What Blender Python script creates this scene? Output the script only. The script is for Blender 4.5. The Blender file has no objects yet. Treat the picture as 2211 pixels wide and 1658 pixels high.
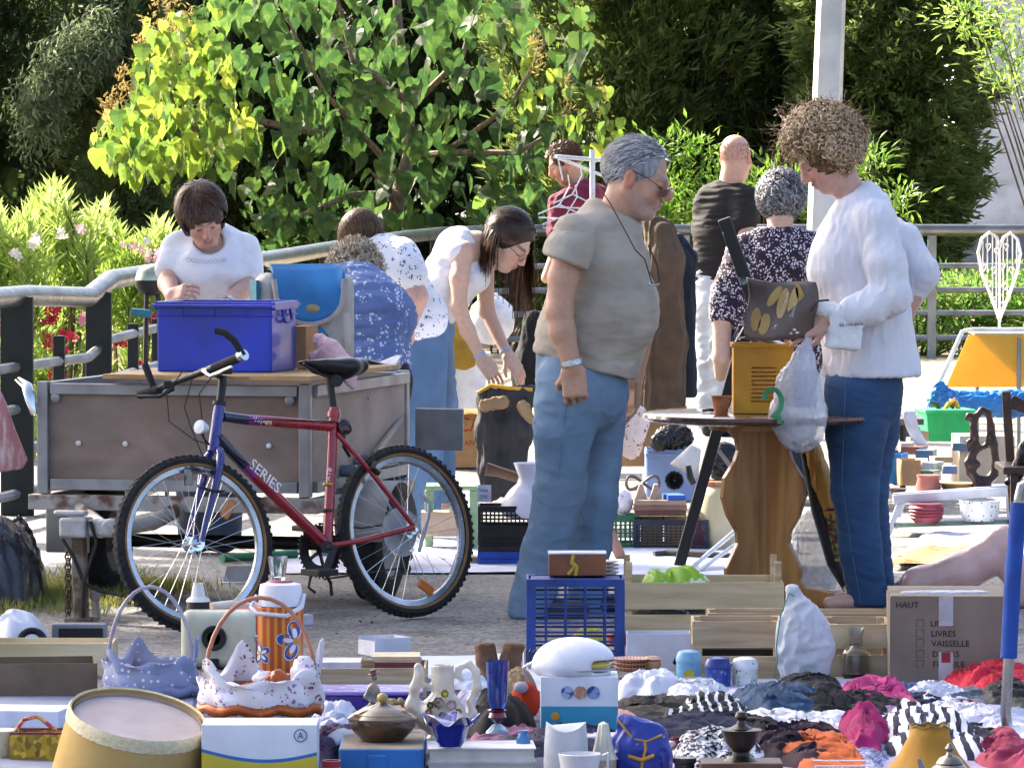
import bpy,bmesh,math,random
import numpy as np
from mathutils import Vector,Matrix,Euler
random.seed(7);RNG=np.random.default_rng(7)
scene=bpy.context.scene
C=scene.collection
# ------------------------------------------------------------------ camera, world, sun, exposure

FPX,CXP,CYP,CAMH=12000.0,1105.5,829.0,1.65
PITCH=math.atan((829.0-334.0)/FPX)
cam=bpy.data.cameras.new('camera');camo=bpy.data.objects.new('camera',cam);C.objects.link(camo)
cam.sensor_width=36.0;cam.lens=36.0*FPX/2211.0;cam.clip_start=0.1;cam.clip_end=600
camo.location=(0,0,CAMH);camo.rotation_euler=(math.pi/2-PITCH,0,0)
scene.camera=camo
SUN=Vector((-0.62,0.50,0.60)).normalized()
world=bpy.data.worlds.new('World');scene.world=world;world.use_nodes=True
wn=world.node_tree.nodes;wl=world.node_tree.links
sky=wn.new('ShaderNodeTexSky');sky.sky_type='NISHITA';sky.sun_disc=False;sky.dust_density=5.5;sky.air_density=.75;sky.ozone_density=.6
sky.sun_elevation=math.asin(SUN.z);sky.sun_rotation=math.atan2(SUN.x,SUN.y)
wl.new(sky.outputs[0],wn['Background'].inputs[0]);wn['Background'].inputs[1].default_value=0.115
sl=bpy.data.lights.new('sun','SUN');sl.energy=5.0;sl.angle=math.radians(0.5);sl.color=(1.0,0.91,0.76)
so=bpy.data.objects.new('sun',sl);C.objects.link(so);so.rotation_euler=SUN.to_track_quat('Z','Y').to_euler();so.location=(-10,10,12)
scene.view_settings.view_transform='Standard';scene.view_settings.look='None'
scene.view_settings.exposure=2.2;scene.view_settings.gamma=1.0;scene.view_settings.use_curve_mapping=False
scene.cycles.use_denoising=True;scene.cycles.max_bounces=5;scene.cycles.adaptive_threshold=.03;scene.cycles.transparent_max_bounces=12
scene.cycles.diffuse_bounces=2;scene.cycles.glossy_bounces=2;scene.cycles.transmission_bounces=5
scene.cycles.caustics_reflective=False;scene.cycles.caustics_refractive=False
# ------------------------------------------------------------------ pixel of the photograph -> place in the world

def ray(px,py):
 u=(CYP-py)/FPX
 return np.array([(px-CXP)/FPX,math.cos(PITCH)+u*math.sin(PITCH),-math.sin(PITCH)+u*math.cos(PITCH)])
def P(px,py,d):
 r=ray(px,py);t=d/r[1]
 return np.array([r[0]*t,d,CAMH+r[2]*t])
def G(px,py,z=0.0):
 r=ray(px,py);t=(z-CAMH)/r[2]
 return np.array([r[0]*t,r[1]*t,z])
def K(d):return d/FPX
# ------------------------------------------------------------------ materials

def col(h):
 if isinstance(h,(tuple,list)):return tuple(h[:3])+(1,)
 h=h.lstrip('#');c=[int(h[i:i+2],16)/255 for i in(0,2,4)]
 return tuple(x/12.92 if x<=0.04045 else((x+0.055)/1.055)**2.4 for x in c)+(1,)
MATS={}
def mat(c1,c2=None,rough=.6,metal=0.0,pat=None,scale=12.0,bump=0.0,bscale=60.0,alpha=1.0,trans=0.0,transl=0.0,coat=0.0,var=.12,stretch=None,thr=.5,attr=None,c3=None,ior=1.45,sheen=0.0,spec=.5,soft=.03,rot=None,tgain=1.0):
 key=str((c1,c2,rough,metal,pat,scale,bump,bscale,alpha,trans,transl,coat,var,stretch,thr,attr,c3,ior,sheen,spec,soft,rot,tgain))
 if key in MATS:return MATS[key]
 m=bpy.data.materials.new('surface_%d'%len(MATS));m.use_nodes=True
 nt=m.node_tree;N=nt.nodes;L=nt.links;b=N['Principled BSDF']
 b.inputs['Roughness'].default_value=rough;b.inputs['Metallic'].default_value=metal
 b.inputs['Transmission Weight'].default_value=trans;b.inputs['IOR'].default_value=ior
 b.inputs['Coat Weight'].default_value=coat;b.inputs['Sheen Weight'].default_value=sheen
 b.inputs['Specular IOR Level'].default_value=spec
 b.inputs['Alpha'].default_value=alpha
 tc=N.new('ShaderNodeTexCoord');mp=N.new('ShaderNodeMapping');L.new(tc.outputs['Object'],mp.inputs[0])
 if stretch:mp.inputs['Scale'].default_value=stretch
 if rot:mp.inputs['Rotation'].default_value=rot
 vec=mp.outputs[0]
 def noise(s,det=4.0,v=None,dist=0.0):
  n=N.new('ShaderNodeTexNoise');n.inputs['Scale'].default_value=s;n.inputs['Detail'].default_value=det
  n.inputs['Distortion'].default_value=dist;L.new(v or vec,n.inputs['Vector']);return n.outputs['Fac']
 def ramp(fac,a,bb,lo,hi):
  r=N.new('ShaderNodeValToRGB');r.color_ramp.elements[0].position=max(0,lo);r.color_ramp.elements[1].position=min(1,max(hi,lo+.001))
  r.color_ramp.elements[0].color=a;r.color_ramp.elements[1].color=bb;L.new(fac,r.inputs[0]);return r.outputs[0]
 def mixc(f,a,bb,mode='MIX'):
  x=N.new('ShaderNodeMix');x.data_type='RGBA';x.blend_type=mode
  for i,q in((0,f),(6,a),(7,bb)):
   if hasattr(q,'links'):L.new(q,x.inputs[i])
   else:x.inputs[i].default_value=q
  return x.outputs[2]
 A=col(c1);Bc=col(c2)if c2 else tuple(max(0,x*(1-2.2*var))for x in A[:3])+(1,)
 if attr:
  at=N.new('ShaderNodeAttribute');at.attribute_name=attr
  out=mixc(ramp(noise(scale),(1-var,)*3+(1,),(1,1,1,1),.3,.7),at.outputs['Color'],(0,0,0,1))
  out=mixc(1.0,at.outputs['Color'],ramp(noise(scale),(1-2*var,)*3+(1,),(1,1,1,1),.3,.7),'MULTIPLY')
 elif pat is None:
  out=ramp(noise(scale),Bc,A,.32,.62)
 elif pat=='flat':
  out=None;b.inputs['Base Color'].default_value=A
 elif pat in('stripes','rings'):
  w=N.new('ShaderNodeTexWave');w.inputs['Scale'].default_value=scale;w.bands_direction={0:'X',1:'Y',2:'Z'}[stretch_axis(stretch)]
  w.inputs['Distortion'].default_value=1.2 if pat=='rings' else .15;w.inputs['Detail Scale'].default_value=.6
  mp.inputs['Scale'].default_value=(1,1,1);L.new(vec,w.inputs['Vector'])
  out=ramp(w.outputs['Fac'],A,Bc,thr-soft,thr+soft)
 elif pat=='dots':
  v=N.new('ShaderNodeTexVoronoi');v.inputs['Scale'].default_value=scale;v.inputs['Randomness'].default_value=.55;L.new(vec,v.inputs['Vector'])
  out=ramp(v.outputs['Distance'],Bc,A,thr-soft,thr+soft)
 elif pat=='blotch':
  out=ramp(noise(scale,3),A,Bc,thr-soft,thr+soft)
 elif pat=='wood':
  n1=noise(scale,5,dist=.4);out=ramp(n1,Bc,A,.35,.65)
 elif pat=='floral':
  v=N.new('ShaderNodeTexVoronoi');v.inputs['Scale'].default_value=scale;L.new(vec,v.inputs['Vector'])
  v2=N.new('ShaderNodeTexVoronoi');v2 .inputs['Scale'].default_value=scale*3.2;L.new(vec,v2 .inputs['Vector'])
  s=N.new('ShaderNodeMath');s.operation='MULTIPLY';
  r1=ramp(v.outputs['Distance'],(1,1,1,1),(0,0,0,1),thr-.03,thr+.06)
  r2=ramp(v2 .outputs['Distance'],(1,1,1,1),(0,0,0,1),.38,.46)
  L.new(r1,s.inputs[0]);L.new(r2,s.inputs[1])
  tgt=Bc if not c3 else mixc(ramp(noise(scale*.6),(0,0,0,1),(1,1,1,1),.48,.52),Bc,col(c3))
  out=mixc(s.outputs[0],A,tgt)
 elif pat=='leafy':
  v=N.new('ShaderNodeTexVoronoi');v.inputs['Scale'].default_value=scale;L.new(vec,v.inputs['Vector'])
  x=N.new('ShaderNodeSeparateColor');L.new(v.outputs['Color'],x.inputs[0])
  r=N.new('ShaderNodeValToRGB');r.color_ramp.interpolation='LINEAR';e=r.color_ramp.elements
  e[0].color=A;e[1].color=col(c3)if c3 else Bc;e.new(.5).color=Bc;L.new(x.outputs[0],r.inputs[0]);out=r.outputs[0]
 if out is not None:
  if pat not in(None,'flat')and not attr:
   out=mixc(1.0,out,ramp(noise(7.0 if pat!='wood' else 3.0),(1-var,)*3+(1,),(1,1,1,1),.3,.7),'MULTIPLY')
  if not transl and not attr:out=mixc(1.0,out,ramp(noise(2.6,6.0,dist=.6),(.78,.77,.75,1),(1.04,1.04,1.04,1),.36,.6),'MULTIPLY')
  L.new(out,b.inputs['Base Color'])
 if metal<.9 and trans==0 and rough>.12:
  mr=N.new('ShaderNodeMapRange');mr.inputs['To Min'].default_value=max(.05,rough-.14);mr.inputs['To Max'].default_value=min(1,rough+.14);L.new(noise(18,5),mr.inputs['Value']);L.new(mr.outputs[0],b.inputs['Roughness'])
 if bump:
  bp=N.new('ShaderNodeBump');bp.inputs['Strength'].default_value=bump;bp.inputs['Distance'].default_value=.01
  L.new(noise(bscale,5),bp.inputs['Height']);L.new(bp.outputs[0],b.inputs['Normal'])
 if transl:
  t=N.new('ShaderNodeBsdfTranslucent');mx=N.new('ShaderNodeMixShader');mx.inputs[0].default_value=transl
  if out is not None:
   hs=N.new('ShaderNodeHueSaturation');hs.inputs['Value'].default_value=tgain;L.new(out,hs.inputs['Color']);L.new(hs.outputs[0],t.inputs[0])
  else:t.inputs[0].default_value=A
  L.new(b.outputs[0],mx.inputs[1]);L.new(t.outputs[0],mx.inputs[2]);L.new(mx.outputs[0],N['Material Output'].inputs[0])
 if alpha<1 or trans>0:m.blend_method='HASHED' if hasattr(m,'blend_method')else None
 MATS[key]=m
 return m
def stretch_axis(s):return int(s)if isinstance(s,(int,float))else 0
_old_mat=mat
def stripes(c1,c2,axis,scale,thr=.5,**k):
 k.setdefault('pat','stripes');return _stripe(c1,c2,axis,scale,thr,**k)
def _stripe(c1,c2,axis,scale,thr,**k):
 key=('stripe',c1,c2,axis,scale,thr,str(k))
 if key in MATS:return MATS[key]
 m=bpy.data.materials.new('surface_%d'%len(MATS));m.use_nodes=True;N=m.node_tree.nodes;L=m.node_tree.links;b=N['Principled BSDF']
 tc=N.new('ShaderNodeTexCoord');w=N.new('ShaderNodeTexWave');w.bands_direction='XYZ'[axis];w.inputs['Scale'].default_value=scale
 w.inputs['Distortion'].default_value=k.get('wob',.6);w.inputs['Detail Scale'].default_value=1.0
 L.new(tc.outputs['Object'],w.inputs['Vector']);r=N.new('ShaderNodeValToRGB');e=r.color_ramp.elements
 e[0].position=thr-.05;e[1].position=thr+.05;e[0].color=col(c1);e[1].color=col(c2)
 L.new(w.outputs['Fac'],r.inputs[0]);L.new(r.outputs[0],b.inputs['Base Color']);b.inputs['Roughness'].default_value=k.get('rough',.8)
 MATS[key]=m;return m
# ------------------------------------------------------------------ mesh building

def link(o,parent=None):
 C.objects.link(o)
 if parent is not None:o.parent=parent
 return o
def mkmesh(name,V,F,smooth=False):
 me=bpy.data.meshes.new(name)
 V=np.asarray(V,dtype=np.float32)
 if isinstance(F,np.ndarray):
  n,k=F.shape
  me.vertices.add(len(V));me.vertices.foreach_set('co',V.ravel())
  me.loops.add(n*k);me.loops.foreach_set('vertex_index',F.astype(np.int32).ravel())
  me.polygons.add(n);me.polygons.foreach_set('loop_start',np.arange(0,n*k,k,dtype=np.int32))
  me.polygons.foreach_set('use_smooth',np.full(n,smooth));me.update(calc_edges=True)
 else:
  me.from_pydata(V.tolist(),[],F);me.update()
  me.polygons.foreach_set('use_smooth',np.full(len(me.polygons),smooth))
 return me
def tag(o,label=None,cat=None,group=None,kind=None):
 if label:o['label']=label
 if cat:o['category']=cat
 if group:o['group']=group
 if kind:o['kind']=kind
 return o
def T(name,label,cat,loc,rz=0.0,group=None):
 o=bpy.data.objects.new(name,None);C.objects.link(o);o.empty_display_size=.05
 o.location=tuple(float(x)for x in loc);o.rotation_euler=(0,0,rz)
 return tag(o,label,cat,group)
def frame(z,x=None):
 z=Vector(z).normalized();x=Vector(x)if x is not None else(Vector((1,0,0))if abs(z.x)<.9 else Vector((0,1,0)))
 x=(x-z*x.dot(z)).normalized();y=z.cross(x)
 return Matrix((x,y,z)).transposed()
class B:
 def __init__(s):s.v=[];s.f=[]
 def add(s,vs,fs):
  n=len(s.v);s.v+=[tuple(float(c)for c in p)for p in vs];s.f+=[tuple(i+n for i in f)for f in fs];return s
 def box(s,c,size,R=None,taper=1.0):
  hx,hy,hz=[x/2 for x in size];c=Vector(c);R=R or Matrix.Identity(3)
  if isinstance(R,(int,float)):R=Matrix.Rotation(R,3,'Z')
  vs=[]
  for z,k in((-hz,1.0),(hz,taper)):
   for x,y in((-hx,-hy),(hx,-hy),(hx,hy),(-hx,hy)):vs.append(c+R@Vector((x*k,y*k,z)))
  return s.add(vs,[(3,2,1,0),(4,5,6,7),(0,1,5,4),(1,2,6,5),(2,3,7,6),(3,0,4,7)])
 def bar(s,a,b,w,t,side=None):
  a=Vector(a);b=Vector(b);R=frame(b-a,side);return s.box((a+b)/2,(w,t,(b-a).length),R)
 def cyl(s,a,b,ra,rb=None,n=12,cap=True):
  a=Vector(a);b=Vector(b);rb=ra if rb is None else rb;R=frame(b-a);vs=[]
  for p,r in((a,ra),(b,rb)):
   for i in range(n):
    t=2*math.pi*i/n;vs.append(p+R@Vector((r*math.cos(t),r*math.sin(t),0)))
  fs=[(i,(i+1)%n,n+(i+1)%n,n+i)for i in range(n)]
  if cap:fs+=[tuple(range(n-1,-1,-1)),tuple(range(n,2*n))]
  return s.add(vs,fs)
 def tube(s,path,r,n=8,closed=False,cap=True,flat=1.0):
  p=[Vector(q)for q in path];m=len(p);rs=r if isinstance(r,(list,tuple))else[r]*m
  vs=[];x=None
  for i in range(m):
   d=(p[(i+1)%m]-p[i-1])if closed else(p[min(i+1,m-1)]-p[max(i-1,0)])
   if d.length<1e-9:d=Vector((0,0,1))
   d.normalize();x=(x-d*x.dot(d))if x is not None else(Vector((1,0,0))if abs(d.x)<.9 else Vector((0,0,1)))
   if x.length<1e-6:x=d.orthogonal()
   x=(x-d*x.dot(d)).normalized();y=d.cross(x)
   for j in range(n):
    t=2*math.pi*j/n;vs.append(p[i]+x*(rs[i]*math.cos(t))+y*(rs[i]*flat*math.sin(t)))
  fs=[]
  for i in range(m if closed else m-1):
   k=(i+1)%m
   for j in range(n):fs.append((i*n+j,i*n+(j+1)%n,k*n+(j+1)%n,k*n+j))
  if cap and not closed:fs+=[tuple(range(n-1,-1,-1)),tuple(range((m-1)*n,m*n))]
  return s.add(vs,fs)
 def lathe(s,prof,c=(0,0,0),n=28,R=None,wave=None,cap=True,sx=1.0,sy=1.0):
  c=Vector(c);R=R or Matrix.Identity(3);vs=[]
  for i,(r,z)in enumerate(prof):
   for j in range(n):
    t=2*math.pi*j/n;q=r;dz=0
    if wave:q,dz=wave(i,t,r)
    vs.append(c+R@Vector((q*math.cos(t)*sx,q*math.sin(t)*sy,z+dz)))
  m=len(prof);fs=[]
  for i in range(m-1):
   for j in range(n):fs.append((i*n+j,i*n+(j+1)%n,(i+1)*n+(j+1)%n,(i+1)*n+j))
  if cap:
   if prof[0][0]>1e-5:fs.append(tuple(range(n-1,-1,-1)))
   if prof[-1][0]>1e-5:fs.append(tuple(range((m-1)*n,m*n)))
  return s.add(vs,fs)
 def prism(s,pts,o,u,w,thick):
  o=Vector(o);u=Vector(u).normalized();w=Vector(w).normalized();nrm=u.cross(w).normalized();n=len(pts)
  vs=[o+u*a+w*b-nrm*thick/2 for a,b in pts]+[o+u*a+w*b+nrm*thick/2 for a,b in pts]
  fs=[tuple(range(n-1,-1,-1)),tuple(range(n,2*n))]+[(i,(i+1)%n,n+(i+1)%n,n+i)for i in range(n)]
  return s.add(vs,fs)
 def grid(s,fn,nu,nv,closed_u=False):
  vs=[fn(i/(nu if closed_u else nu-1),j/(nv-1))for j in range(nv)for i in range(nu)];fs=[]
  for j in range(nv-1):
   for i in range(nu if closed_u else nu-1):
    k=(i+1)%nu;fs.append((j*nu+i,j*nu+k,(j+1)*nu+k,(j+1)*nu+i))
  return s.add(vs,fs)
 def xf(s,M):
  s.v=[tuple(M@Vector(p))for p in s.v];return s
 def build(s,name,m,parent=None,smooth=False,bev=0.0,world=False,sub=0,solid=0.0,seg=2):
  v=s.v
  if world and parent is not None:
   l=parent.location;q=parent.parent
   while q is not None:l=l+q.location;q=q.parent
   v=[(p[0]-l[0],p[1]-l[1],p[2]-l[2])for p in v]
  me=mkmesh(name,v,s.f,smooth);me.materials.append(m)
  o=link(bpy.data.objects.new(name,me),parent)
  if smooth and sub==0:
   try:me.set_sharp_from_angle(angle=math.radians(42))
   except Exception:pass
  if solid:md=o.modifiers.new('thickness','SOLIDIFY');md.thickness=solid;md.offset=0
  if bev:md=o.modifiers.new('bevel','BEVEL');md.width=bev;md.segments=seg;md.limit_method='ANGLE';md.angle_limit=math.radians(40)
  if sub:md=o.modifiers.new('smooth','SUBSURF');md.levels=sub;md.render_levels=sub
  return o
def thing(name,b,m,label,cat,loc=(0,0,0),group=None,smooth=False,bev=0.0,sub=0,solid=0.0,rz=0.0):
 o=b.build(name,m,None,smooth,bev,sub=sub,solid=solid);o.location=tuple(float(x)for x in loc);o.rotation_euler=(0,0,rz)
 return tag(o,label,cat,group)
def copy_tree(o,parent=None):
 c=o.copy();C.objects.link(c);c.parent=parent
 for ch in list(o.children):copy_tree(ch,c)
 return c
def text(s,size,m,parent,loc,R=None,align='LEFT',name='lettering',extrude=.0006,sx=1.0):
 cu=bpy.data.curves.new('txt','FONT');cu.body=s;cu.size=size;cu.extrude=extrude;cu.align_x=align;cu.resolution_u=2
 o=bpy.data.objects.new('txt',cu);C.objects.link(o);dg=bpy.context.evaluated_depsgraph_get()
 me=bpy.data.meshes.new_from_object(o.evaluated_get(dg));bpy.data.objects.remove(o);bpy.data.curves.remove(cu)
 me.name=name;me.materials.clear();me.materials.append(m);r=link(bpy.data.objects.new(name,me),parent)
 R=(R or Matrix.Identity(3))@Matrix.Diagonal((sx,1,1))
 r.matrix_local=Matrix.Translation(Vector(loc))@R.to_4x4();return r
FACE=Matrix(((1,0,0),(0,0,-1),(0,1,0)))
def RZ(a):return Matrix.Rotation(a,3,'Z')
# ------------------------------------------------------------------ blended solids (distance fields turned into one continuous mesh)

def wob(p,s,seed=0):
 r=np.random.default_rng(seed);out=np.zeros(len(p))
 q=p*s
 for k in range(5):
  a=r.normal(size=3)*(1+.55*k);b=r.normal(size=3)*(1+.5*k);ph=r.uniform(0,6.28,2)
  out+=np.sin(q@a+1.7*np.sin(q@b+ph[0])+ph[1])/(1+.6*k)
 return out/2.6
class S:
 def __init__(s,h=.006):s.h=h;s.p=[]
 def cap(s,a,b,ra,rb=None,k=.02,op='u',side=None,flat=1.0):
  a=np.array(a,float);b=np.array(b,float);rb=ra if rb is None else rb;m=max(ra,rb)*max(1,flat)
  s.p.append(('c',(a,b,ra,rb,None if side is None else np.array(Vector(side).normalized()),flat),np.minimum(a,b)-m,np.maximum(a,b)+m,k,op));return s
 def chain(s,pts,k=.02,**kw):
  for(a,ra),(b,rb)in zip(pts[:-1],pts[1:]):s.cap(a,b,ra,rb,k,**kw)
  return s
 def ell(s,c,r,R=None,k=.02,op='u'):
  c=np.array(c,float);r=np.array(r,float);m=r.max()
  s.p.append(('e',(c,r,None if R is None else np.array(R)),c-m,c+m,k,op));return s
 def box(s,c,r,R=None,k=.01,rnd=.01,op='u'):
  c=np.array(c,float);r=np.array(r,float);m=np.linalg.norm(r)
  s.p.append(('b',(c,r,None if R is None else np.array(R),rnd),c-m,c+m,k,op));return s
 def plane(s,p,n,k=.01):
  s.p.append(('p',(np.array(p,float),np.array(Vector(n).normalized())),None,None,k,'s'));return s
 def mesh(s):
  lo=np.min([q[2]for q in s.p if q[2]is not None and q[5]=='u'],axis=0)-4*s.h
  hi=np.max([q[3]for q in s.p if q[3]is not None and q[5]=='u'],axis=0)+4*s.h
  n=np.ceil((hi-lo)/s.h).astype(int)+1
  ax=[(lo[i]+s.h*np.arange(n[i])).astype(np.float32)for i in range(3)]
  d=np.full(n,.3,dtype=np.float32)
  for kind,D,l,h_,k,op in s.p:
   if l is None:sl=[slice(0,n[i])for i in range(3)]
   else:
    mg=k+3*s.h
    i0=np.clip(np.floor((l-mg-lo)/s.h).astype(int),0,n);i1=np.clip(np.ceil((h_+mg-lo)/s.h).astype(int)+1,0,n)
    sl=[slice(i0[i],i1[i])for i in range(3)]
   X=ax[0][sl[0]][:,None,None];Y=ax[1][sl[1]][None,:,None];Z=ax[2][sl[2]][None,None,:]
   if kind=='c':
    a,b,ra,rb,side,flat=D;ab=b-a;L2=max(1e-9,ab@ab)
    px,py,pz=X-a[0],Y-a[1],Z-a[2]
    t=np.clip((px*ab[0]+py*ab[1]+pz*ab[2])/L2,0,1)
    qx,qy,qz=px-t*ab[0],py-t*ab[1],pz-t*ab[2]
    q2=qx*qx+qy*qy+qz*qz
    if side is not None:
     u=qx*side[0]+qy*side[1]+qz*side[2];q2=q2-u*u+(u/flat)**2
    v=np.sqrt(np.maximum(q2,0))-(ra+(rb-ra)*t)
   elif kind=='p':
    p0,nn=D;v=-((X-p0[0])*nn[0]+(Y-p0[1])*nn[1]+(Z-p0[2])*nn[2])
   else:
    c,r,R=D[0],D[1],D[2];x,y,z=X-c[0],Y-c[1],Z-c[2]
    if R is not None:x,y,z=[x*R[0][i]+y*R[1][i]+z*R[2][i]for i in range(3)]
    if kind=='e':
     q=np.sqrt((x/r[0])**2+(y/r[1])**2+(z/r[2])**2);g=np.sqrt((x/r[0]**2)**2+(y/r[1]**2)**2+(z/r[2]**2)**2)
     v=q*(q-1)/np.maximum(g,1e-6)
    else:
     rn=D[3];ex,ey,ez=np.abs(x)-r[0]+rn,np.abs(y)-r[1]+rn,np.abs(z)-r[2]+rn
     v=np.sqrt(np.maximum(ex,0)**2+np.maximum(ey,0)**2+np.maximum(ez,0)**2)+np.minimum(np.maximum(ex,np.maximum(ey,ez)),0)-rn
   o=d[sl[0],sl[1],sl[2]]
   if op=='u':
    hh=np.maximum(k-np.abs(o-v),0)/k;r_=np.minimum(o,v)-hh*hh*k*.25
   else:
    w=-v;hh=np.maximum(k-np.abs(o-w),0)/k;r_=np.maximum(o,w)+hh*hh*k*.25
   d[sl[0],sl[1],sl[2]]=r_
  return nets(d,lo,s.h)
 def build(s,name,m,parent=None,world=True,fold=None,colour=None,disp=None):
  V,F=s.mesh()
  if fold:
   nr=vnormals(V,F)
   for a,sc,sd in fold:
    w_=wob(V*(np.array(sc)if isinstance(sc,tuple)else 1.0),1.0 if isinstance(sc,tuple)else sc,sd)
    V=V+nr*(a*(.35*w_+1.5*(.38-np.abs(w_))))[:,None]
  if disp is not None:V=disp(V,vnormals(V,F))
  W=V
  if world and parent is not None:
   l=np.array(parent.location)
   q=parent.parent
   while q is not None:l=l+np.array(q.location);q=q.parent
   W=V-l
  me=mkmesh(name,W,F,True);me.materials.append(m)
  if colour is not None:
   cc=colour(V);a=me.attributes.new('tint','FLOAT_COLOR','POINT')
   a.data.foreach_set('color',np.concatenate([cc,np.ones((len(cc),1))],1).astype(np.float32).ravel())
  return link(bpy.data.objects.new(name,me),parent)
def vnormals(V,F):
 n=np.cross(V[F[:,2]]-V[F[:,0]],V[F[:,3]]-V[F[:,1]]);o=np.zeros_like(V)
 for i in range(4):np.add.at(o,F[:,i],n)
 return o/np.maximum(np.linalg.norm(o,axis=1,keepdims=True),1e-9)
def nets(d,lo,h):
 ins=d<0;nx,ny,nz=d.shape
 c=np.zeros((nx-1,ny-1,nz-1),np.int8);cor=[(i,j,k)for i in(0,1)for j in(0,1)for k in(0,1)]
 for i,j,k in cor:c+=ins[i:nx-1+i,j:ny-1+j,k:nz-1+k]
 act=(c>0)&(c<8);idx=np.argwhere(act);N=len(idx)
 val=np.stack([d[idx[:,0]+i,idx[:,1]+j,idx[:,2]+k]for i,j,k in cor],1)
 acc=np.zeros((N,3));cnt=np.zeros(N)
 for a in range(8):
  for b in range(a+1,8):
   ca,cb=np.array(cor[a]),np.array(cor[b])
   if np.abs(ca-cb).sum()!=1:continue
   va,vb=val[:,a],val[:,b];m=(va<0)!=(vb<0);t=np.where(m,va/np.where(m,va-vb,1),0)
   acc+=np.where(m[:,None],ca+t[:,None]*(cb-ca),0);cnt+=m
 V=lo+h*(idx+acc/np.maximum(cnt,1)[:,None])
 mp=np.full(act.shape,-1,np.int64);mp[act]=np.arange(N);Fs=[]
 for ax in range(3):
  sl0=[slice(1,-1)]*3;sl0[ax]=slice(0,-1);sl1=list(sl0);sl1[ax]=slice(1,None)
  e=ins[tuple(sl0)]!=ins[tuple(sl1)];q=np.argwhere(e);off=np.array([1,1,1]);off[ax]=0;q=q+off
  s0=ins[q[:,0],q[:,1],q[:,2]];u,v=(ax+1)%3,(ax+2)%3
  du=np.zeros(3,int);du[u]=1;dv=np.zeros(3,int);dv[v]=1
  g=lambda w:mp[w[:,0],w[:,1],w[:,2]]
  f=np.stack([g(q-du-dv),g(q-dv),g(q),g(q-du)],1)
  f[~s0]=f[~s0][:,::-1];Fs.append(f)
 F=np.concatenate(Fs);F=F[(F>=0).all(1)]
 return V,F
# ------------------------------------------------------------------ clouds of leaf-sized faces

def leafquads(pos,axis,nrm,L,W,fold=.25):
 ax=axis/np.maximum(np.linalg.norm(axis,axis=1,keepdims=True),1e-9);sd=np.cross(ax,nrm);sd/=np.maximum(np.linalg.norm(sd,axis=1,keepdims=True),1e-9)
 n2=np.cross(sd,ax);L=np.broadcast_to(np.asarray(L,float),(len(pos),))[:,None];W=np.broadcast_to(np.asarray(W,float),(len(pos),))[:,None]
 a=pos;b=pos+ax*L*.45+sd*W*.5+n2*W*fold;c=pos+ax*L;e=pos+ax*L*.45-sd*W*.5+n2*W*fold
 V=np.stack([a,b,c,e],1).reshape(-1,3);F=np.arange(len(pos)*4).reshape(-1,4)
 return V,F
def rnd_dir(n):v=RNG.normal(size=(n,3));return v/np.linalg.norm(v,axis=1,keepdims=True)
def npobj(name,V,F,m,parent=None,smooth=False):
 if parent is not None:V=V-np.array(parent.location)
 me=mkmesh(name,V,F,smooth);me.materials.append(m);return link(bpy.data.objects.new(name,me),parent)
# ------------------------------------------------------------------ ground

def asphalt():
 m=bpy.data.materials.new('asphalt');m.use_nodes=True;N=m.node_tree.nodes;L=m.node_tree.links;b=N['Principled BSDF']
 tc=N.new('ShaderNodeTexCoord');b.inputs['Roughness'].default_value=.9
 def nz(s,d):n=N.new('ShaderNodeTexNoise');n.inputs['Scale'].default_value=s;n.inputs['Detail'].default_value=d;L.new(tc.outputs['Object'],n.inputs[0]);return n.outputs['Fac']
 def rp(f,a,c,lo,hi):r=N.new('ShaderNodeValToRGB');e=r.color_ramp.elements;e[0].position=lo;e[1].position=hi;e[0].color=a+(1,);e[1].color=c+(1,);L.new(f,r.inputs[0]);return r.outputs[0]
 def mx(a,c,mode,f=1.0):x=N.new('ShaderNodeMix');x.data_type='RGBA';x.blend_type=mode;x.inputs[0].default_value=f;L.new(a,x.inputs[6]);L.new(c,x.inputs[7]);return x.outputs[2]
 v=N.new('ShaderNodeTexVoronoi');v.inputs['Scale'].default_value=75;L.new(tc.outputs['Object'],v.inputs[0])
 sp=N.new('ShaderNodeSeparateColor');L.new(v.outputs['Color'],sp.inputs[0])
 stone=rp(sp.outputs[0],(.11,.11,.115),(.30,.29,.28),.1,.95)
 big=rp(nz(1.1,4),(.72,.72,.74),(1.1,1.08,1.02),.35,.65)
 out=mx(stone,big,'MULTIPLY');st=rp(nz(2.7,7),(.62,.6,.58),(1,1,1),.36,.46);out=mx(out,st,'MULTIPLY');fine=rp(nz(240,3),(.7,.7,.7),(1.15,1.15,1.15),.35,.65);out=mx(out,fine,'MULTIPLY',.7)
 L.new(out,b.inputs['Base Color'])
 bp=N.new('ShaderNodeBump');bp.inputs['Strength'].default_value=.5;bp.inputs['Distance'].default_value=.006;L.new(v.outputs['Distance'],bp.inputs['Height']);L.new(bp.outputs[0],b.inputs['Normal'])
 return m
b=B();b.add([(-200,-60,0),(200,-60,0),(200,320,0),(-200,320,0)],[(0,1,2,3)])
o=b.build('ground',asphalt());tag(o,kind='structure')
gravel=mat('#b8a888','#8d8068',pat='leafy',scale=45,c3='#d8cdb4',rough=.95,bump=.4,bscale=90)
b=B();b.add([(-60,34,.004),(60,34,.004),(60,46.2,.004),(-60,46.2,.004)],[(0,1,2,3)])
tag(b.build('gravel_path',gravel),kind='structure')
soil=mat('#5b4c38','#3a3324',scale=6,rough=.95)
b=B();pts=[G(2900,766),G(1000,766),G(700,800),G(430,850),G(230,925),G(60,985),G(-500,1010)]
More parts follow.
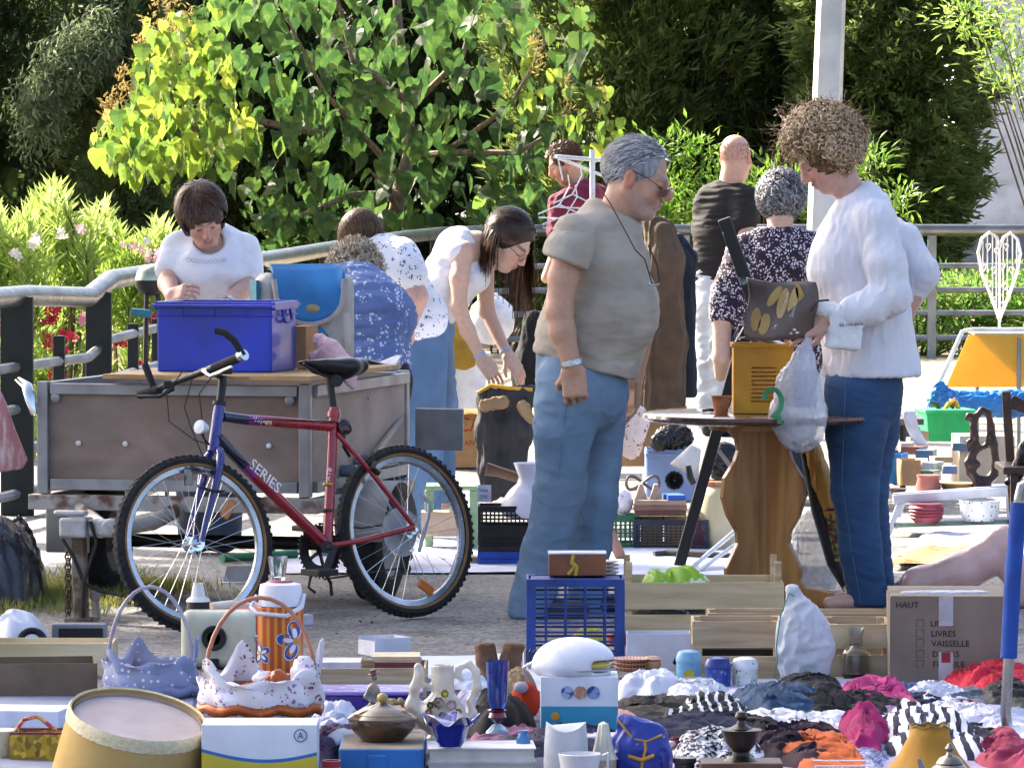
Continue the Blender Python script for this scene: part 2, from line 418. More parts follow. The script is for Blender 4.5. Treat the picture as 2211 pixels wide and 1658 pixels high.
b.add([(p[0],p[1]+.12,.006)for p in pts]+[(-60,26,.006),(-60,150,.006),(60,150,.006)],[tuple(range(len(pts)+3))])
tag(b.build('planting_bed',soil),kind='structure')
# ------------------------------------------------------------------ far house

bx,by,_=P(2060,500,75)
house=T('house','pale plastered building in shade at the right edge behind the conifers','building',(bx,by,0))
plaster=mat('#f2f2f0','#e6e6e6',rough=.9,scale=1.5,bump=.1,bscale=20)
b=B();b.box((7.0,3.0,4.5),(14,6,9));b.build('wall',plaster,house)
b=B();b.box((7.0,-.06,.30),(14.1,.1,.60));b.build('plinth',mat('#8e9296',rough=.9),house)
b=B();b.box((7.0,3.0,9.1),(14.8,6.8,.2));b.build('roof',mat('#8a5a44',rough=.9),house)
for k in range(3):
 b=B();b.box((3.6+k*3.4,-.03,4.6),(1.1,.06,1.5));w=b.build('window',mat('#3a4450',rough=.1),house)
 b=B();b.box((3.6+k*3.4,-.07,3.80),(1.3,.14,.08));b.build('sill',plaster,w)
# ------------------------------------------------------------------ foliage materials

def leafmat(c1,c2,c3,scale,transl,rough=.45,spec=.5,tg=1.6):
 return mat(c1,c2,pat='leafy',c3=c3,scale=scale,transl=transl,rough=rough,var=.15,spec=spec,tgain=tg)
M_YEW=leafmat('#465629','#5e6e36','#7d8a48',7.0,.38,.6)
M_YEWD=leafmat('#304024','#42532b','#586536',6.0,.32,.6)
M_CYP=leafmat('#57693f','#71834f','#4a5b36',8.0,.3,.6)
M_BARK=mat('#7b6a54','#4d4134',pat='wood',scale=14,stretch=(4,4,.6),rough=.9,bump=.4)
M_DARKBARK=mat('#4a3d30','#2c241c',pat='wood',scale=14,stretch=(4,4,.6),rough=.95)
M_BARKP=mat('#8c7f6a','#5f5546',pat='wood',scale=14,stretch=(4,4,.6),rough=.9,bump=.3)
def conifer(px,d,hw,top,label,m,nplume=520,droop=.0,slim=1.0,plume=.42,name='conifer_tree',base=.15,spray=.13,ctop=3.6):
 x0,y0,_=P(px,500,d)
 t=T(name,label,'tree',(x0,y0,0),group='conifers behind the railing')
 b=B();b.tube([(0,0,0),(.03,0,top*.4),(0,.03,top*.85)],[.16*slim+.03,.11*slim,.02],n=8);b.build('trunk',M_DARKBARK,t,True)
 n=nplume;u=RNG.uniform(0,1,n);z=base+(top-base)*u
 ang=np.where(RNG.uniform(size=n)<.8,RNG.uniform(math.pi*.95,math.pi*2.05,n),RNG.uniform(0,2*math.pi,n))
 prof=np.sin(np.clip(u*.93+.12,0,1)*math.pi)**.55
 lump=1+.22*np.sin(3*ang+9*u+px)+.15*np.sin(7*ang-15*u)
 R=hw*prof*lump*np.sqrt(RNG.uniform(.45,1.0,n))
 out=np.stack([np.cos(ang),np.sin(ang),np.zeros(n)],1)
 base_p=out*R[:,None]+np.stack([np.zeros(n),np.zeros(n),z],1)
 axis=out*.75+np.array([0,0,.75-droop])+rnd_dir(n)*.25;axis/=np.linalg.norm(axis,axis=1,keepdims=True)
 k=46;s=RNG.uniform(0,1,(n,k))**.8;pl=plume*RNG.uniform(.6,1.25,n)
 wid=(.16*(1-s)+.03)*(plume/.42)
 pos=base_p[:,None]+axis[:,None]*(s*pl[:,None])[...,None]+rnd_dir(n*k).reshape(n,k,3)*wid[...,None]
 dr=axis[:,None]*.9+rnd_dir(n*k).reshape(n,k,3)*.65-np.array([0,0,droop*.5])
 keep=(pos[...,2]<ctop)
 pos=pos[keep];dr=dr[keep];m_=len(pos)
 V,F=leafquads(pos,dr,rnd_dir(m_),spray*RNG.uniform(.7,1.4,m_),spray*.26*RNG.uniform(.7,1.3,m_))
 q=260;a2=RNG.uniform(0,2*math.pi,q);u2=RNG.uniform(.02,.97,q);R2=hw*.55*np.sin(np.clip(u2*.93+.12,0,1)*math.pi)**.6*RNG.uniform(.2,1,q)
 V2,F2=leafquads(np.stack([np.cos(a2)*R2,np.sin(a2)*R2,base+(top-base)*u2],1),rnd_dir(q),rnd_dir(q),.5,.38)
 me=mkmesh('crown',np.concatenate([V,V2]),np.concatenate([F,F2+len(V)]))
 me.materials.append(m);cr=link(bpy.data.objects.new('crown',me),t);cr['kind']='stuff'
 return t
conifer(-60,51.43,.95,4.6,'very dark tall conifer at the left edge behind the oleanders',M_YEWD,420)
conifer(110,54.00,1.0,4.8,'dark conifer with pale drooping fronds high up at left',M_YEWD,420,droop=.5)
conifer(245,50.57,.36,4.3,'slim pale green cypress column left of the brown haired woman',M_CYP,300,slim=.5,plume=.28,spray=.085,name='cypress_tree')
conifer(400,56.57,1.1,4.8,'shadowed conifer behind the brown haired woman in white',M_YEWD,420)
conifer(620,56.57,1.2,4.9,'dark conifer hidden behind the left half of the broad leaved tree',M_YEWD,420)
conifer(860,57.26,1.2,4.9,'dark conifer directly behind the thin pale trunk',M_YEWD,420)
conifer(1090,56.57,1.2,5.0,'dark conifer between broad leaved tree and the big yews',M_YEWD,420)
conifer(1330,53.14,.98,4.6,'feathery yew with sunlit tips above the grey haired man',M_YEW,620,plume=.5)
conifer(1560,54.17,1.05,5.0,'dense yew behind the bald man in black',M_YEW,600,plume=.5)
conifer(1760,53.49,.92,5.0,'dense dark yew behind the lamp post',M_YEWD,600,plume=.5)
conifer(1915,52.11,.50,4.6,'rightmost yew with ragged drooping edge against the pale building',M_YEW,620,droop=.55,plume=.5,base=.5)
cx0,cy0,cz0=P(120,150,49.7)
ced=T('cedar_tree','cedar bough with pale grey green drooping needles at top left','tree',(cx0-1.2,50.6,0),group='conifers behind the railing')
b=B();b.tube([(0,0,0),(0,0,2.4),(.25,-.1,3.4),(.2,0,4.6)],[.16,.12,.08,.03],n=8);b.build('trunk',M_DARKBARK,ced,True)
pos=[];dr=[]
for(a,c_)in(((60,190),(235,10)),((120,110),(250,30)),((70,240),(120,150))):
 pa=P(a[0],a[1],49.7)-np.array(ced.location);pc=P(c_[0],c_[1],50)-np.array(ced.location);n=1500
 s=RNG.uniform(0,1,n);q=pa+(pc-pa)*s[:,None]+RNG.normal(size=(n,3))*np.array([.1,.12,.09])-np.array([0,0,1])*(RNG.uniform(0,.5,n)**1.5)[:,None]
 pos.append(q);dr.append(rnd_dir(n)*.8-np.array([0,0,.7]))
pos=np.concatenate(pos);dr=np.concatenate(dr);V,F=leafquads(pos,dr,rnd_dir(len(pos)),.10,.022)
me=mkmesh('crown',V,F);me.materials.append(leafmat('#6d7a55','#84906a','#57643f',9,.3,.6));link(bpy.data.objects.new('crown',me),ced)['kind']='stuff'
# ------------------------------------------------------------------ broad leaved tree with heart shaped leaves

def heart(fold,curl):
 half=[(0,0),(.20,-.10),(.40,-.02),(.50,.20),(.46,.45),(.30,.72),(.12,.92),(0,1.06)]
 mid=[(0,0),(0,.2),(0,.45),(0,.72),(0,1.06)];V=[];F=[]
 def z(x,y):return fold*abs(x)-curl*y*y+.05*math.sin(9*y)*abs(x)
 for sgn in(1,-1):
  n=len(V);V+=[(sgn*x,y,z(x,y))for x,y in half];m=len(V);V+=[(0,y,z(0,y))for x,y in mid]
  q=[(0,1,2,m+1),(2,3,m+1),(3,4,m+2,m+1),(4,5,m+3,m+2),(5,6,m+3),(6,7,m+3)]
  q=[tuple((i+n if i<8 else i)for i in f)for f in q]
  F+=q if sgn>0 else[tuple(reversed(f))for f in q]
 return V,F
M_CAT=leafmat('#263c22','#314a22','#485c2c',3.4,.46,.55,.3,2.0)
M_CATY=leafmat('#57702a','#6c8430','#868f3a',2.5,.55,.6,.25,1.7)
cb=P(858,560,46.6)
cat_tree=T('catalpa_tree','broad leaved tree with large heart shaped sunlit leaves over the railing','tree',(cb[0],cb[1],0))
def L_(px,py,d):return P(px,py,d)-np.array([cb[0],cb[1],0])
b=B()
b.tube([(0,0,0),L_(852,480,46.63),L_(865,400,46.63),L_(885,330,46.63),L_(880,220,46.80),L_(860,60,46.97),L_(850,-150,46.97)],[.085,.07,.062,.055,.05,.04,.02],n=10)
trunk=b.build('trunk',M_BARKP,cat_tree,True)
branches=[[(885,340,46.63),(960,330,46.29),(1100,230,45.94),(1180,90,45.77)],[(872,390,46.63),(790,300,46.11),(700,200,45.77),(620,40,45.60)],[(880,220,46.80),(760,130,46.29),(720,-40,46.29)],[(700,290,46.11),(560,262,45.77),(440,300,45.60),(330,330,45.43),(280,300,45.43)],[(440,300,45.60),(380,230,45.43),(330,120,45.43)],[(880,240,46.80),(1000,120,46.29),(1040,-40,46.29)],[(865,420,46.63),(760,420,45.94),(640,470,45.60),(570,500,45.60)],[(960,330,46.29),(1120,330,45.94),(1270,240,45.77)],[(870,470,46.63),(830,400,46.29),(800,370,46.11)]]
for br in branches:
 p=[L_(*q)for q in br];b=B();n=len(p);b.tube(p,[.035*(1-.7*i/(n-1))for i in range(n)],n=7);b.build('branch',M_BARKP,cat_tree,True)
def in_crown(px,py):
 e=lambda cx,cy,rx,ry:((px-cx)/rx)**2+((py-cy)/ry)**2<1
 return e(840,170,390,260)or e(680,410,180,140)or e(1090,260,190,190)or e(760,40,330,180)or e(830,480,110,60)or e(1040,70,250,120)
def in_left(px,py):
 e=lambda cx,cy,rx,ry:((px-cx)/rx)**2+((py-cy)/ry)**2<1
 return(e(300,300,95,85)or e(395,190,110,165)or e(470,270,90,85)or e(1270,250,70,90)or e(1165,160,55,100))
meshes=[mkmesh('leaf',*heart(f,c))for f,c in((.25,.25),(.12,.45),(.4,.15),(-.1,.3))]
meshesY=[]
for me in meshes:
 me2=me.copy();me2 .name='leaf';me2 .materials.append(M_CATY);meshesY.append(me2)
 me.materials.append(M_CAT)
cands=[]
tries=0
while len(cands)<980:
 px=random.uniform(190,1340);py=random.uniform(-160,545);tries+=1
 yl=in_left(px,py)
 if not(yl or in_crown(px,py)):continue
 d=random.uniform(44.40,48.00);cands.append((px,py,d,yl))
for i in range(440):
 while True:
  px=random.uniform(200,560);py=random.uniform(30,390)
  if in_left(px,py):break
 cands.append((px+random.gauss(0,14),py+random.gauss(0,14),random.uniform(44.2,47.2),True))
cands.sort(key=lambda q:q[2])
rest_v={0:[],1:[],2:[]};rest_f={0:[],1:[],2:[]};made=0
for(px,py,d,yl)in cands:
 p=L_(px,py,d);sz=random.uniform(.09,.225)if not yl else random.uniform(.085,.16)
 yaw=random.uniform(0,2*math.pi);tilt=random.gauss(math.radians(62),math.radians(24))if not yl else random.gauss(math.radians(70),math.radians(14))
 Mx=Matrix.Translation(Vector(p))@(Matrix.Rotation(yaw,4,'Z')@Matrix.Rotation(-tilt,4,'X')@Matrix.Rotation(random.gauss(0,.35),4,'Y')@Matrix.Scale(sz,4))
 k=random.randrange(4)
 big=(not yl)or random.random()<.12
 if big and made<300 and-30<py:
  o=bpy.data.objects.new('leaf',(meshesY if yl else meshes)[k]);o.matrix_local=Mx;link(o,cat_tree);made+=1
 else:
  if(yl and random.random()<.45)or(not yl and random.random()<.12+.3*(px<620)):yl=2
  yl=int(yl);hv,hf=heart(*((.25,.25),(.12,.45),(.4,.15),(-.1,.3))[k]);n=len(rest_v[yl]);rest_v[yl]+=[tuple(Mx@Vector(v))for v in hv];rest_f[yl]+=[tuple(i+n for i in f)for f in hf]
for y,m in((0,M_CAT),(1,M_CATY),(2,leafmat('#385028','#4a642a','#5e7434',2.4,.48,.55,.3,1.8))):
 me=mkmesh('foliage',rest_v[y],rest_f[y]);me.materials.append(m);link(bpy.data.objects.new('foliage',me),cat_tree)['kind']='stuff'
pos=[]
for(px,py)in[(335,40),(360,50),(385,45),(410,60),(320,110),(300,130),(265,185),(270,200),(240,245),(225,255),(380,95),(1155,90),(1165,120),(1300,215),(1225,210),(310,85)]:
 c=L_(px,py,45.43);n=46;s=RNG.uniform(0,1,n);pos.append(c+np.stack([RNG.normal(size=n)*.05*(1.1-s),RNG.normal(size=n)*.05,-.16+s*.34],1))
pos=np.concatenate(pos);V,F=leafquads(pos,rnd_dir(len(pos))+np.array([0,0,.5]),rnd_dir(len(pos)),.06,.02)
me=mkmesh('flower_spikes',V,F);me.materials.append(mat('#b09a62','#8f7c4a',rough=.8,transl=.3));link(bpy.data.objects.new('flower_spikes',me),cat_tree)['kind']='stuff'
# ------------------------------------------------------------------ leafy shrubs with bright compound leaves behind the railing

M_SUM=leafmat('#5f8030','#76953a','#4d6e26',4.0,.45,.45)
def shrub(name,label,spots,d,leaf,m,n_each,spread,group,flowers=None,up=.3,width=.32,stem_m=None,foot=None):
 f=P(foot if foot else spots[0][0],500,d);t=T(name,label,'shrub',(f[0],d,0),group=group)
 pos=[];dr=[]
 b=B()
 for(px,py)in spots:
  c=P(px,py,d+random.uniform(-.3,.3))-np.array([f[0],d,0]);n=n_each
  b.tube([(c[0]*.3,c[1]*.3,0),(c[0]*.7,c[1]*.8,c[2]*.6),tuple(c)],[.012,.009,.004],n=5)
  q=c+RNG.normal(size=(n,3))*np.array([spread,spread*.8,spread*.7]);pos.append(q);v=(q-c);dr.append(v/spread*.5+rnd_dir(n)*.6+np.array([0,0,up]))
 b.build('stem',stem_m or M_BARK,t,True)
 pos=np.concatenate(pos);dr=np.concatenate(dr);k=pos[:,2]>.02;pos=pos[k];dr=dr[k]
 V,F=leafquads(pos,dr,rnd_dir(len(pos))*.6+np.array([0,0,1]),leaf*RNG.uniform(.7,1.3,len(pos)),leaf*width)
 me=mkmesh('foliage',V,F);me.materials.append(m);link(bpy.data.objects.new('foliage',me),t)['kind']='stuff'
 return t
G1='leafy shrubs behind the railing'
shrub('leafy_shrub','bright green leafy shrub between grey haired man and bald man',[(1440,320),(1480,315),(1520,340),(1545,370),(1450,400),(1480,440),(1420,455),(1460,470),(1540,420),(1400,470),(1510,460),(1430,480)],45.94,.10,M_SUM,80,.11,G1)
shrub('leafy_shrub','bright leaves of a shrub peeping out left of the lamp post',[(1640,400),(1660,380),(1690,395),(1730,400),(1745,440),(1650,420),(1720,430)],45.94,.10,M_SUM,70,.10,G1)
shrub('leafy_shrub','small bright shrub right behind the curly haired woman in white',[(1870,340),(1890,370),(1860,360),(1950,430),(1930,460)],46.63,.10,M_SUM,60,.10,G1)
shrub('leafy_tree','pale sunlit branch of a tree hanging in at the top right corner',[(2090,40),(2150,30),(2200,60),(2180,110),(2160,150),(2205,170),(2130,90),(2100,20),(2060,15),(2215,20),(2190,195)],48.00,.11,leafmat('#7a9645','#92ae55','#64823a',4,.45),60,.13,G1,foot=2420)
M_HED=leafmat('#5c8a34','#79a648','#8f9a52',6.0,.4,.4)
for px,lab in((1640,'low hedge plant behind the railing between the coats and the bald man'),(1900,'low sunlit hedge plant half hidden by the white blouse'),(2040,'low sunlit hedge plant with pale flowers below the white heart trellis'),(2140,'low hedge plant behind the heart shaped trellis'),(2230,'low hedge plant at the right edge')):
 spots=[(px+dx,y+random.uniform(-12,12))for dx in(-60,-30,0,30,60)for y in(625,660,700,740)]
 shrub('hedge_plant',lab,spots,45.60,.075,M_HED,110,.10,'low hedge along the railing')
for px,lab in((1150,'low leafy plant behind the railing beside the maroon shirted man'),(700,'low leafy plant behind the curved railing left of the bun haired girl')):
 shrub('leafy_shrub',lab,[(px+dx,y)for dx in(-90,-40,10,60)for y in(500,540,590,640)],46.11,.11,M_CAT,70,.14,G1,width=.6)
# ------------------------------------------------------------------ oleanders

M_OLE=leafmat('#7a943e','#96ac52','#a9b86a',5.0,.38,.26,.8)
petal_mats=[mat('#e0305a','#c01840',rough=.6,transl=.4),mat('#f2c4d0','#e8a0b4',rough=.6,transl=.4),mat('#f4ece8','#e8d8d4',rough=.6,transl=.4)]
def oleander(px0,px1,top_fn,d,label,nshoot):
 f=P((px0+px1)/2,500,d);loc=np.array([f[0],d,0]);t=T('oleander_shrub',label,'shrub',loc,group='flowering oleanders behind the left railing')
 pos=[];dr=[];b=B()
 for i in range(nshoot):
  px=random.uniform(px0,px1);ytop=top_fn(px);py=ytop+abs(random.gauss(0,1))*30 if i<nshoot*.4 else random.uniform(ytop+10,900)
  dd=d+random.uniform(-.45,.45);c=P(px,py,dd)-loc
  lean=np.array([random.gauss(0,.25),random.gauss(0,.2),1.0]);lean/=np.linalg.norm(lean);hl=random.uniform(.25,.42);root=c-lean*hl
  if i%4==0:b.tube([(root[0]*.5,root[1]*.5,0),tuple(root),tuple(c)],[.008,.007,.003],n=4)
  n=30;s=RNG.uniform(0,1,n);pos.append(root+lean*(s*hl)[:,None]);v=rnd_dir(n);v[:,2]=np.abs(v[:,2])*.4;dr.append(v+lean*(.35+.6*s)[:,None])
 b.build('stem',M_BARK,t,True)
 pos=np.concatenate(pos);dr=np.concatenate(dr);k=pos[:,2]>.0;pos=pos[k];dr=dr[k]
 V,F=leafquads(pos,dr,rnd_dir(len(pos))*.5+np.array([0,0,1.0]),.125*RNG.uniform(.7,1.25,len(pos)),.021,.3)
 me=mkmesh('foliage',V,F);me.materials.append(M_OLE);link(bpy.data.objects.new('foliage',me),t)['kind']='stuff'
 return t,loc
tf=lambda px:470+40*math.sin(px*.05)-70*math.exp(-((px-130)/22)**2)-40*math.exp(-((px-35)/22)**2)+max(0,px-200)*.35
o1,l1=oleander(-90,70,tf,30.17,'oleander shrub with lance shaped leaves at the far left edge',120)
o2,l2=oleander(60,200,tf,30.86,'tall pointed oleander shrub with red flowers left of the slim cypress',120)
o3,l3=oleander(190,360,tf,31.54,'oleander shrub with pink and white flowers beside the brown haired woman',120)
o4,l4=oleander(330,560,lambda px:560,33.43,'oleander shrub behind the brown haired woman and railing',70)
fl=[(105,690,0,o2,l2),(122,745,0,o2,l2),(258,745,0,o3,l3),(260,738,0,o3,l3),(98,732,0,o2,l2),(135,725,0,o2,l2),(315,682,0,o3,l3),(110,668,0,o2,l2),(10,710,1,o1,l1),(165,484,1,o2,l2),(142,512,2,o2,l2),(284,531,1,o3,l3),(322,527,2,o3,l3),(345,547,1,o3,l3),(325,555,1,o3,l3),(300,795,0,o3,l3),(108,800,0,o2,l2),(70,520,2,o1,l1),(30,560,2,o1,l1),(180,690,1,o2,l2),(20,690,0,o1,l1)]
for(px,py,k,t,l)in fl:
 c=P(px,py,t.location[1]-.52)-l;b=B();nf=random.randint(3,5)if k else random.randint(4,7)
 for j in range(nf):
  q=Vector(c)+Vector((random.gauss(0,.028),random.gauss(0,.02),random.gauss(0,.022)));Rr=frame((random.gauss(0,.6),-1,random.gauss(0.4,.5)))
  for a in range(5):
   th=a*1.2566+j;u=Rr@Vector((math.cos(th),math.sin(th),.25));w=Rr@Vector((-math.sin(th),math.cos(th),0))
   b.add([q,q+u*.018+w*.010,q+u*.028,q+u*.018-w*.010],[(0,1,2,3)])
 b.build('flower',petal_mats[k],t)['kind']='stuff'
# ------------------------------------------------------------------ tall trees out of view at the left that shade the foreground

SX,SY=SUN.x/SUN.z,SUN.y/SUN.z
GAPS=[(*G(px,py)[:2],a_,b_)for px,py,a_,b_ in((330,1352,.42,.34),(250,1318,.36,.30),(395,1390,.40,.26),(960,1424,.50,.24),(90,1300,.40,.32),(1560,1200,.3,.3))]
def shade_tree(x,y,z,r,rz_,n,label):
 t=T('plane_tree',label,'tree',(x,y,0),group='plane trees left of the market');b=B()
 b.tube([(0,0,0),(.05,0,z*.5),(0,0,z)],[.22,.17,.1],n=10)
 for k in range(7):
  a=k*.9;b.tube([(0,0,z*.55),(math.cos(a)*r*.4,math.sin(a)*r*.4,z*.85),(math.cos(a)*r*.85,math.sin(a)*r*.85,z+.3)],[.09,.06,.02],n=6)
 b.build('trunk',M_BARKP,t,True)
 q=rnd_dir(n)*(RNG.uniform(0,1,(n,1))**(1/2.6));pos=q*np.array([r,r,rz_])+np.array([0,0,z])
 gp=pos[:,:2]+np.array([x,y])-(pos[:,2:3])*np.array([SX,SY])
 for gx_,gy_,ax_,ay_ in GAPS:pos=pos[((gp[:,0]-gx_)/ax_)**2+((gp[:,1]-gy_)/ay_)**2>1];gp=pos[:,:2]+np.array([x,y])-(pos[:,2:3])*np.array([SX,SY])
 n=len(pos);V,F=leafquads(pos,rnd_dir(n),rnd_dir(n)*.6+np.array([0,0,.6]),.34,.30);me=mkmesh('crown',V,F);me.materials.append(M_CAT);link(bpy.data.objects.new('crown',me),t)['kind']='stuff'
 return t
SX,SY=SUN.x/SUN.z,SUN.y/SUN.z
for gx,gy,r,h,lab in((-1.6,16.6,2.7,9.5,'leafy plane tree out of frame at far left'),(1.9,15.4,2.9,9.8,'leafy plane tree out of frame nearest the camera'),(.0,19.6,2.75,10.4,'leafy plane tree out of frame in the middle of the row'),(3.4,19.0,2.6,9.6,'leafy plane tree out of frame at the row end')):
 shade_tree(gx+SX*h,gy+SY*h,h,r,1.5,4200,lab)
# ------------------------------------------------------------------ railing

M_STEEL=mat('#878a8c','#6a6d70',rough=.32,metal=.85,scale=4,var=.1)
M_STEELD=mat('#8f949a','#777b80',rough=.45,metal=.6,scale=6)
M_POST=mat('#131c1c','#0d1414',rough=.6,scale=8)
p_right=[G(2400,497,1.04),G(1970,497,1.04),G(1500,497,1.04),G(1220,497,1.04),G(1060,499,1.04),G(960,503,1.04),G(880,511,1.04),G(790,524,1.04),G(690,541,1.04),G(590,558,1.04),G(470,572,1.04),G(350,586,1.04),G(238,604,1.04)]
p_left=[P(190,642,26.6),P(60,638,25.6),P(-90,650,24.4)]
rl=T('railing','steel tube railing with dark posts curving across behind the stalls','railing',(p_right[4][0],p_right[4][1],0))
b=B();b.tube(p_right+p_left,.048,n=14);b.build('top_rail',M_STEEL,rl,True,world=True)
path=p_right+p_left
def on_path(px_list,z):return[np.array([q[0],q[1],z])for q in px_list]
for z in(.75,.557,.37,.17):
 b=B();b.tube([np.array([q[0],q[1],z])for q in p_right]+[np.array([q[0],q[1],z-.07])for q in p_left],.024,n=8);b.build('rail',M_STEELD,rl,True,world=True)
def post(px,d,w,z1,m):
 p=P(px,600,d);b=B();b.box((p[0],p[1],z1/2),(w,.05,z1));b.build('post',m,rl,bev=.004,world=True)
def dep(px):
 for a,c in zip(path[:-1],path[1:]):
  xa=CXP+FPX*a[0]/a[1];xc=CXP+FPX*c[0]/c[1]
  if min(xa,xc)<=px<=max(xa,xc):t=(px-xa)/(xc-xa);return a[1]+t*(c[1]-a[1])
 return path[-1][1]
for px,w,z in((36,.15,1.0),(213,.125,.985)):post(px,dep(px)-.01,w,z,M_POST)
for px,w in((127,.055),(287,.055),(338,.05),(450,.05),(560,.09),(640,.05),(705,.09),(850,.06),(940,.08)):post(px,dep(px)+.01,w,.80 if w<.06 else 1.0,M_POST)
for px in(1240,1480,1650,2012,2260):post(px,dep(px),.07,1.0,M_STEELD)
# ------------------------------------------------------------------ lamp post

a=P(1770,640,34.0);top=P(1797,-60,34.0);foot=a+(a-top)*(a[2]/(top[2]-a[2]))
lp=T('lamp_post','tall white octagonal metal lamp post behind the curly haired woman','lamp post',(foot[0],foot[1],0))
v=Vector(top-foot);b=B();b.cyl((0,0,0),v*2.2,.10,.075,n=8);b.build('pole',mat('#c9ccd0','#b4b8bc',rough=.45,metal=.25,scale=3),lp)
b=B();b.cyl((0,0,0),(0,0,.06),.17,.16,n=8);b.build('base',M_STEELD,lp)
b=B();b.tube([v*2.2,v*2.2+Vector((.1,-.4,.25)),v*2.2+Vector((.2,-.9,.3))],.03);b.box(v*2.2+Vector((.22,-1.1,.3)),(.25,.5,.1));b.build('lamp_head',M_STEELD,lp)
# ------------------------------------------------------------------ grass at the edge of the asphalt, under the trailer

def grass(name,label,spots,n,hmax):
 pos=[]
 for(px,py,sx,sy)in spots:
  c=G(px,py);pos.append(np.stack([c[0]+RNG.normal(size=n)*sx,c[1]+RNG.normal(size=n)*sy,np.zeros(n)],1))
 pos=np.concatenate(pos);V,F=leafquads(pos,rnd_dir(len(pos))*.6+np.array([0,0,1.0]),rnd_dir(len(pos)),RNG.uniform(.3,1,len(pos))*hmax,.006)
 me=mkmesh(name,V,F);me.materials.append(mat('#7f8a45','#a39a5a',pat='leafy',c3='#5f7a34',scale=20,transl=.3));o=link(bpy.data.objects.new(name,me));tag(o,label,'grass',kind='stuff')
grass('grass','dry green grass around the trailer wheel at left',[(60,1270,.16,.3),(20,1310,.15,.35),(180,1285,.10,.25),(240,1260,.06,.2),(215,1300,.08,.2),(330,1275,.10,.1)],900,.07)
n=900;px_=RNG.uniform(150,2000,n);py_=RNG.uniform(1190,1480,n);pos=np.array([G(a,b_,.004)for a,b_ in zip(px_,py_)]);dr=rnd_dir(n);dr[:,2]*=.15
V,F=leafquads(pos,dr,rnd_dir(n)*.25+np.array([0,0,1.0]),RNG.uniform(.008,.035,n),RNG.uniform(.004,.016,n),.15)
me=mkmesh('fallen_leaves',V,F);me.materials.append(mat('#8a7448','#4a3c28',pat='leafy',c3='#b8ac90',scale=9,rough=.9));tag(link(bpy.data.objects.new('fallen_leaves',me)),'dry leaves and crumbs scattered over the asphalt','leaves',kind='stuff')
# ------------------------------------------------------------------ shared surfaces

M_ALU=mat('#9c9da0','#807f80',rough=.45,metal=.35,scale=9,var=.12)
M_BLACK=mat('#18191b','#0f1011',rough=.5,scale=20)
M_RUBBER=mat('#232426','#17181a',rough=.85,scale=30,bump=.2)
M_CHROME=mat('#d6d8da',rough=.16,metal=1.0,pat='flat')
M_GREYPAINT=mat('#a5a19d','#8a857f',rough=.6,scale=5,var=.1)
M_RUSTY=mat('#a9a49d','#6b4a3a',pat='blotch',scale=9,thr=.60,soft=.05,rough=.7)
M_WHITEP=mat('#e4e4e2','#d2d3d4',rough=.5,scale=8,var=.05)
M_PLY=mat('#a28f84','#857064',pat='wood',scale=2.2,stretch=(1,1,1.6),rough=.75,var=.3,bump=.1,bscale=40)
M_PLYP=mat('#a9998f','#97867d',rough=.7,scale=5,var=.1)
M_BOARD=mat('#c9a878','#b08c5a',pat='wood',scale=9,stretch=(.6,6,6),rough=.7)
# ------------------------------------------------------------------ trailer

tr=T('utility_trailer','grey framed trailer with brown plywood sides parked behind the bicycle','trailer',(-.7225,20.0,0),rz=math.radians(-14.45))
W_,D_,z0,z1=1.04,1.31,.43,.81
b=B();b.box((-W_/2,.012,(z0+z1)/2+.01),(W_-.08,.012,z1-z0-.05));fp=b.build('front_panel',M_PLY,tr)
for x in(-.885,-.705,-.16):
 b=B();b.lathe([(.010,-.004),(.010,.003),(.007,.006),(0,.007)],(x,0,.60),n=12,R=frame((0,-1,0)));b.build('knob',M_WHITEP,fp,True)
b=B();b.box((-.012,D_/2,(z0+z1)/2+.01),(.012,D_-.08,z1-z0-.05));sp=b.build('side_panel',M_PLYP,tr)
b=B();b.box((-W_+.012,D_/2,(z0+z1)/2+.01),(.012,D_-.08,z1-z0-.05));b.build('side_panel',M_PLYP,tr)
b=B();b.box((-W_/2,D_-.012,(z0+z1)/2),(W_-.08,.012,z1-z0));b.build('rear_panel',M_PLYP,tr)
b=B();b.box((-W_/2,D_/2,z0+.005),(W_-.05,D_-.05,.015));b.build('floor',M_PLY,tr)
for x,y in((-W_+.022,0),(-.022,0),(-W_+.022,D_),(-.022,D_)):
 b=B();b.box((x,y,(z0+z1)/2),(.042,.04,z1-z0+.03));b.build('corner_post',M_ALU,tr,bev=.004)
for z in(z0+.02,z1-.012):
 for(a,c)in(((-W_+.05,0),(-.05,0)),((0,.03),(0,D_-.03)),((-W_,.03),(-W_,D_-.03)),((-W_+.05,D_),(-.05,D_))):
  b=B();b.bar((a[0],a[1],z),(c[0],c[1],z),.03,.04);b.build('frame_rail',M_ALU,tr,bev=.003)
b=B();b.box((-W_/2,.0,.385),(W_+.06,.06,.055));b.box((.0,D_/2,.385),(.05,D_,.05));b.box((-W_,D_/2,.385),(.05,D_,.05));b.build('chassis_beam',M_RUSTY,tr,bev=.004)
for x,z in((-W_+.07,.765),(-.08,.765)):
 b=B();b.lathe([(.018,-.02),(.018,.0),(.012,.004),(0,.004)],(x,-.012,z),n=14,R=frame((0,-1,0)));b.build('bolt',M_ALU,tr,True)
b=B();b.cyl((-W_-.02,.55,.21),(.12,.55,.21),.025);b.build('axle',M_BLACK,tr,True)
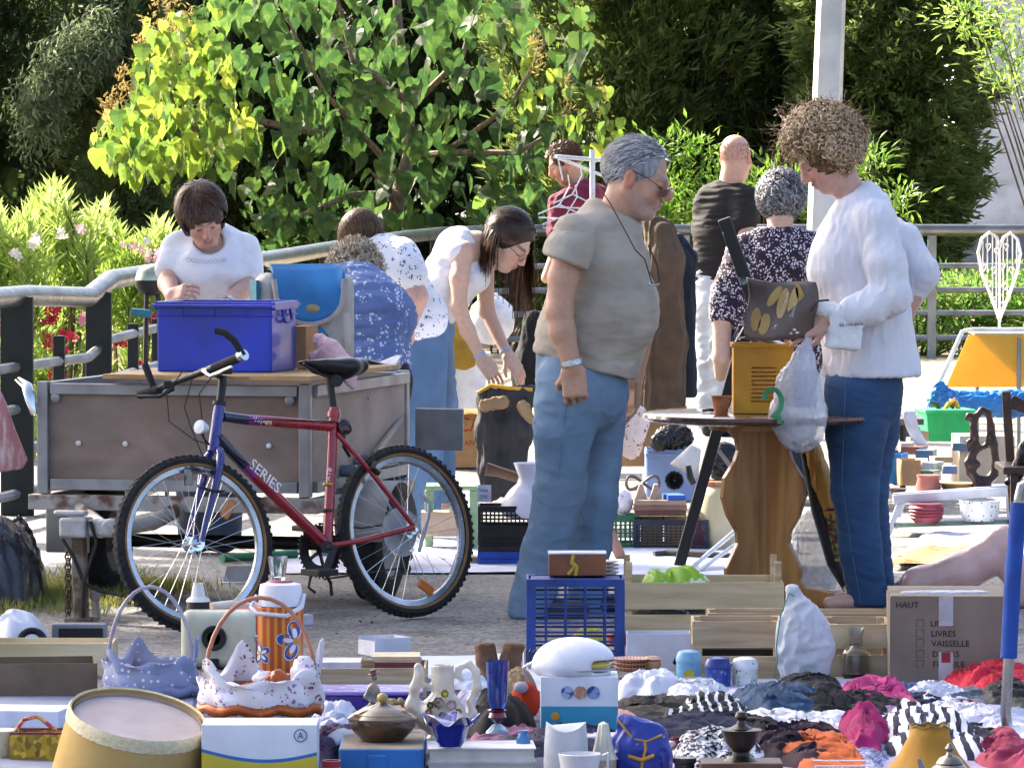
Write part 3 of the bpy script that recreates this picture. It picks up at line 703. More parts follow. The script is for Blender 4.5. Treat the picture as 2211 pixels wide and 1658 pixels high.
def wheel_small(x):
 t=B();t.lathe([(.12,-.055),(.17,-.065),(.205,-.05),(.212,0),(.205,.05),(.17,.065),(.12,.055)],(x,.55,.212),n=32,R=frame((1,0,0)),cap=False);w=t.build('wheel',M_RUBBER,tr,True)
 t=B();t.lathe([(.0,-.05),(.04,-.05),(.05,-.025),(.10,-.03),(.125,-.058),(.128,.058),(.10,.03),(.05,.025),(.04,.05),(0,.05)],(x,.55,.212),n=28,R=frame((1,0,0)));t.build('rim',M_GREYPAINT,w,True)
 t=B()
 for k in range(5):a=k*1.2566;t.cyl((x+.04,.55+math.cos(a)*.035,.212+math.sin(a)*.035),(x+.062,.55+math.cos(a)*.035,.212+math.sin(a)*.035),.008,n=6)
 t.build('wheel_nuts',M_CHROME,w)
wheel_small(.09);wheel_small(-W_+.06)
b=B();b.box((-W_+.02,.27,.29),(.17,.012,.22));b.build('mud_flap',M_GREYPAINT,tr,bev=.01)
b=B()
b.grid(lambda u,v:(.02+.16*v,.55+.255*math.cos(math.pi*(.05+.9*u)),.20+.245*math.sin(math.pi*(.05+.9*u))),16,2);b.build('mudguard',M_GREYPAINT,tr,True,solid=.006)
b=B();b.box((.12,D_+.01,.60),(.19,.02,.16));lp_=b.build('lamp_plate',mat('#8b8f93',rough=.5,metal=.4),tr,bev=.004)
b=B();b.bar((-.0,D_-.1,.645),(-.02+.05,.62,.50),.012,.02);b.bar((.0,D_-.05,.49),(.03,.42,.485),.012,.02);b.build('tailgate_stay',mat('#b9b4b0',rough=.5,metal=.5),tr)
for y,z in((.40,.49),(.58,.515),(.66,.51)):
 b=B();b.cyl((.0,y,z),(.055,y,z),.024,.024,n=14);b.cyl((.055,y,z),(.06,y,z),.015,n=12);b.build('stay_bolt',mat('#7f93ad',rough=.25,metal=.7),tr,True)
for y,z in((.28,.73),(.75,.74),(.3,.6),(.95,.52)):
 b=B();b.lathe([(.008,0),(.006,.004),(0,.005)],(0,y,z),n=8,R=frame((1,0,0)));b.build('screw',M_RUSTY,tr)
inv=Matrix.Translation(tr.location)@Matrix.Rotation(math.radians(-14.45),4,'Z');inv=inv.inverted()
def LT(px,py,d):return inv@Vector(P(px,py,d))
def LTg(px,py):return inv@Vector(G(px,py))
b=B();b.tube([LT(215,1145,19.62),LT(330,1128,19.8),Vector((-.5,.02,.37))],.028,n=10);b.tube([LT(240,1148,19.62),Vector((-.9,.03,.37))],.022,n=8);b.build('drawbar',M_RUSTY,tr,True)
q=LT(165,1138,19.6);b=B();b.box(q,(.10,.10,.07));b.box(q+Vector((.085,0,0)),(.08,.05,.06));b.cyl(q+Vector((.13,-.03,0)),q+Vector((.13,.03,0)),.034,n=14);b.box(q+Vector((-.02,0,.05)),(.12,.05,.02));b.build('coupling_head',mat('#b4b6ba','#918c86',rough=.45,metal=.4,scale=14),tr,bev=.012)
b=B();b.bar(q+Vector((.01,.0,-.03)),LTg(176,1344),.045,.05);b.box(LTg(176,1344)+Vector((0,0,.01)),(.10,.09,.02));b.build('prop_stand',mat('#8d8578','#5a4636',pat='blotch',scale=14,thr=.52,soft=.08,rough=.8),tr,bev=.004)
b=B();b.bar(LT(205,1290,19.7),LT(208,1345,19.7),.02,.03);b.cyl(LT(205,1285,19.7),LT(205,1285,19.6),.02);b.build('coupling_ring',M_RUSTY,tr)
for k in range(13):
 c=Vector(LT(147,1190+k*11.5,19.58));b=B();pts=[c+Vector((.010*math.cos(t)*(1 if k%2 else .3),.010*math.cos(t)*(.3 if k%2 else 1),.015*math.sin(t)))for t in[i*math.pi/4 for i in range(8)]];b.tube(pts,.0035,n=5,closed=True);b.build('chain_link',mat('#5a4838','#3b2f26',rough=.7,metal=.4),tr,True)
b=B();b.tube([LT(135,1165,19.58),LT(160,1205,19.55),LT(182,1260,19.55),LT(215,1275,19.55),LT(265,1285,19.5)],.007,n=6);b.tube([LT(195,1125,19.55),LT(208,1170,19.55),LT(180,1260,19.53),LT(178,1335,19.53)],.007,n=6);b.build('cable',M_BLACK,tr,True)
b=B();b.tube([LT(38,818,20.3),LT(58,832,20.25),LT(66,860,20.22),LT(74,895,20.22)],[.012,.02,.022,.012],n=10,flat=.5);b.build('chrome_arch',M_CHROME,tr,True)  # bent chrome arch at the trailer's left corner, not a working lamp
b=B();b.box((-.37,.52,.8475),(.78,1.22,.018));bd=b.build('plywood_board',M_BOARD,None,bev=.002);bd.location=tr.location;bd.rotation_euler=tr.rotation_euler
tag(bd,'plywood board laid across the open trailer under the blue crate','board')
bd2=text('EMBALLAGES',.016,mat('#8a6a45',rough=.8),bd,(-.30,-.0935,.8425),FACE)
TZ=.858
def crate_walls(b,w,d,h,t=.008):
 b.box((0,-d/2,h/2),(w,t,h));b.box((0,d/2,h/2),(w,t,h));b.box((-w/2,0,h/2),(t,d-t,h));b.box((w/2,0,h/2),(t,d-t,h));b.box((0,0,.006),(w-t,d-t,.01))
M_BLUE=mat('#1638bc','#122e9e',rough=.34,scale=4,var=.08,coat=.1)
cp=P(467,826,20.25);bc=T('storage_crate','large royal blue plastic crate standing on the trailer board','crate',(cp[0]+.03,20.42,TZ),rz=math.radians(-14.45))
b=B();crate_walls(b,.43,.31,.255);b.build('body',M_BLUE,bc,bev=.008)
b=B()
for(c,s)in(((0,-.165,.24),(.46,.03,.012)),((0,.165,.24),(.46,.03,.012)),((-.225,0,.24),(.012,.30,.03)),((.225,0,.24),(.012,.30,.03)),((0,-.159,.205),(.44,.012,.006)),((.219,0,.205),(.012,.32,.006))):b.box(c,s)
b.build('rim',M_BLUE,bc,bev=.003)
for x in(-.12,.0,.12):
 b=B();b.box((x,-.158,.22),(.006,.01,.05));b.build('rib',M_BLUE,bc)
b=B();b.tube([(.225,-.05,.235),(.235,-.05,.19),(.235,-.03,.18),(.235,.03,.18),(.235,.05,.19),(.225,.05,.235)],.006,n=6);b.build('handle',M_BLUE,bc,True)
M_SBL=mat('#3480bc','#2a70a8',rough=.75,scale=10,bump=.1,bscale=200);M_SGR=mat('#c6c3be','#b0ada8',rough=.8,scale=12,bump=.1,bscale=200)
sp_=P(655,775,20.95);sat=T('school_satchel','blue and grey school satchel with rounded flap on the trailer','satchel',(sp_[0],20.98,TZ),rz=math.radians(12))
SB=S(.007);SB.box((0,0,.17),(.185,.085,.175),rnd=.05);SB.ell((0,-.055,.12),(.16,.06,.12),k=.03)
SB.build('body',M_SGR,sat,world=False,fold=[(.003,20,3)])
b=B()
def flap(u,v):
 x=-.135+.27*u;e=math.sqrt(max(0,1-(2*u-1)**2));n=.345-v*(.03+.17*e**.7);dz=v
 y=-.005-.10*math.sin(min(1,v*1.6)*math.pi/2)-(.02*e*v)
 return(x,y-.016,n+.022*(1-v)+.010)
b.grid(flap,20,9);fl_=b.build('flap',M_SBL,sat,True,solid=.01)
b=B();b.tube([Vector(flap(i/20,1.0))+Vector((0,-.004,0))for i in range(21)],.011,n=6);b.build('trim',mat('#b5b0ac',rough=.8),fl_,True)
b=B();b.lathe([(.028,0),(.028,.005),(.022,.008),(0,.008)],(.01,-.135,.215),n=20,R=frame((0,-1,.1)),sx=1.0,sy=.6);b.build('badge',mat('#b5a678',rough=.4,metal=.3),fl_,True)
b=B();b.grid(lambda u,v:(-.10+.2*u,-.122-.012*math.sin(math.pi*u),.005+v*.155*math.sqrt(max(0.02,1-(2*u-1)**2))),14,6);b.build('pocket',M_SBL,sat,True,solid=.012)
b=B();b.grid(lambda u,v:(-.188,-.08+.15*u,.02+.30*v),3,3);b.build('side_gusset',mat('#2a7f96',rough=.8),sat,solid=.012)
for x in(-.125,.14):
 b=B();b.tube([(x,-.13,.20),(x+.005,-.135,.10),(x+.01,-.12,.02)],.012,n=6,flat=.3);b.build('strap',M_SGR,sat,True)
M_CARD=mat('#b08a5e','#9c7850',rough=.85,scale=6,var=.1);M_CARDD=mat('#8d8378','#7d7369',rough=.85,scale=6,var=.08)
q=P(660,800,20.7);b=B();b.box((0,0,.06),(.055,.16,.155));thing('cardboard_carton',b,M_CARD,'small brown cardboard carton wedged between blue crate and satchel','carton',(q[0],20.62,TZ+.02),rz=-.25)
SB=S(.007);q0=np.array([0.,0,0])
q1=P(690,730,20.45);SB.chain([(P(690,735,20.5),.025),(P(715,755,20.42),.03),(P(740,785,20.40),.026),(P(755,815,20.30),.018),(P(762,835,20.28),.010)],k=.03);SB.chain([(P(680,770,20.45),.02),(P(720,775,20.42),.028),(P(745,790,20.4),.02)],k=.03)
t=T('pink_cloth','pale pink garment hanging over the trailer edge beside the saddle','cloth',q1*np.array([1,1,0])+np.array([0,0,TZ]));SB.build('cloth',mat('#e6c4c8','#d8b0b6',rough=.9,bump=.15,bscale=120),t,fold=[(.007,55,2),(.003,120,5)])
q=P(815,790,21.1);b=B();b.grid(lambda u,v:(-.085+.17*u,-.05+.10*v,.006+.012*math.sin(5*u+3*v)+.012*u*v),8,5);thing('paper_sheets',b,mat('#cfd6e4',rough=.8),'white crumpled papers lying on the trailer board behind the saddle','papers',(q[0],21.05,TZ+.001),solid=.006,rz=-.25)
# ------------------------------------------------------------------ bicycle

cF=Vector(G(405,1372));cR=Vector(G(884,1337));fwd=(cF-cR);wb=fwd.length;fwd.normalize()
side_v=Vector((-fwd.y,fwd.x,0));side_v=side_v if side_v.y<0 else-side_v
ROLL=math.radians(9);upv=(Vector((0,0,1))*math.cos(ROLL)-side_v*math.sin(ROLL)).normalized();nrm=fwd.cross(upv).normalized();nrm=nrm if nrm.y<0 else-nrm
def BP(px,py,off=0.0):
 r=Vector(ray(px,py));o=Vector((0,0,CAMH));t=(cR+nrm*off-o).dot(nrm)/r.dot(nrm);return o+r*t
bike=T('bicycle','red and blue mountain bike leaning against the trailer','bicycle',(cR+cF)/2)
M_RED=mat('#a31226','#8a0e1f',rough=.25,coat=.6,scale=5,var=.06);M_NAVY=mat('#26307f','#1d2566',rough=.25,coat=.6,scale=5,var=.06);M_PURP=mat('#8a2a78','#6d2066',rough=.25,coat=.6)
M_DKBLUE=mat('#171c48','#10143a',rough=.25,coat=.6)
M_TAN=mat('#94704a','#7f5e3c',rough=.8);M_SPOKE=mat('#c9cbcd',rough=.3,metal=.9,pat='flat');M_RIM=mat('#b9bec8','#9da3ad',rough=.25,metal=.8,scale=10)
RW=.309
def bwheel(center,axis,upd):
 axis=axis.normalized();R=frame(axis,upd)
 t=B();t.lathe([(.268,-.015),(.277,-.020),(.293,-.0225),(.304,-.014),(RW-.001,0),(.304,.014),(.293,.0225),(.277,.020),(.268,.015)],center,n=56,R=R,cap=False);w=t.build('wheel',M_RUBBER,bike,True,world=True)
 t=B()
 for k in range(72):
  a=2*math.pi*k/72
  for s_,da in((-1,0),(1,math.pi/72)):
   rad=R@Vector((math.cos(a+da),math.sin(a+da),0));tang=R@Vector((-math.sin(a+da),math.cos(a+da),0));t.box(center+rad*(RW-.0072)+axis*s_*.011,(.011,.012,.012),Matrix((rad,tang,axis)).transposed())
 tr_=t.build('tread',M_RUBBER,w,world=True);tr_['kind']='stuff'
 for s_ in(-1,1):
  t=B();t.lathe([(.269,.0165*s_),(.274,.0200*s_),(.279,.0212*s_)],center,n=56,R=R,cap=False);t.build('sidewall_band',M_TAN,w,True,world=True)
 t=B();t.lathe([(.246,-.006),(.250,-.011),(.272,-.0125),(.272,.0125),(.250,.011),(.246,.006),(.246,-.006)],center,n=56,R=R,cap=False);t.build('rim',M_RIM,w,True,world=True)
 t=B();t.cyl(center-axis*.045,center+axis*.045,.016,n=14);t.cyl(center-axis*.03,center-axis*.026,.028,n=16);t.cyl(center+axis*.026,center+axis*.03,.028,n=16);t.cyl(center-axis*.062,center+axis*.062,.007,n=10);t.build('hub',M_CHROME,w,True,world=True)
 for k in range(32):
  a=2*math.pi*k/32;s_=1 if k%2 else-1;lead=(.75 if(k//2)%2 else-.75)
  p0=center+R@Vector((math.cos(a+lead)*.027,math.sin(a+lead)*.027,0))+axis*(s_*.028);p1=center+R@Vector((math.cos(a)*.248,math.sin(a)*.248,0))
  t=B();t.cyl(p0,p1,.0011,n=4,cap=False);t.build('spoke',M_SPOKE,w,world=True)
 return w
hubR=BP(876,1147);wR=bwheel(hubR,nrm,upv)
steer=math.radians(9);nf=(nrm*math.cos(steer)+fwd*math.sin(steer)).normalized()
if abs(nf.x)>abs(nrm.x):nf=(nrm*math.cos(steer)-fwd*math.sin(steer)).normalized()
hubF=BP(418,1174);wF=bwheel(hubF,nf,upv)
def orange_reflector(c,ax,a):
 t=B();t.box(c,(.034,.075,.012),frame(ax,a));return t
ff=nf.cross(upv).normalized()
orange_reflector(BP(917,1268)+nrm*.005,nrm,(fwd*-.55+upv*.83)).build('reflector',mat('#d9741a','#c05f10',rough=.25,coat=.5),wR,bev=.01,world=True)
orange_reflector(BP(492,1100)+nrm*.005,nf,(ff*.75+upv*.66)).build('reflector',mat('#d98a1a','#c96f10',rough=.25,coat=.5),wF,bev=.01,world=True)
def tubep(name,pts,r,m,off=0.0,parent=bike,n=12):
 t=B();t.tube([BP(*p[:2],p[2]if len(p)>2 else off)for p in pts],r,n=n);return t.build(name,m,parent,True,world=True)
tubep('head_tube',[(475,872),(460,975)],.021,M_NAVY)
tt=tubep('top_tube',[(480,899),(532,906)],.0185,M_DKBLUE);tubep('top_tube',[(532,906),(565,908)],.0186,M_PURP);tubep('top_tube',[(565,908),(722,921)],.0185,M_RED)
dt=tubep('down_tube',[(470,945),(528,1005)],.0205,M_DKBLUE);tubep('down_tube',[(528,1005),(548,1026)],.0206,M_PURP);tubep('down_tube',[(548,1026),(706,1178)],.0205,M_RED)
stb=tubep('seat_tube',[(722,880),(706,1182)],.0185,M_RED);tubep('seat_clamp',[(721,890),(720,902)],.024,M_RED);tubep('seat_post',[(711,812),(721,890)],.0135,M_BLACK)
for s_ in(-.045,.045):
 tubep('seat_stay',[(727,935,s_*.4),(800,1018,s_),(893,1135,s_*1.35)],.009,M_RED);tubep('chain_stay',[(712,1178,s_*.7),(780,1167,s_),(893,1138,s_*1.35)],.0105,M_RED)
tubep('stay_bridge',[(765,985,-.05),(765,985,.05)],.006,M_RED)
tubep('band',[(706,1100),(706,1106)],.021,M_BLACK);tubep('band',[(708,1043),(708,1048)],.0195,mat('#d8b020',rough=.4))
b=B();b.cyl(BP(706,1180,-.04),BP(706,1180,.045),.022,n=14);b.build('bottom_bracket',M_BLACK,bike,True,world=True)
for s_ in(-.05,.05):
 a=BP(462,985)+nf*s_;c=BP(455,1030)+nf*s_;e=hubF+nf*s_*1.1
 b=B();b.tube([BP(466,972)+nf*s_*.5,a,c,e+(a-e)*.25+ff*0,e],[.014,.0155,.0145,.011,.009],n=10);b.build('fork_leg',M_NAVY,bike,True,world=True)
tubep('steering_stem',[(482,812),(478,850),(474,874)],.015,M_BLACK);tubep('headset_ring',[(474,868),(473,876)],.024,M_BLACK)
hb0=BP(476,812);dmid=hb0 .y
A_=Vector(P(302,852,dmid+.20));B_=Vector(P(527,767,dmid-.20));mid=Vector(P(470,798,dmid-.07))
b=B();b.tube([A_,Vector(P(370,828,dmid+.10)),Vector(P(430,806,dmid)),Vector(P(470,790,dmid-.08)),B_],.0115,n=10);hb=b.build('handlebar',M_BLACK,bike,True,world=True)
b=B();b.tube([Vector(P(430,806,dmid)),Vector(P(455,795,dmid)),hb0],.014,n=8);b.build('stem',M_BLACK,bike,True,world=True)
for(p0,p1,d0,d1)in(((302,852),(345,840),.20,.14),((462,795),(527,767),-.08,-.20)):
 b=B();b.cyl(P(*p0,dmid+d0),P(*p1,dmid+d1),.0165,n=12);b.build('grip',M_RUBBER,hb,True,world=True)
b=B();b.tube([P(525,768,dmid-.2),P(505,735,dmid-.2),P(485,718,dmid-.2),P(466,714,dmid-.19)],[.012,.013,.013,.012],n=10);b.build('bar_end',M_RUBBER,hb,True,world=True)
b=B();b.tube([P(332,838,dmid+.16),P(322,812,dmid+.17),P(313,786,dmid+.18)],[.012,.013,.012],n=10);b.build('bar_end',M_RUBBER,hb,True,world=True)
b=B();b.cyl(P(528,766,dmid-.205),P(519,770,dmid-.19),.02,n=14);b.build('end_clamp',M_CHROME,hb,True,world=True)
for p in(((375,838,.08),(345,856,.07),(296,856,.1)),((440,800,-.05),(455,812,-.10),(500,792,-.2))):
 b=B();b.tube([P(x,y,dmid+o_)for x,y,o_ in p],[.009,.007,.005],n=6);b.build('brake_lever',M_BLACK if p[0][0]<400 else M_CHROME,hb,True,world=True)
b=B();b.box(P(460,805,dmid-.06),(.05,.03,.03));b.box(P(490,800,dmid-.12),(.04,.03,.025));b.box(P(365,830,dmid+.1),(.04,.03,.03));b.build('shifter',M_BLACK,hb,bev=.006,world=True)['kind']='stuff'
for pts in([(395,800,.0),(360,850,-.02),(365,910,-.03),(420,950,-.05),(460,962,-.05)],[(420,800,-.02),(398,880,-.04),(415,930,-.05),(440,990,-.04)],[(460,810,-.08),(430,850,-.1),(440,940,-.08),(450,985,-.05)]):
 b=B();b.tube([P(x,y,dmid+o_+.05)for x,y,o_ in pts],.0022,n=5);b.build('brake_cable',M_BLACK,bike,True,world=True)
b=B();b.tube([BP(470,940,.02),BP(500,975,.03),BP(560,1020,.02)],.0022,n=5);b.tube([BP(490,905,.02),BP(640,908,.022),BP(725,910,.02),BP(742,940,.02)],.002,n=5);b.build('gear_cable',M_BLACK,bike,True,world=True)
b=B();b.lathe([(.004,-.035),(.016,-.03),(.026,0),(.024,.006),(0,.008)],BP(432,922,.03),n=18,R=frame((-.6,-.75,.2)));b.build('front_lamp',mat('#cfd3da',rough=.15,coat=.7),bike,True,world=True)
b=B();b.tube([BP(452,960,.02),BP(440,945,.03),BP(432,926,.03)],.004,n=6);b.build('lamp_bracket',M_BLACK,bike,True,world=True)
b=B();b.box(BP(407,1030,.02),(.03,.03,.055));b.tube([BP(410,1010,.03),BP(440,1015,.04),BP(470,1015,.05)],.008,n=6);b.tube([BP(425,1048,.05),BP(450,1058,.06),BP(487,1062,.07)],.007,n=6);b.build('front_brake',mat('#3a3c3f','#8a8d90',pat='blotch',thr=.55,rough=.4,metal=.4),bike,bev=.004,world=True)
b=B();b.tube([BP(808,998,.045),BP(806,1012,.06),BP(818,1022,.06)],.010,n=6);b.build('rear_brake',M_BLACK,bike,True,world=True)
b=B();b.lathe([(.012,-.03),(.026,-.015),(.028,.004),(.018,.012),(0,.014)],BP(745,922,.03),n=18,R=frame((.5,-.8,.3)));b.build('rear_lamp',mat('#3a0d10','#25080a',rough=.2,coat=.5),bike,True,world=True)
b=B();b.tube([BP(743,940,.02),BP(742,965,.02),BP(755,985,.01)],.006,n=6);b.build('lamp_bracket',M_BLACK,bike,True,world=True)
ca=BP(690,1190,-.05);b=B();R=frame(nrm)
b.lathe([(.05,-.002),(.088,-.002),(.092,0),(.088,.002),(.05,.002),(.05,-.002)],ca,n=40,R=R,cap=False)
for k in range(36):a=k*math.pi/18;b.box(ca+R@Vector((math.cos(a)*.094,math.sin(a)*.094,0)),(.008,.007,.003),R@Matrix.Rotation(a,3,'Z'))
for k in range(5):a=k*1.2566;b.bar(ca,ca+R@Vector((math.cos(a)*.06,math.sin(a)*.06,0)),.012,.004)
b.build('chainring',M_BLACK,bike,world=True)['kind']='stuff'
b=B();b.bar(BP(706,1182,.05),BP(725,1180,.06),.02,.016);b.bar(BP(722,1180,.06),BP(703,1235,.06),.028,.014);b.build('crank',M_BLACK,bike,bev=.004,world=True)
b=B();b.bar(BP(690,1188,-.055),BP(672,1140,-.06),.026,.014);b.build('crank',M_BLACK,bike,bev=.004,world=True)
b=B();pc=BP(690,1235,.10);b.box(pc,(.09,.10,.022),Matrix((fwd,side_v,Vector((0,0,1)))).transposed());b.tube([pc+fwd*.04-Vector((0,0,.01)),pc+fwd*.05-Vector((0,0,.05)),pc+fwd*.02-Vector((0,0,.07))],.006,n=6);b.tube([pc-fwd*.03-Vector((0,0,.01)),pc-fwd*.05-Vector((0,0,.04)),pc-fwd*.055-Vector((0,0,.085))],.007,n=6);b.build('pedal',M_BLACK,bike,bev=.005,world=True)['kind']='stuff'
b=B();pc=BP(665,1140,-.12);b.box(pc,(.08,.09,.02),Matrix((fwd,side_v,Vector((0,0,1)))).transposed());b.build('pedal',M_BLACK,bike,bev=.005,world=True)
for r_,o_ in((.075,-.032),(.05,-.037)):
 b=B();b.lathe([(.02,-.003),(r_,-.003),(r_,.003),(.02,.003)],hubR+nrm*o_,n=30,R=R);b.build('cassette',mat('#7d7c76','#5d5a54',rough=.4,metal=.7),bike,True,world=True)
b=B();b.lathe([(.03,-.001),(.088,-.001),(.088,.001),(.03,.001)],hubR+nrm*-.024,n=36,R=R);b.build('spoke_guard',mat('#c8ccd0',alpha=.5,rough=.2,pat='flat'),bike,True,world=True)
b=B();b.tube([BP(688,1130,-.045),BP(780,1140,-.04),BP(876,1125,-.035)],.004,n=5);b.tube([BP(700,1250,-.045),BP(800,1235,-.04),BP(875,1225,-.04)],.004,n=5);b.build('chain',mat('#4a4540',rough=.5,metal=.6),bike,True,world=True)
b=B();b.tube([BP(880,1160,-.05),BP(872,1195,-.05),BP(882,1228,-.05)],.009,n=6);b.cyl(BP(880,1200,-.045),BP(880,1200,-.035),.02,n=12);b.cyl(BP(876,1228,-.045),BP(876,1228,-.035),.02,n=12);b.build('derailleur',M_BLACK,bike,True,world=True)
b=B();b.tube([BP(908,1066,.05),BP(926,1085,.055),BP(925,1115,.055),BP(905,1190,.055)],.0075,n=8);b.build('wheel_guard',mat('#aab0bb',rough=.35,metal=.5),bike,True,world=True)
SB=S(.005)
SB.chain([(BP(648,776),.016),(BP(690,790),.024),(BP(725,797),.030)],k=.02,side=nrm,flat=1.5);SB.chain([(BP(690,786),.02),(BP(740,795),.034),(BP(768,792),.032)],k=.03,side=nrm,flat=2.0)
SB.plane(BP(700,775),upv+fwd*.04,k=.012)
SB.build('saddle',mat('#1b1d21','#141518',rough=.35,scale=20),bike)
b=B();b.tube([BP(655,785,.02),BP(700,812,.022),BP(730,812,.022),BP(765,800,.03)],.0045,n=6);b.tube([BP(655,785,-.02),BP(700,812,-.022),BP(730,812,-.022),BP(765,800,-.03)],.0045,n=6);b.build('saddle_rail',M_BLACK,bike,True,world=True)
b=B();b.cyl(BP(727,822,-.02),BP(727,822,.03),.022,n=14);b.build('saddle_spring',M_BLACK,bike,True,world=True)
def on_tube(s,a,c,size,m,parent,lift,flip=False):
 pa=BP(*a)+nrm*lift;pc_=BP(*c)+nrm*lift;x=(pc_-pa).normalized();z=nrm;y=z.cross(x).normalized();Rm=Matrix((x,y,z)).transposed()
 return text(s,size,m,parent,pa-Vector(bike.location),Rm)
M_LET=mat('#e6e2e6',rough=.4,pat='flat')
on_tube('SERIES',(528,1008),(700,1172),.056,M_LET,bike,.0225);on_tube('Voyager',(540,912),(640,920),.026,M_LET,bike,.0195);on_tube('Trail',(562,918),(650,926),.020,mat('#e0a030',rough=.4,pat='flat'),bike,.0198);on_tube('ATB',(705,1040),(716,960),.026,M_LET,bike,.0195)
# ------------------------------------------------------------------ people

def nv(v):v=np.array(v,float);return v/np.linalg.norm(v)
def hframe(fwd,up):
 y=nv(fwd);z=nv(np.array(up,float)-y*np.dot(up,y));x=np.cross(y,z);return np.stack([x,y,z],1)
SKIN={'light':(.58,.36,.27),'tan':(.50,.29,.20),'pink':(.60,.35,.27)}
def add_head(s,c,R,k=1.0,male=False,nose=1.0,ears=True,jaw=1.0,neck=None,rn=.056):
 w=lambda x,y,z:c+R@(np.array([x,y,z])*k)
 E=lambda p,r,kk=.02,op='u',RR=None:s.ell(w(*p),np.array(r)*k,R if RR is None else R@RR,kk*k,op)
 Cc=lambda a,b,ra,rb,kk=.012,op='u':s.cap(w(*a),w(*b),ra*k,rb*k,kk*k,op)
 E((0,-.018,.032),(.074,.094,.084),.01);E((0,.030,-.028),(.061,.060,.082),.03)
 E((0,.052,-.094-.004*male),(.034*jaw,.032,.024),.025)
 for q in(-1,1):
  Cc((q*.056,-.008,-.042),(q*.022,.052,-.094),.020*jaw,.016,.02);E((q*.036,.058,-.032),(.026,.022,.026),.02)
  Cc((q*.042,.074,.024),(q*.012,.086,.020),.008,.009,.012)
  E((q*.031,.096,.002),(.019,.016,.012),.010,'s');s.ell(w(q*.031,.0755,.001),np.array((.0135,.0125,.0118))*k,R,.003)
  E((q*.0125,.097,-.034),(.010,.011,.009),.006)
  if ears:
   E((q*.078,-.010,-.006),(.010,.019,.032),.008);E((q*.088,-.006,-.002),(.006,.010,.019),.006,'s')
 Cc((0,.086,.016),(0,.107+.006*(nose-1),-.024),.0085,.0125*nose,.010);E((0,.108,-.029),(.0125*nose,.011,.010),.006)
 Cc((-.019,.084,-.059),(.019,.084,-.059),.0075,.0075,.008);Cc((0,.092,-.057),(0,.092,-.057),.0085,.0085,.008)
 Cc((-.015,.084,-.070),(.015,.084,-.070),.0085,.0085,.008);Cc((-.026,.094,-.0645),(.026,.094,-.0645),.0022,.0022,.004,'s')
 if neck is not None:s.cap(w(0,-.026,-.055),neck,rn*k,rn*1.08,.035)
def head_tint(V,c,R,k,base,stubble=None,brow=(.10,.07,.05),lips=(.46,.20,.17),hairline=None):
 q=(V-c)@R/k;C_=np.tile(np.array(base),(len(V),1));x,y,z=q.T;ax=np.abs(x)
 near=(np.linalg.norm(q,axis=1)<.17)
 def blend(w,colr):
  w=np.clip(w,0,1)[:,None]*near[:,None];C_[:]=C_*(1-w)+np.array(colr)*w
 g=lambda a,b,cc,s_:np.exp(-(((a-b)/s_)**2))
 warm=(base[0]*1.0,base[1]*.72,base[2]*.68)
 blend(.7*np.exp(-((ax-.04)/.02)**2-((z+.03)/.022)**2)*(y>.02),warm);blend(.75*np.exp(-(x/.018)**2-((z+.026)/.016)**2)*(y>.085),warm)
 blend(.8*(ax>.074)*(np.abs(z)<.04),(base[0]*1.02,base[1]*.66,base[2]*.6))
 if stubble:blend(.55*(y>.01)*np.clip((-.045-z+.3*(ax-.03))/.012,0,1)+.5*(y>.07)*np.exp(-((z+.048)/.008)**2)*(ax<.03),stubble)
 blend(1.2*(y>.075)*np.exp(-((z+.064)/.0095)**2-(x/.021)**4),lips)
 blend(1.3*(y>.05)*np.exp(-((z-.027-.1*(ax-.03))/.0055)**2-((ax-.031)/.02)**4),brow)
 blend(1.1*(y>.05)*np.exp(-((z+.004)/.0035)**2-((ax-.031)/.012)**4),(.06,.04,.035))
 return C_
def add_hand(s,wrist,d,back,k=1.0,curl=.5,thumb=1,spread=.10,kk=.010):
 d=nv(d);back=nv(np.array(back)-d*np.dot(back,d));sd=np.cross(back,d)*thumb
 pc=wrist+d*.045*k
 s.box(pc,np.array((.040,.048,.0135))*k,np.stack([sd,d,back],1),k=.02,rnd=.012*k)
 for i,(o,L,a)in enumerate(((.030,.076,.9),(.0105,.084,1.0),(-.0095,.078,1.1),(-.029,.062,1.2))):
  p=wrist+d*(.086-.004*abs(i-1.2))*k+sd*o*k;dr=nv(d+sd*spread*(1.4-i));ang=0.0;r=.0088-.0007*(i==3)
  for j,f in enumerate((.44,.31,.25)):
   ang+=curl*a*(.75 if j==0 else 1.0);v=dr*math.cos(ang)-back*math.sin(ang);q=p+v*L*f*k
   s.cap(p,q,r*k,(r-.0009)*k,kk*.5*k);p=q;r-=.0008
 p=wrist+d*.022*k+sd*.030*k
 v=nv(d*.75+sd*.75-back*(.25+.5*curl));q=p+v*.042*k;s.cap(p,q,.0125*k,.0105*k,kk*k);v2=nv(d*.95+sd*.15-back*(.2+.7*curl));s.cap(q,q+v2*.034*k,.0105*k,.0085*k,kk*.5*k)
def body_obj(s,loc,label,tint,rough=.55):
 V,F=s.mesh();me=mkmesh('person',V-np.array(loc),F,True);me.materials.append(mat('#c08a70',attr='tint',rough=rough,scale=60,var=.07,bump=.06,bscale=160))
 cc=tint(V);a=me.attributes.new('tint','FLOAT_COLOR','POINT');a.data.foreach_set('color',np.concatenate([cc,np.ones((len(cc),1))],1).astype(np.float32).ravel())
 o=link(bpy.data.objects.new('person',me));o.location=tuple(float(x)for x in loc);return tag(o,label,'person')
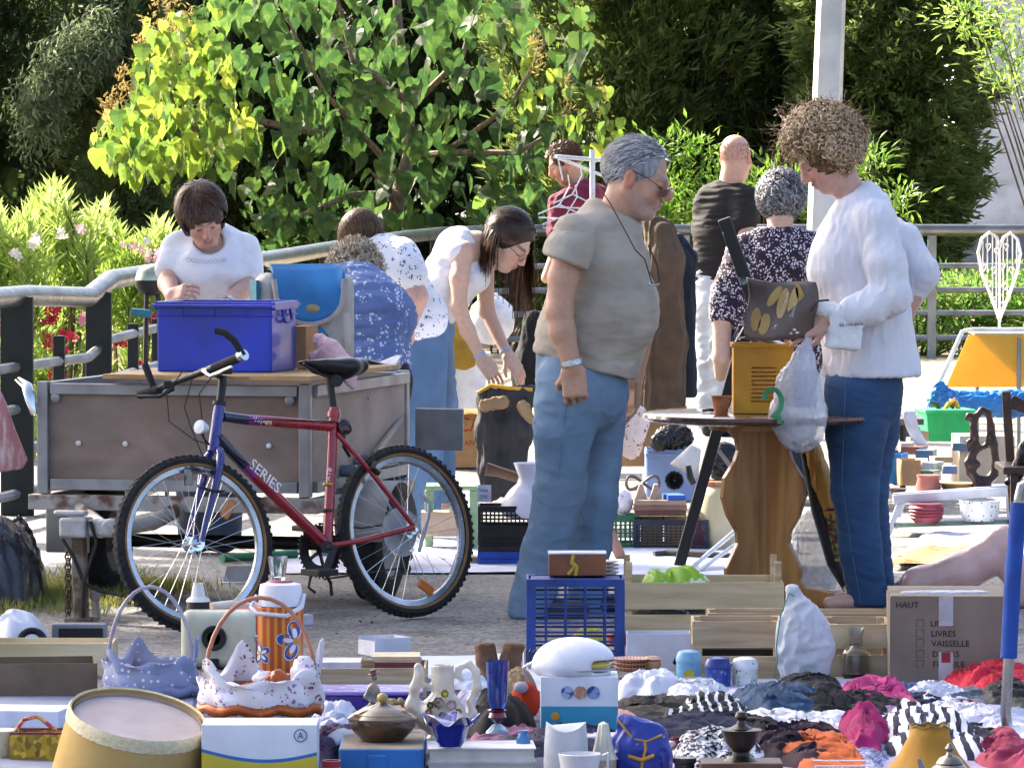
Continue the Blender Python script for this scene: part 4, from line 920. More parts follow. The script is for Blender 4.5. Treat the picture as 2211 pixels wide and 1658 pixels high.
def strands(name,parent,c,R,k,n,mask,comb,length,colours,rad=(.080,.102,.092),cen=(0,-.018,.032),seg=7,width=.004,lift=.004,grav=.0,curl=0.0,rough=.45,jitter=.25,freq=60.0,seed=3,hug=0.0,taper=.35,tangential=False,lump=0.0):
 rg=np.random.default_rng(seed);d=rg.normal(size=(n*6,3));d/=np.linalg.norm(d,axis=1,keepdims=True);d=d[mask(d)][:n];n=len(d)
 rad=np.array(rad)*k;cen=np.array(cen)*k;p=cen+d*rad*(1+rg.uniform(-.02,.05,(n,1))+lump*(np.sin(6*d[:,:1]+2*d[:,1:2])*np.sin(7*d[:,2:3]+3*d[:,1:2])+.4*rg.normal(size=(n,1))));L=length(d)*rg.uniform(.7,1.15,n)*k;g=R.T@np.array([0,0,-1.0])
 pts=[p.copy()];t=comb(d)+rg.normal(size=(n,3))*jitter
 if tangential:t=t-d*np.sum(t*d,axis=1,keepdims=True)*.9
 t/=np.linalg.norm(t,axis=1,keepdims=True)
 ph=rg.uniform(0,6.28,n);cd=rg.normal(size=(n,3));cd/=np.linalg.norm(cd,axis=1,keepdims=True)
 for i in range(seg):
  t=t+g*grav;t/=np.linalg.norm(t,axis=1,keepdims=True);p=p+t*(L/seg)[:,None]
  q=(p-cen)/rad;r=np.linalg.norm(q,axis=1);tgt=1.0+lift*(i+1)/rad.mean();inn=r<tgt;p[inn]=cen+(q/np.maximum(r,1e-6)[:,None]*tgt)[inn]*rad
  if hug:p[~inn]=cen+(q/np.maximum(r,1e-6)[:,None]*(r+(tgt-r)*hug)[:,None])[~inn]*rad;t=p-pts[-1]if not curl else t;t=t/np.maximum(np.linalg.norm(t,axis=1,keepdims=True),1e-9)
  c2=np.cross(cd,t);amp=curl*k;w=p+(cd*np.cos(ph+i*freq/60.0)[:,None]+c2*np.sin(ph+i*freq/60.0)[:,None])*amp if curl else p
  pts.append(w.copy())
 pts=np.stack(pts,1);tan=np.gradient(pts,axis=1);out=pts-cen;sd=np.cross(tan,out);sd/=np.maximum(np.linalg.norm(sd,axis=2,keepdims=True),1e-9)
 wd=width*k*np.linspace(1,taper,seg+1)[None,:,None]*rg.uniform(.7,1.4,(n,1,1));V=np.stack([pts-sd*wd/2,pts+sd*wd/2],2)
 V=V@R.T+c;idx=np.arange(n*(seg+1)*2).reshape(n,seg+1,2)
 F=np.stack([idx[:,:-1,0],idx[:,:-1,1],idx[:,1:,1],idx[:,1:,0]],-1).reshape(-1,4)
 cols=np.array([col(q)[:3]for q in colours]);ci=cols[rg.integers(0,len(cols),n)]*rg.uniform(.8,1.2,(n,1));CC=np.repeat(ci,(seg+1)*2,axis=0)
 l=np.array(parent.location);V=V.reshape(-1,3)-l;me=mkmesh(name,V,F,True);me.materials.append(mat('#3a2a20',attr='tint',rough=rough,scale=40,var=.1,transl=.12))
 a=me.attributes.new('tint','FLOAT_COLOR','POINT');a.data.foreach_set('color',np.concatenate([CC,np.ones((len(CC),1))],1).astype(np.float32).ravel())
 o=link(bpy.data.objects.new(name,me),parent);o['kind']='stuff';return o
def hair_cap(parent,c,R,k,thick,m,cut,extra=None,fold=None,h=.006):
 s=S(h);s.ell(c+R@(np.array((0,-.018,.032))*k),(np.array((.074,.094,.084))+thick)*k,R,.01)
 if extra:extra(s)
 for p,n in cut:s.plane(c+R@(np.array(p)*k),R@np.array(n),k=.015*k)
 return s.build('hair',m,parent,fold=fold)
def hairm(c1,c2,rough=.5):return mat(c1,c2,rough=rough,scale=25,var=.2,bump=.5,bscale=70,stretch=(3,3,1))
def jeans_mat(c1,c2):return mat(c1,c2,pat='blotch',scale=3.2,thr=.52,soft=.16,rough=.85,bump=.25,bscale=260,var=.12)
# ---- grey haired man

D=19.85
J=lambda x,y,o=0.0:P(x,y,D+o)
hc=J(1380,386,-.02);R=hframe((.90,-.26,-.30),(.30,-.05,.95));hk=1.13
s=S(.0056);add_head(s,hc,R,hk,True,1.25,jaw=1.12,neck=J(1322,492),rn=.062)
SH_N,SH_F=J(1238,508,-.20),J(1330,492,.19)
s.cap(J(1300,545),J(1262,760),.10,.11,.05,side=(.1,1,0),flat=1.2);s.cap(SH_N,SH_F,.07,.065,.04)
EL,WR=J(1207,672,-.24),J(1236,792,-.26)
s.chain([(SH_N,.058),(J(1216,600,-.23),.052),(EL,.046),(J(1214,715,-.25),.045),(WR,.031)],k=.02)
add_hand(s,WR+(WR-EL)*.03,(.10,.0,-1),(-.15,-1,.05),1.12,1.15,thumb=-1)
ELf=J(1392,690,.26);WRf=J(1370,822,.24);s.chain([(SH_F,.055),(ELf,.045),(WRf,.03)],k=.02);add_hand(s,WRf,(-.05,.02,-1),(.9,.4,0),1.05,.35,thumb=1)
hipN,hipF=J(1232,830,-.09),J(1290,835,.1);kN,kF=J(1208,1060,-.09),J(1288,1060,.12);aN,aF=J(1150,1302,-.07),J(1262,1300,.15)
s.chain([(hipN,.07),(kN,.05),(aN,.04)],k=.03);s.chain([(hipF,.07),(kF,.05),(aF,.04)],k=.03)
loc=np.array([hipN[0]+.05,D,0])
man=body_obj(s,loc,'grey haired man in grey t-shirt and jeans looking down at the round table',lambda V:head_tint(V,hc,R,hk,SKIN['tan'],stubble=(.36,.27,.24),brow=(.30,.24,.2),lips=(.42,.20,.17)))
man['label']='stout grey haired man in grey t-shirt and jeans standing beside the round table'
s=S(.0065)
s.cap(J(1312,500),J(1300,560),.115,.145,.05,side=(.1,1,0),flat=1.32);s.cap(J(1300,560),J(1288,690),.145,.182,.06,side=(.1,1,0),flat=1.08);s.cap(J(1288,690),J(1256,765),.182,.168,.06,side=(.1,1,0),flat=1.08)
s.cap(J(1275,740),J(1268,830),.178,.176,.05,side=(.1,1,0),flat=1.08);s.ell(J(1330,665),(.150,.19,.165),k=.06);s.cap(SH_N,SH_F,.074,.070,.05)
s.cap(J(1304,440),J(1318,480),.045,.09,.05);s.cap(SH_F,J(1360,570,.23),.08,.075,.04)
s.plane(J(1210,578,-.23),(-.05,-.35,-1)if False else(0,0,-50))if False else None
s.plane(J(1252,788),(-.27,0,-.96),k=.01);s.plane(J(1330,448),(.42,-.15,1),k=.02)
sh=s.build('t_shirt',mat('#aca498','#9c9488',rough=.9,scale=9,var=.06,bump=.15,bscale=300),man,fold=[(.006,(4,4,13),11),(.004,(9,8,30),4)])
s=S(.006);s.chain([(SH_N+np.array([.01,.01,.0]),.074),(J(1228,540,-.218),.080),(J(1212,605,-.235),.084)],k=.03);s.plane(J(1219,566,-.235),(-.36,-.1,-.93),k=.006)
s.build('sleeve',mat('#aca498','#9c9488',rough=.9,scale=9,var=.06,bump=.15,bscale=300),man,fold=[(.006,(10,10,7),5),(.003,(26,26,16),6)])
s=S(.0065)
s.cap(J(1256,745),J(1258,850),.165,.160,.04,side=(.1,1,0),flat=1.05);s.chain([(hipN,.128),(J(1218,930,-.09),.106),(kN,.088),(J(1176,1190,-.08),.080),(J(1142,1318,-.07),.080)],k=.02);s.chain([(hipF,.112),(J(1290,930,.12),.098),(kF,.082),(J(1272,1190,.14),.076),(J(1264,1316,.15),.076)],k=.012)
s.plane(J(1150,1333,-.07),(0,0,-1),k=.008);s.plane(J(1258,745),(-.1,0,1),k=.01)
s.build('jeans',jeans_mat('#7791ab','#5b7896'),man,fold=[(.007,(5,5,8),21),(.004,(11,11,22),8)])
for a,q in((aN,-.07),(aF,.15)):
 s=S(.007);s.cap(np.array([a[0]-.03,a[1],.035]),np.array([a[0]+.17,a[1]-.04,.030]),.042,.034,.02);s.plane((a[0],a[1],.004),(0,0,-1));s.build('shoe',mat('#3a3530',rough=.6),man)
def seam(pts,m,name,parent,r=.0022):b=B();b.tube(pts,r,n=5);return b.build(name,m,parent,True,world=True)
seam([J(1226,850,-.218),J(1212,960,-.196),J(1204,1060,-.179),J(1172,1190,-.161),J(1138,1318,-.151)],mat('#5a7898',rough=.8),'jeans_seam',man,.0016)
greyh=['#b9bcc2','#8f939a','#cfd1d5','#74787f']
hm=lambda d:(d[:,2]>-.35+.75*np.clip(d[:,1],-1,1))&~((d[:,1]>.45)&(d[:,2]<.6))&~((np.abs(d[:,0])>.75)&(d[:,1]>-.15)&(d[:,2]<.25))
hair_cap(man,hc,R,hk,.006,hairm('#9b9fa6','#70747b'),[((0,.062,.06),(0,1,.10)),((0,-.03,-.035),(0,.25,-1))])
strands('hair_strands',man,hc,R,hk,2600,hm,lambda d:np.stack([d[:,0]*.5,-np.ones(len(d)),-.45+0*d[:,0]],1),lambda d:.055+0*d[:,0],greyh,lift=.0025,width=.0035,grav=.06,jitter=.22,hug=.75,tangential=True)
w=lambda x,y,z:hc+R@(np.array([x,y,z])*hk)
gl=None
for q in(-1,1):
 b=B();pts=[w(q*.033+.024*math.cos(t),.104+.004*math.sin(t),-.012+.019*math.sin(t))for t in[i*math.pi/8 for i in range(16)]]
 b.add(pts,[tuple(range(16))]);o=b.build('sunglass_lens',mat('#15171c',rough=.08,pat='flat',coat=.6),man,world=True,solid=.002)
 b=B();b.tube(pts,.0016,n=5,closed=True);b.build('spectacle_rim',M_BLACK,man,True,world=True)
 b=B();b.tube([w(q*.058,.10,-.006),w(q*.074,.05,.012),w(q*.082,-.012,.022)],.0016,n=5);b.build('spectacle_arm',M_BLACK,man,True,world=True)
b=B();b.tube([w(-.010,.110,-.008),w(0,.112,-.006),w(.010,.110,-.008)],.0016,n=5);b.build('spectacle_bridge',M_BLACK,man,True,world=True)
seam([J(1292,402,-.06),J(1318,440,-.13),J(1345,490,-.17),J(1372,540,-.19)],mat('#6a3a3a',rough=.7),'neck_cord',man,.0025);seam([J(1372,540,-.19),J(1392,560,-.2),J(1408,612,-.2),J(1424,608,-.19),J(1420,575,-.14),J(1400,530,-.1)],M_BLACK,'spare_spectacles',man,.0028)
b=B();b.tube([J(1405,612,-.2),J(1392,611,-.2),J(1408,618,-.2),J(1424,613,-.19)],.0035,n=5);b.build('spare_spectacle_rim',mat('#c9cdd4',rough=.15,metal=.5),man,True,world=True)
ax=nv(WR-EL);b=B();b.lathe([(.036,-.010),(.0395,-.010),(.0405,0),(.0395,.010),(.036,.010)],WR-ax*.012,n=26,R=frame(tuple(ax)),cap=False);b.build('watch_strap',mat('#d0d2d4','#8a8d92',pat='dots',scale=160,thr=.35,rough=.25,metal=.7),man,True,world=True)
# ---- curly haired woman in white blouse

D=20.25
J=lambda x,y,o=0.0:P(x,y,D+o)
hc=J(1779,338);R=hframe((-.78,-.24,-.58),(-.55,-.05,.80));hk=1.04
s=S(.0056);add_head(s,hc,R,hk,False,.95,jaw=.95,neck=J(1838,422),rn=.05)
SN,SF=J(1890,478,-.15),J(1850,470,.18)
s.cap(J(1862,500),J(1872,780),.11,.13,.05,side=(.15,1,0),flat=1.4);s.cap(SN,SF,.06,.06,.04)
EL,WR=J(1925,650,-.22),J(1782,695,-.25)
s.chain([(SN,.05),(J(1912,570,-.2),.046),(EL,.042),(J(1850,675,-.24),.036),(WR,.026)],k=.02);add_hand(s,WR,(-1,-.1,-.30),(.25,-.85,.35),1.0,.38,thumb=1)
ELf=J(1992,590,.1);s.chain([(SF,.05),(ELf,.042),(J(1950,690,.12),.034)],k=.02)
hN,hF=J(1852,840,-.06),J(1885,840,.12);kN,kF=J(1846,1060,-.06),J(1868,1060,.12);aN,aF=J(1872,1296,-.05),J(1890,1280,.12)
s.chain([(hN,.09),(kN,.058),(aN,.038)],k=.03);s.chain([(hF,.09),(kF,.058),(aF,.038)],k=.03)
for a in(aN,aF):s.cap(np.array([a[0]+.02,a[1],.03]),np.array([a[0]-.14,a[1]-.05,.022]),.032,.024,.02)
loc=np.array([hN[0],D,0])
wom=body_obj(s,loc,'curly haired woman in loose white blouse reading at the round table',lambda V:head_tint(V,hc,R,hk,SKIN['pink'],brow=(.32,.22,.15)))
s=S(.0065)
s.cap(J(1856,455),J(1852,540),.105,.135,.05,side=(.15,1,0),flat=1.35);s.cap(J(1852,540),J(1868,690),.155,.155,.05,side=(.15,1,0),flat=1.15);s.cap(J(1868,690),J(1884,815),.158,.180,.05,side=(.15,1,0),flat=1.1)
s.ell(J(1800,585),(.095,.15,.10),k=.06);s.cap(SN,SF,.075,.075,.05);s.cap(J(1845,408),J(1856,445),.045,.085,.05)
s.chain([(SN,.070),(J(1912,570,-.2),.072),(J(1922,640,-.22),.070),(J(1880,662,-.235),.062),(J(1842,675,-.24),.058)],k=.02);s.chain([(SF,.07),(J(1945,520,.15),.065),(ELf,.055),(J(1965,640,.12),.05)],k=.03)
s.plane(J(1838,672,-.24),(-1,0,-.35),k=.01)if False else None
s.plane(J(1884,812),(.02,0,-1),k=.01);s.plane(J(1815,425),(-.6,-.1,1.0),k=.02)
s.build('blouse',mat('#e9e9f0','#dcdde8',rough=.9,scale=6,var=.05,transl=.12,bump=.2,bscale=120),wom,fold=[(.007,(9,9,4),31),(.005,(26,24,8),14)])
b=B()
for k in range(8):
 z=742+k*9;pts=[J(1884+1.0*(z-742)*.1+(150*.98)*math.cos(t)*(.58+.0007*(z-742))*1.15,z+7*math.sin(t),-.215*math.sin(t)*-1*-1)for t in[math.pi+i*math.pi/14 for i in range(15)]]
s=S(.0065)
s.cap(J(1868,790),J(1870,860),.140,.130,.04,side=(.15,1,0),flat=1.15);s.chain([(hN,.122),(J(1848,930,-.06),.108),(kN,.083),(J(1858,1180,-.055),.075),(J(1874,1304,-.05),.074)],k=.025);s.chain([(hF,.115),(J(1880,930,.12),.100),(kF,.08),(J(1880,1180,.12),.072),(J(1892,1286,.12),.070)],k=.02)
s.plane(J(1874,1306,-.05),(0,0,-1),k=.006)
s.build('jeans',jeans_mat('#33557f','#284768'),wom,fold=[(.004,(6,6,10),25),(.003,(12,12,26),9)])
seam([J(1826,822,-.185),J(1822,920,-.165),J(1818,1040,-.14),J(1838,1180,-.125),J(1858,1300,-.12)],mat('#5f7ca0',rough=.8),'jeans_seam',wom,.0014)
curls=['#94744f','#b0906a','#cbb08a','#7f6244','#bd9f78','#dcc6a4']
hair_cap(wom,hc,R,hk,.034,hairm('#6e5539','#4a3722',.7),[((0,.070,.0),(0,1,-.05)),((0,.0,-.075),(0,.15,-1))],fold=[(.012,40,3)])
m9=lambda d:(d[:,1]<.70)&(d[:,2]>-.70)&~((d[:,1]>.15)&(d[:,2]<.35))
for li,(ra,nn,ln)in enumerate((((.100,.122,.112),1300,.085),((.116,.138,.130),1500,.08),((.128,.150,.146),1000,.075))):
 strands('hair_curls',wom,hc,R,hk,nn,m9,lambda d:np.array([0,-.15,-.35])+0*d,lambda d:ln+0*d[:,0],curls[li:li+4],rad=ra,cen=(0,-.024,.036),seg=18,width=.0055,lift=0,grav=.03,curl=.011,freq=56,jitter=.9,rough=.5,seed=8+li,hug=.35,taper=.5,tangential=True,lump=.09)
strands('hair_wisps',wom,hc,R,hk,150,m9,lambda d:d*.9+np.array([0,.3,.1]),lambda d:.075+0*d[:,0],curls[1:],rad=(.13,.155,.145),cen=(0,-.02,.04),seg=14,width=.003,lift=0,curl=.012,freq=40,jitter=.8,rough=.5,seed=21,taper=.3)
strands('flyaway_hair',wom,hc,R,hk,46,lambda d:(d[:,1]>.25)&(d[:,2]>.0),lambda d:d+np.array([0,.5,-.2]),lambda d:.14+0*d[:,0],curls[3:4],rad=(.11,.13,.12),seg=12,width=.0022,lift=0,curl=.016,freq=30,jitter=.3,seed=5)
for q in(0,1,2):
 p=WR+(EL-WR)*(.04+.07*q);ax=nv(EL-WR+np.array([0,0,.05*q]));b=B();RR=frame(tuple(ax));b.tube([p+np.array(RR@Vector((.034*math.cos(t),.034*math.sin(t),.006*math.cos(t))))for t in[i*math.pi/9 for i in range(18)]],.0022,n=6,closed=True);b.build('bracelet',mat('#d8b868',rough=.2,metal=.9,pat='flat'),wom,True,world=True)
WOM_HAND=WR
# ---- bald man

D=32.6
J=lambda x,y,o=0.0:P(x,y,D+o)
hc=J(1590,340);R=hframe((.45,.88,-.05),(0,.02,1));hk=1.12
s=S(.0075);add_head(s,hc,R,hk,True,1.0,neck=J(1573,415),rn=.064)
SL,SR=J(1530,440,.05),J(1606,432,-.08);s.cap(J(1565,460),J(1545,650),.085,.085,.05,side=(.8,-.5,0),flat=1.2);s.cap(SL,SR,.045,.045)
E_=J(1612,510,-.14);s.chain([(SR,.056),(E_,.05),(J(1640,560,-.02),.036)],k=.02);s.chain([(SL,.056),(J(1520,540,.1),.045),(J(1545,600,.2),.035)],k=.02)
h1,h2=J(1530,650,.05),J(1565,650,-.03);s.chain([(h1,.09),(J(1535,790,.0),.06),(np.array([h1[0],D,.06]),.045)],k=.03);s.chain([(h2,.09),(J(1560,790,-.05),.06),(np.array([h2[0],D-.05,.06]),.045)],k=.03)
bald=body_obj(s,(h1[0],D,0),'bald man in black t-shirt seen from behind',lambda V:head_tint(V,hc,R,hk,(.62,.36,.28)))
s=S(.008);s.cap(J(1567,425),J(1558,500),.11,.135,.05,side=(.8,-.5,0),flat=1.3);s.cap(J(1558,500),J(1540,610),.135,.135,.05,side=(.8,-.5,0),flat=1.15);s.cap(SL,SR,.085,.085,.05);s.cap(SR,J(1606,470,-.12),.085,.082,.03);s.cap(SL,J(1524,500,.08),.08,.075,.03)
s.plane(J(1545,612),(0,0,-1));s.build('t_shirt',mat('#232022','#191718',rough=.9,scale=9),bald,fold=[(.010,(5,5,18),3),(.005,(9,9,36),5)])
s=S(.008);s.cap(J(1542,600),J(1545,660),.13,.13,.04,side=(.8,-.5,0),flat=1.15);s.chain([(h1,.11),(J(1535,790,.0),.085),(np.array([h1[0],D,.10]),.075)],k=.03);s.chain([(h2,.11),(J(1560,790,-.05),.085),(np.array([h2[0],D-.05,.10]),.075)],k=.03);s.build('trousers',mat('#c9ced8','#b4bac6',rough=.9),bald,fold=[(.008,22,5)])
s=S(.01);s.cap((h1[0],D-.02,.04),(h1[0]+.1,D+.16,.035),.045,.04);s.build('shoe',M_BLACK,bald);s=S(.01);s.cap((h2[0],D-.07,.04),(h2[0]+.1,D+.1,.035),.045,.04);s.build('shoe',M_BLACK,bald)
strands('hair_stubble',bald,hc,R,hk,900,lambda d:(d[:,2]<.45)&(d[:,1]<.1)&(d[:,2]>-.6),lambda d:d,lambda d:.004+0*d[:,0],['#8a6a58','#6d5345'],rad=(.076,.096,.086),seg=1,width=.004,lift=0)
# ---- woman in dark patterned blouse, back to the camera

D=26.3
J=lambda x,y,o=0.0:P(x,y,D+o)
hc=J(1685,437);R=hframe((-.15,.93,-.32),(0,.3,.95));hk=1.02
s=S(.0075);add_head(s,hc,R,hk,False,neck=J(1683,500,-.04),rn=.055)
SL,SR=J(1610,545),J(1768,545);s.cap(J(1686,560),J(1680,720),.09,.11,.05,side=(1,0,0),flat=1.3);s.cap(SL,SR,.045,.045)
s.chain([(SL,.056),(J(1570,640,.02),.05),(J(1560,690,-.02),.048),(J(1558,770,-.02),.043),(J(1556,810,.1),.03)],k=.02);s.chain([(SR,.056),(J(1800,650,.05),.05),(J(1790,740,.2),.035)],k=.02)
h1,h2=J(1650,760),J(1715,760);s.chain([(h1,.1),(np.array([h1[0],D,.06]),.05)],k=.03);s.chain([(h2,.1),(np.array([h2[0],D,.06]),.05)],k=.03)
pat=body_obj(s,(J(1683,800)[0],D,0),'grey curly haired woman in dark patterned blouse with her back turned',lambda V:head_tint(V,hc,R,hk,(.56,.36,.29)))
s=S(.008);s.cap(J(1684,510,-.02),J(1686,570),.09,.135,.05,side=(1,0,0),flat=1.5);s.cap(J(1686,570),J(1680,760),.145,.175,.05,side=(1,0,0),flat=1.3);s.cap(SL,SR,.09,.09,.05);s.chain([(SL,.085),(J(1575,630,.02),.085),(J(1566,672,.0),.085)],k=.03);s.chain([(SR,.085),(J(1798,630,.04),.08),(J(1800,680,.05),.08)],k=.03)
s.plane(J(1683,496),(0,.2,1));s.plane(J(1683,800),(0,0,-1))
M_PATT=mat('#2a1c30','#c8c0cc',pat='floral',scale=30,thr=.62,c3='#d8d0dc',rough=.9,var=.05);s.build('blouse',M_PATT,pat,fold=[(.008,(7,7,10),3)])
s=S(.009);s.cap(J(1655,780),J(1712,780),.13,.13,.04);s.chain([(h1,.12),(np.array([h1[0],D,.08]),.08)],k=.03);s.chain([(h2,.12),(np.array([h2[0],D,.08]),.08)],k=.03);s.build('trousers',mat('#2a2c38',rough=.9),pat)
gh=['#8d8f96','#6b6d74','#4b4d54','#a9abb2','#3c3e44']
hair_cap(pat,hc,R,hk,.020,hairm('#55575e','#33353b'),[((0,.07,0),(0,1,-.1)),((0,0,-.085),(0,0,-1))],fold=[(.008,30,4)])
strands('hair_curls',pat,hc,R,hk,2200,lambda d:(d[:,1]<.6)&(d[:,2]>-.8),lambda d:np.stack([d[:,0],-np.abs(d[:,1])-.2,-.6+.3*d[:,2]],1),lambda d:.10+0*d[:,0],gh,lump=.07,rad=(.102,.122,.112),seg=14,width=.007,lift=.001,grav=.06,curl=.010,freq=42,jitter=.6,hug=.55,taper=.5,tangential=True)
# ---- man in maroon t-shirt by the clothes rail

D=35.8
J=lambda x,y,o=0.0:P(x,y,D+o)
hc=J(1218,353);R=hframe((-.80,-.10,-.42),(-.35,.1,.92));hk=1.06
s=S(.008);add_head(s,hc,R,hk,True,neck=J(1246,410),rn=.06);SL,SR=J(1215,440,-.16),J(1290,430,.15)
s.cap(J(1258,460),J(1262,640),.085,.09,.05,side=(.3,1,0),flat=1.3);s.cap(SL,SR,.04,.04);s.chain([(SL,.045),(J(1205,540,-.18),.045),(J(1180,600,-.2),.035)],k=.02);s.chain([(SR,.055),(J(1290,540,.2),.045),(J(1270,600,.2),.035)],k=.02)
for o in(-.08,.1):s.chain([(J(1262,660,o),.09),(np.array([J(1262,660)[0],D+o,.06]),.05)],k=.03)
mar=body_obj(s,(J(1262,660)[0],D,0),'short haired bearded man in maroon t-shirt behind the clothes rail',lambda V:head_tint(V,hc,R,hk,SKIN['tan'],stubble=(.16,.10,.08)))
s=S(.009);s.cap(J(1256,425),J(1262,640),.125,.14,.05,side=(.3,1,0),flat=1.45);s.cap(SL,SR,.09,.09,.05);s.cap(SL,J(1207,500,-.18),.08,.08,.03);s.cap(SR,J(1295,500,.18),.08,.08,.03);s.plane(J(1240,398),(-.5,0,1));s.build('t_shirt',mat('#6d1c3a','#561530',rough=.9),mar,fold=[(.010,16,3)])
s=S(.01)
for o in(-.08,.1):s.chain([(J(1262,650,o),.12),(np.array([J(1262,660)[0],D+o,.08]),.08)],k=.03)
s.build('trousers',mat('#2d3340',rough=.9),mar)
hair_cap(mar,hc,R,hk,.012,hairm('#4a3020','#2e1d13'),[((0,.062,.03),(0,1,.1)),((0,-.02,-.04),(0,.35,-1))])
strands('hair_strands',mar,hc,R,hk,1400,lambda d:(d[:,2]>.0+.6*d[:,1]),lambda d:d+np.array([0,.3,.2]),lambda d:.03+0*d[:,0],['#5a3a26','#6d4a30','#3a2416'],rad=(.086,.106,.096),seg=4,width=.005,hug=.5,tangential=True,jitter=.5)
# ---- brown haired woman in white top behind the trailer

D=22.9
J=lambda x,y,o=0.0:P(x,y,D+o)
hc=J(437,468,-.08);R=hframe((.22,-.80,-.56),(-.10,-.55,.83));hk=1.0
s=S(.006);add_head(s,hc,R,hk,False,.9,jaw=.95,neck=J(455,520,.05),rn=.05);SL,SR=J(384,540,.03),J(526,540,.06)
s.cap(J(456,555,.05),J(450,760,.12),.105,.13,.05,side=(1,0,0),flat=1.4);s.cap(SL,SR,.055,.055)
EL1,W1=J(364,612,-.06),J(370,640,-.28);s.chain([(SL,.05),(EL1,.042),(W1,.026)],k=.02);add_hand(s,W1,(.4,-.4,.15),(-.5,-.6,.5),.92,.7,thumb=1)
EL2,W2=J(530,622,-.05),J(488,658,-.24);s.chain([(SR,.05),(EL2,.042),(W2,.026)],k=.02);add_hand(s,W2,(-.9,-.3,-.1),(.1,-.5,.8),.92,.5,thumb=-1)
for x in(425,480):s.chain([(J(x,790,.12),.09),(np.array([J(x,790,.12)[0],D+.1,.06]),.05)],k=.03)
lw=body_obj(s,(J(452,800)[0],D,0),'brown haired woman in white top sorting things behind the trailer',lambda V:head_tint(V,hc,R,hk,SKIN['pink'],brow=(.16,.09,.06)))
s=S(.0065);s.cap(J(455,525,.06),J(455,570,.04),.095,.125,.05,side=(1,0,0),flat=1.45);s.cap(J(455,570,.04),J(450,720,.1),.135,.15,.05,side=(1,0,0),flat=1.25);s.cap(SL,SR,.058,.058,.05);s.cap(SL,J(368,578,-.01),.062,.062,.03);s.cap(SR,J(538,590,.0),.062,.062,.03);s.ell(J(455,595,-.06),(.13,.07,.07),k=.05)
s.ell(J(452,522,-.06),(.062,.12,.055),k=.01,op='s');s.plane(J(450,760,.1),(0,0,-1))
M_LACE=mat('#ececf2','#dfe0ea',rough=.9,var=.05,bump=.15,bscale=160,scale=6);top_=s.build('white_top',M_LACE,lw,fold=[(.007,(8,8,6),3),(.003,(20,20,12),5)])
for k in range(9):
 b=B();c=J(408+k*9.5,566+3*abs(k-4)*-.4,-.135+.003*(k-4)**2*.35);b.tube([c+np.array([.0075*math.cos(t),-.002,.0075*math.sin(t)])for t in[i*math.pi/5 for i in range(10)]],.0014,n=4,closed=True);b.build('lace_ring',mat('#c8c4d0',rough=.9),lw,world=True)
s=S(.009);s.cap(J(428,770,.12),J(476,770,.12),.13,.13,.04)
for x in(425,480):s.chain([(J(x,790,.12),.11),(np.array([J(x,790,.12)[0],D+.1,.08]),.08)],k=.03)
s.build('trousers',mat('#3a4252',rough=.9),lw)
bh=['#4a2f20','#3a2418','#5c3c28','#6d4a32','#2c1a12']
def ex(s_):
 s_.cap(hc+R@np.array((-.07,-.01,-.02)),hc+R@np.array((-.065,.0,-.06)),.03,.022,.03);s_.cap(hc+R@np.array((.07,-.01,-.02)),hc+R@np.array((.065,.0,-.06)),.03,.022,.03);s_.cap(hc+R@np.array((-.03,.075,.075)),hc+R@np.array((-.062,.062,.025)),.020,.014,.03);s_.cap(hc+R@np.array((.0,.075,.08)),hc+R@np.array((.045,.07,.065)),.018,.014,.03)
hair_cap(lw,hc,R,hk,.020,hairm('#3d261a','#291810',.35),[((0,.085,.02),(0,1,-.35))],extra=ex)
strands('hair_strands',lw,hc,R,hk,3000,lambda d:(d[:,2]>.25-.75*(d[:,1]<.2))&~((d[:,1]>.55)&(d[:,2]<.55)),lambda d:np.stack([d[:,0]*1.3-.45*(d[:,1]>.1),.1+.35*d[:,1],-.5+0*d[:,0]],1),lambda d:.11-.05*(d[:,1]>.1),bh,rad=(.096,.116,.106),seg=8,width=.004,lift=.002,grav=.02,jitter=.16,rough=.3,hug=.6,tangential=True)
ax=nv(EL2-W2);b=B();b.lathe([(.029,-.012),(.032,-.012),(.032,.012),(.029,.012)],W2+ax*.02,n=20,R=frame(tuple(ax)),cap=False);b.cyl(W2+ax*.02+np.array([0,-.03,.005]),W2+ax*.02+np.array([0,-.04,.005]),.017,n=14);b.build('watch',mat('#c2c4c8',rough=.2,metal=.8,pat='flat'),lw,True,world=True)
# ---- stooping woman in blue floral shirt

D=22.2
J=lambda x,y,o=0.0:P(790+(x-800)*.90,y+32,D+o)
hc=J(772,572,.30);R=hframe((-.10,.70,-.70),(0,.7,.7));hk=1.0
s=S(.008);add_head(s,hc,R,hk,False,ears=False,neck=J(785,600,.12),rn=.055);s.cap(J(792,630,.05),J(800,740,-.02),.09,.11,.05,side=(1,0,0),flat=1.2)
SL,SR=J(730,620,.12),J(858,640,.12);s.cap(SL,SR,.045,.045);s.chain([(SR,.045),(J(874,730,.18),.042),(J(872,800,.25),.03)],k=.02);s.chain([(SL,.045),(J(715,730,.2),.045),(J(720,790,.3),.03)],k=.02)
for x in(775,835):s.chain([(J(x,800,.0),.10),(np.array([J(x,800)[0],D,.06]),.05)],k=.03)
flo=body_obj(s,(J(800,800)[0],D,0),'stooping woman in blue shirt with white leaf print, back turned',lambda V:head_tint(V,hc,R,hk,SKIN['pink']))
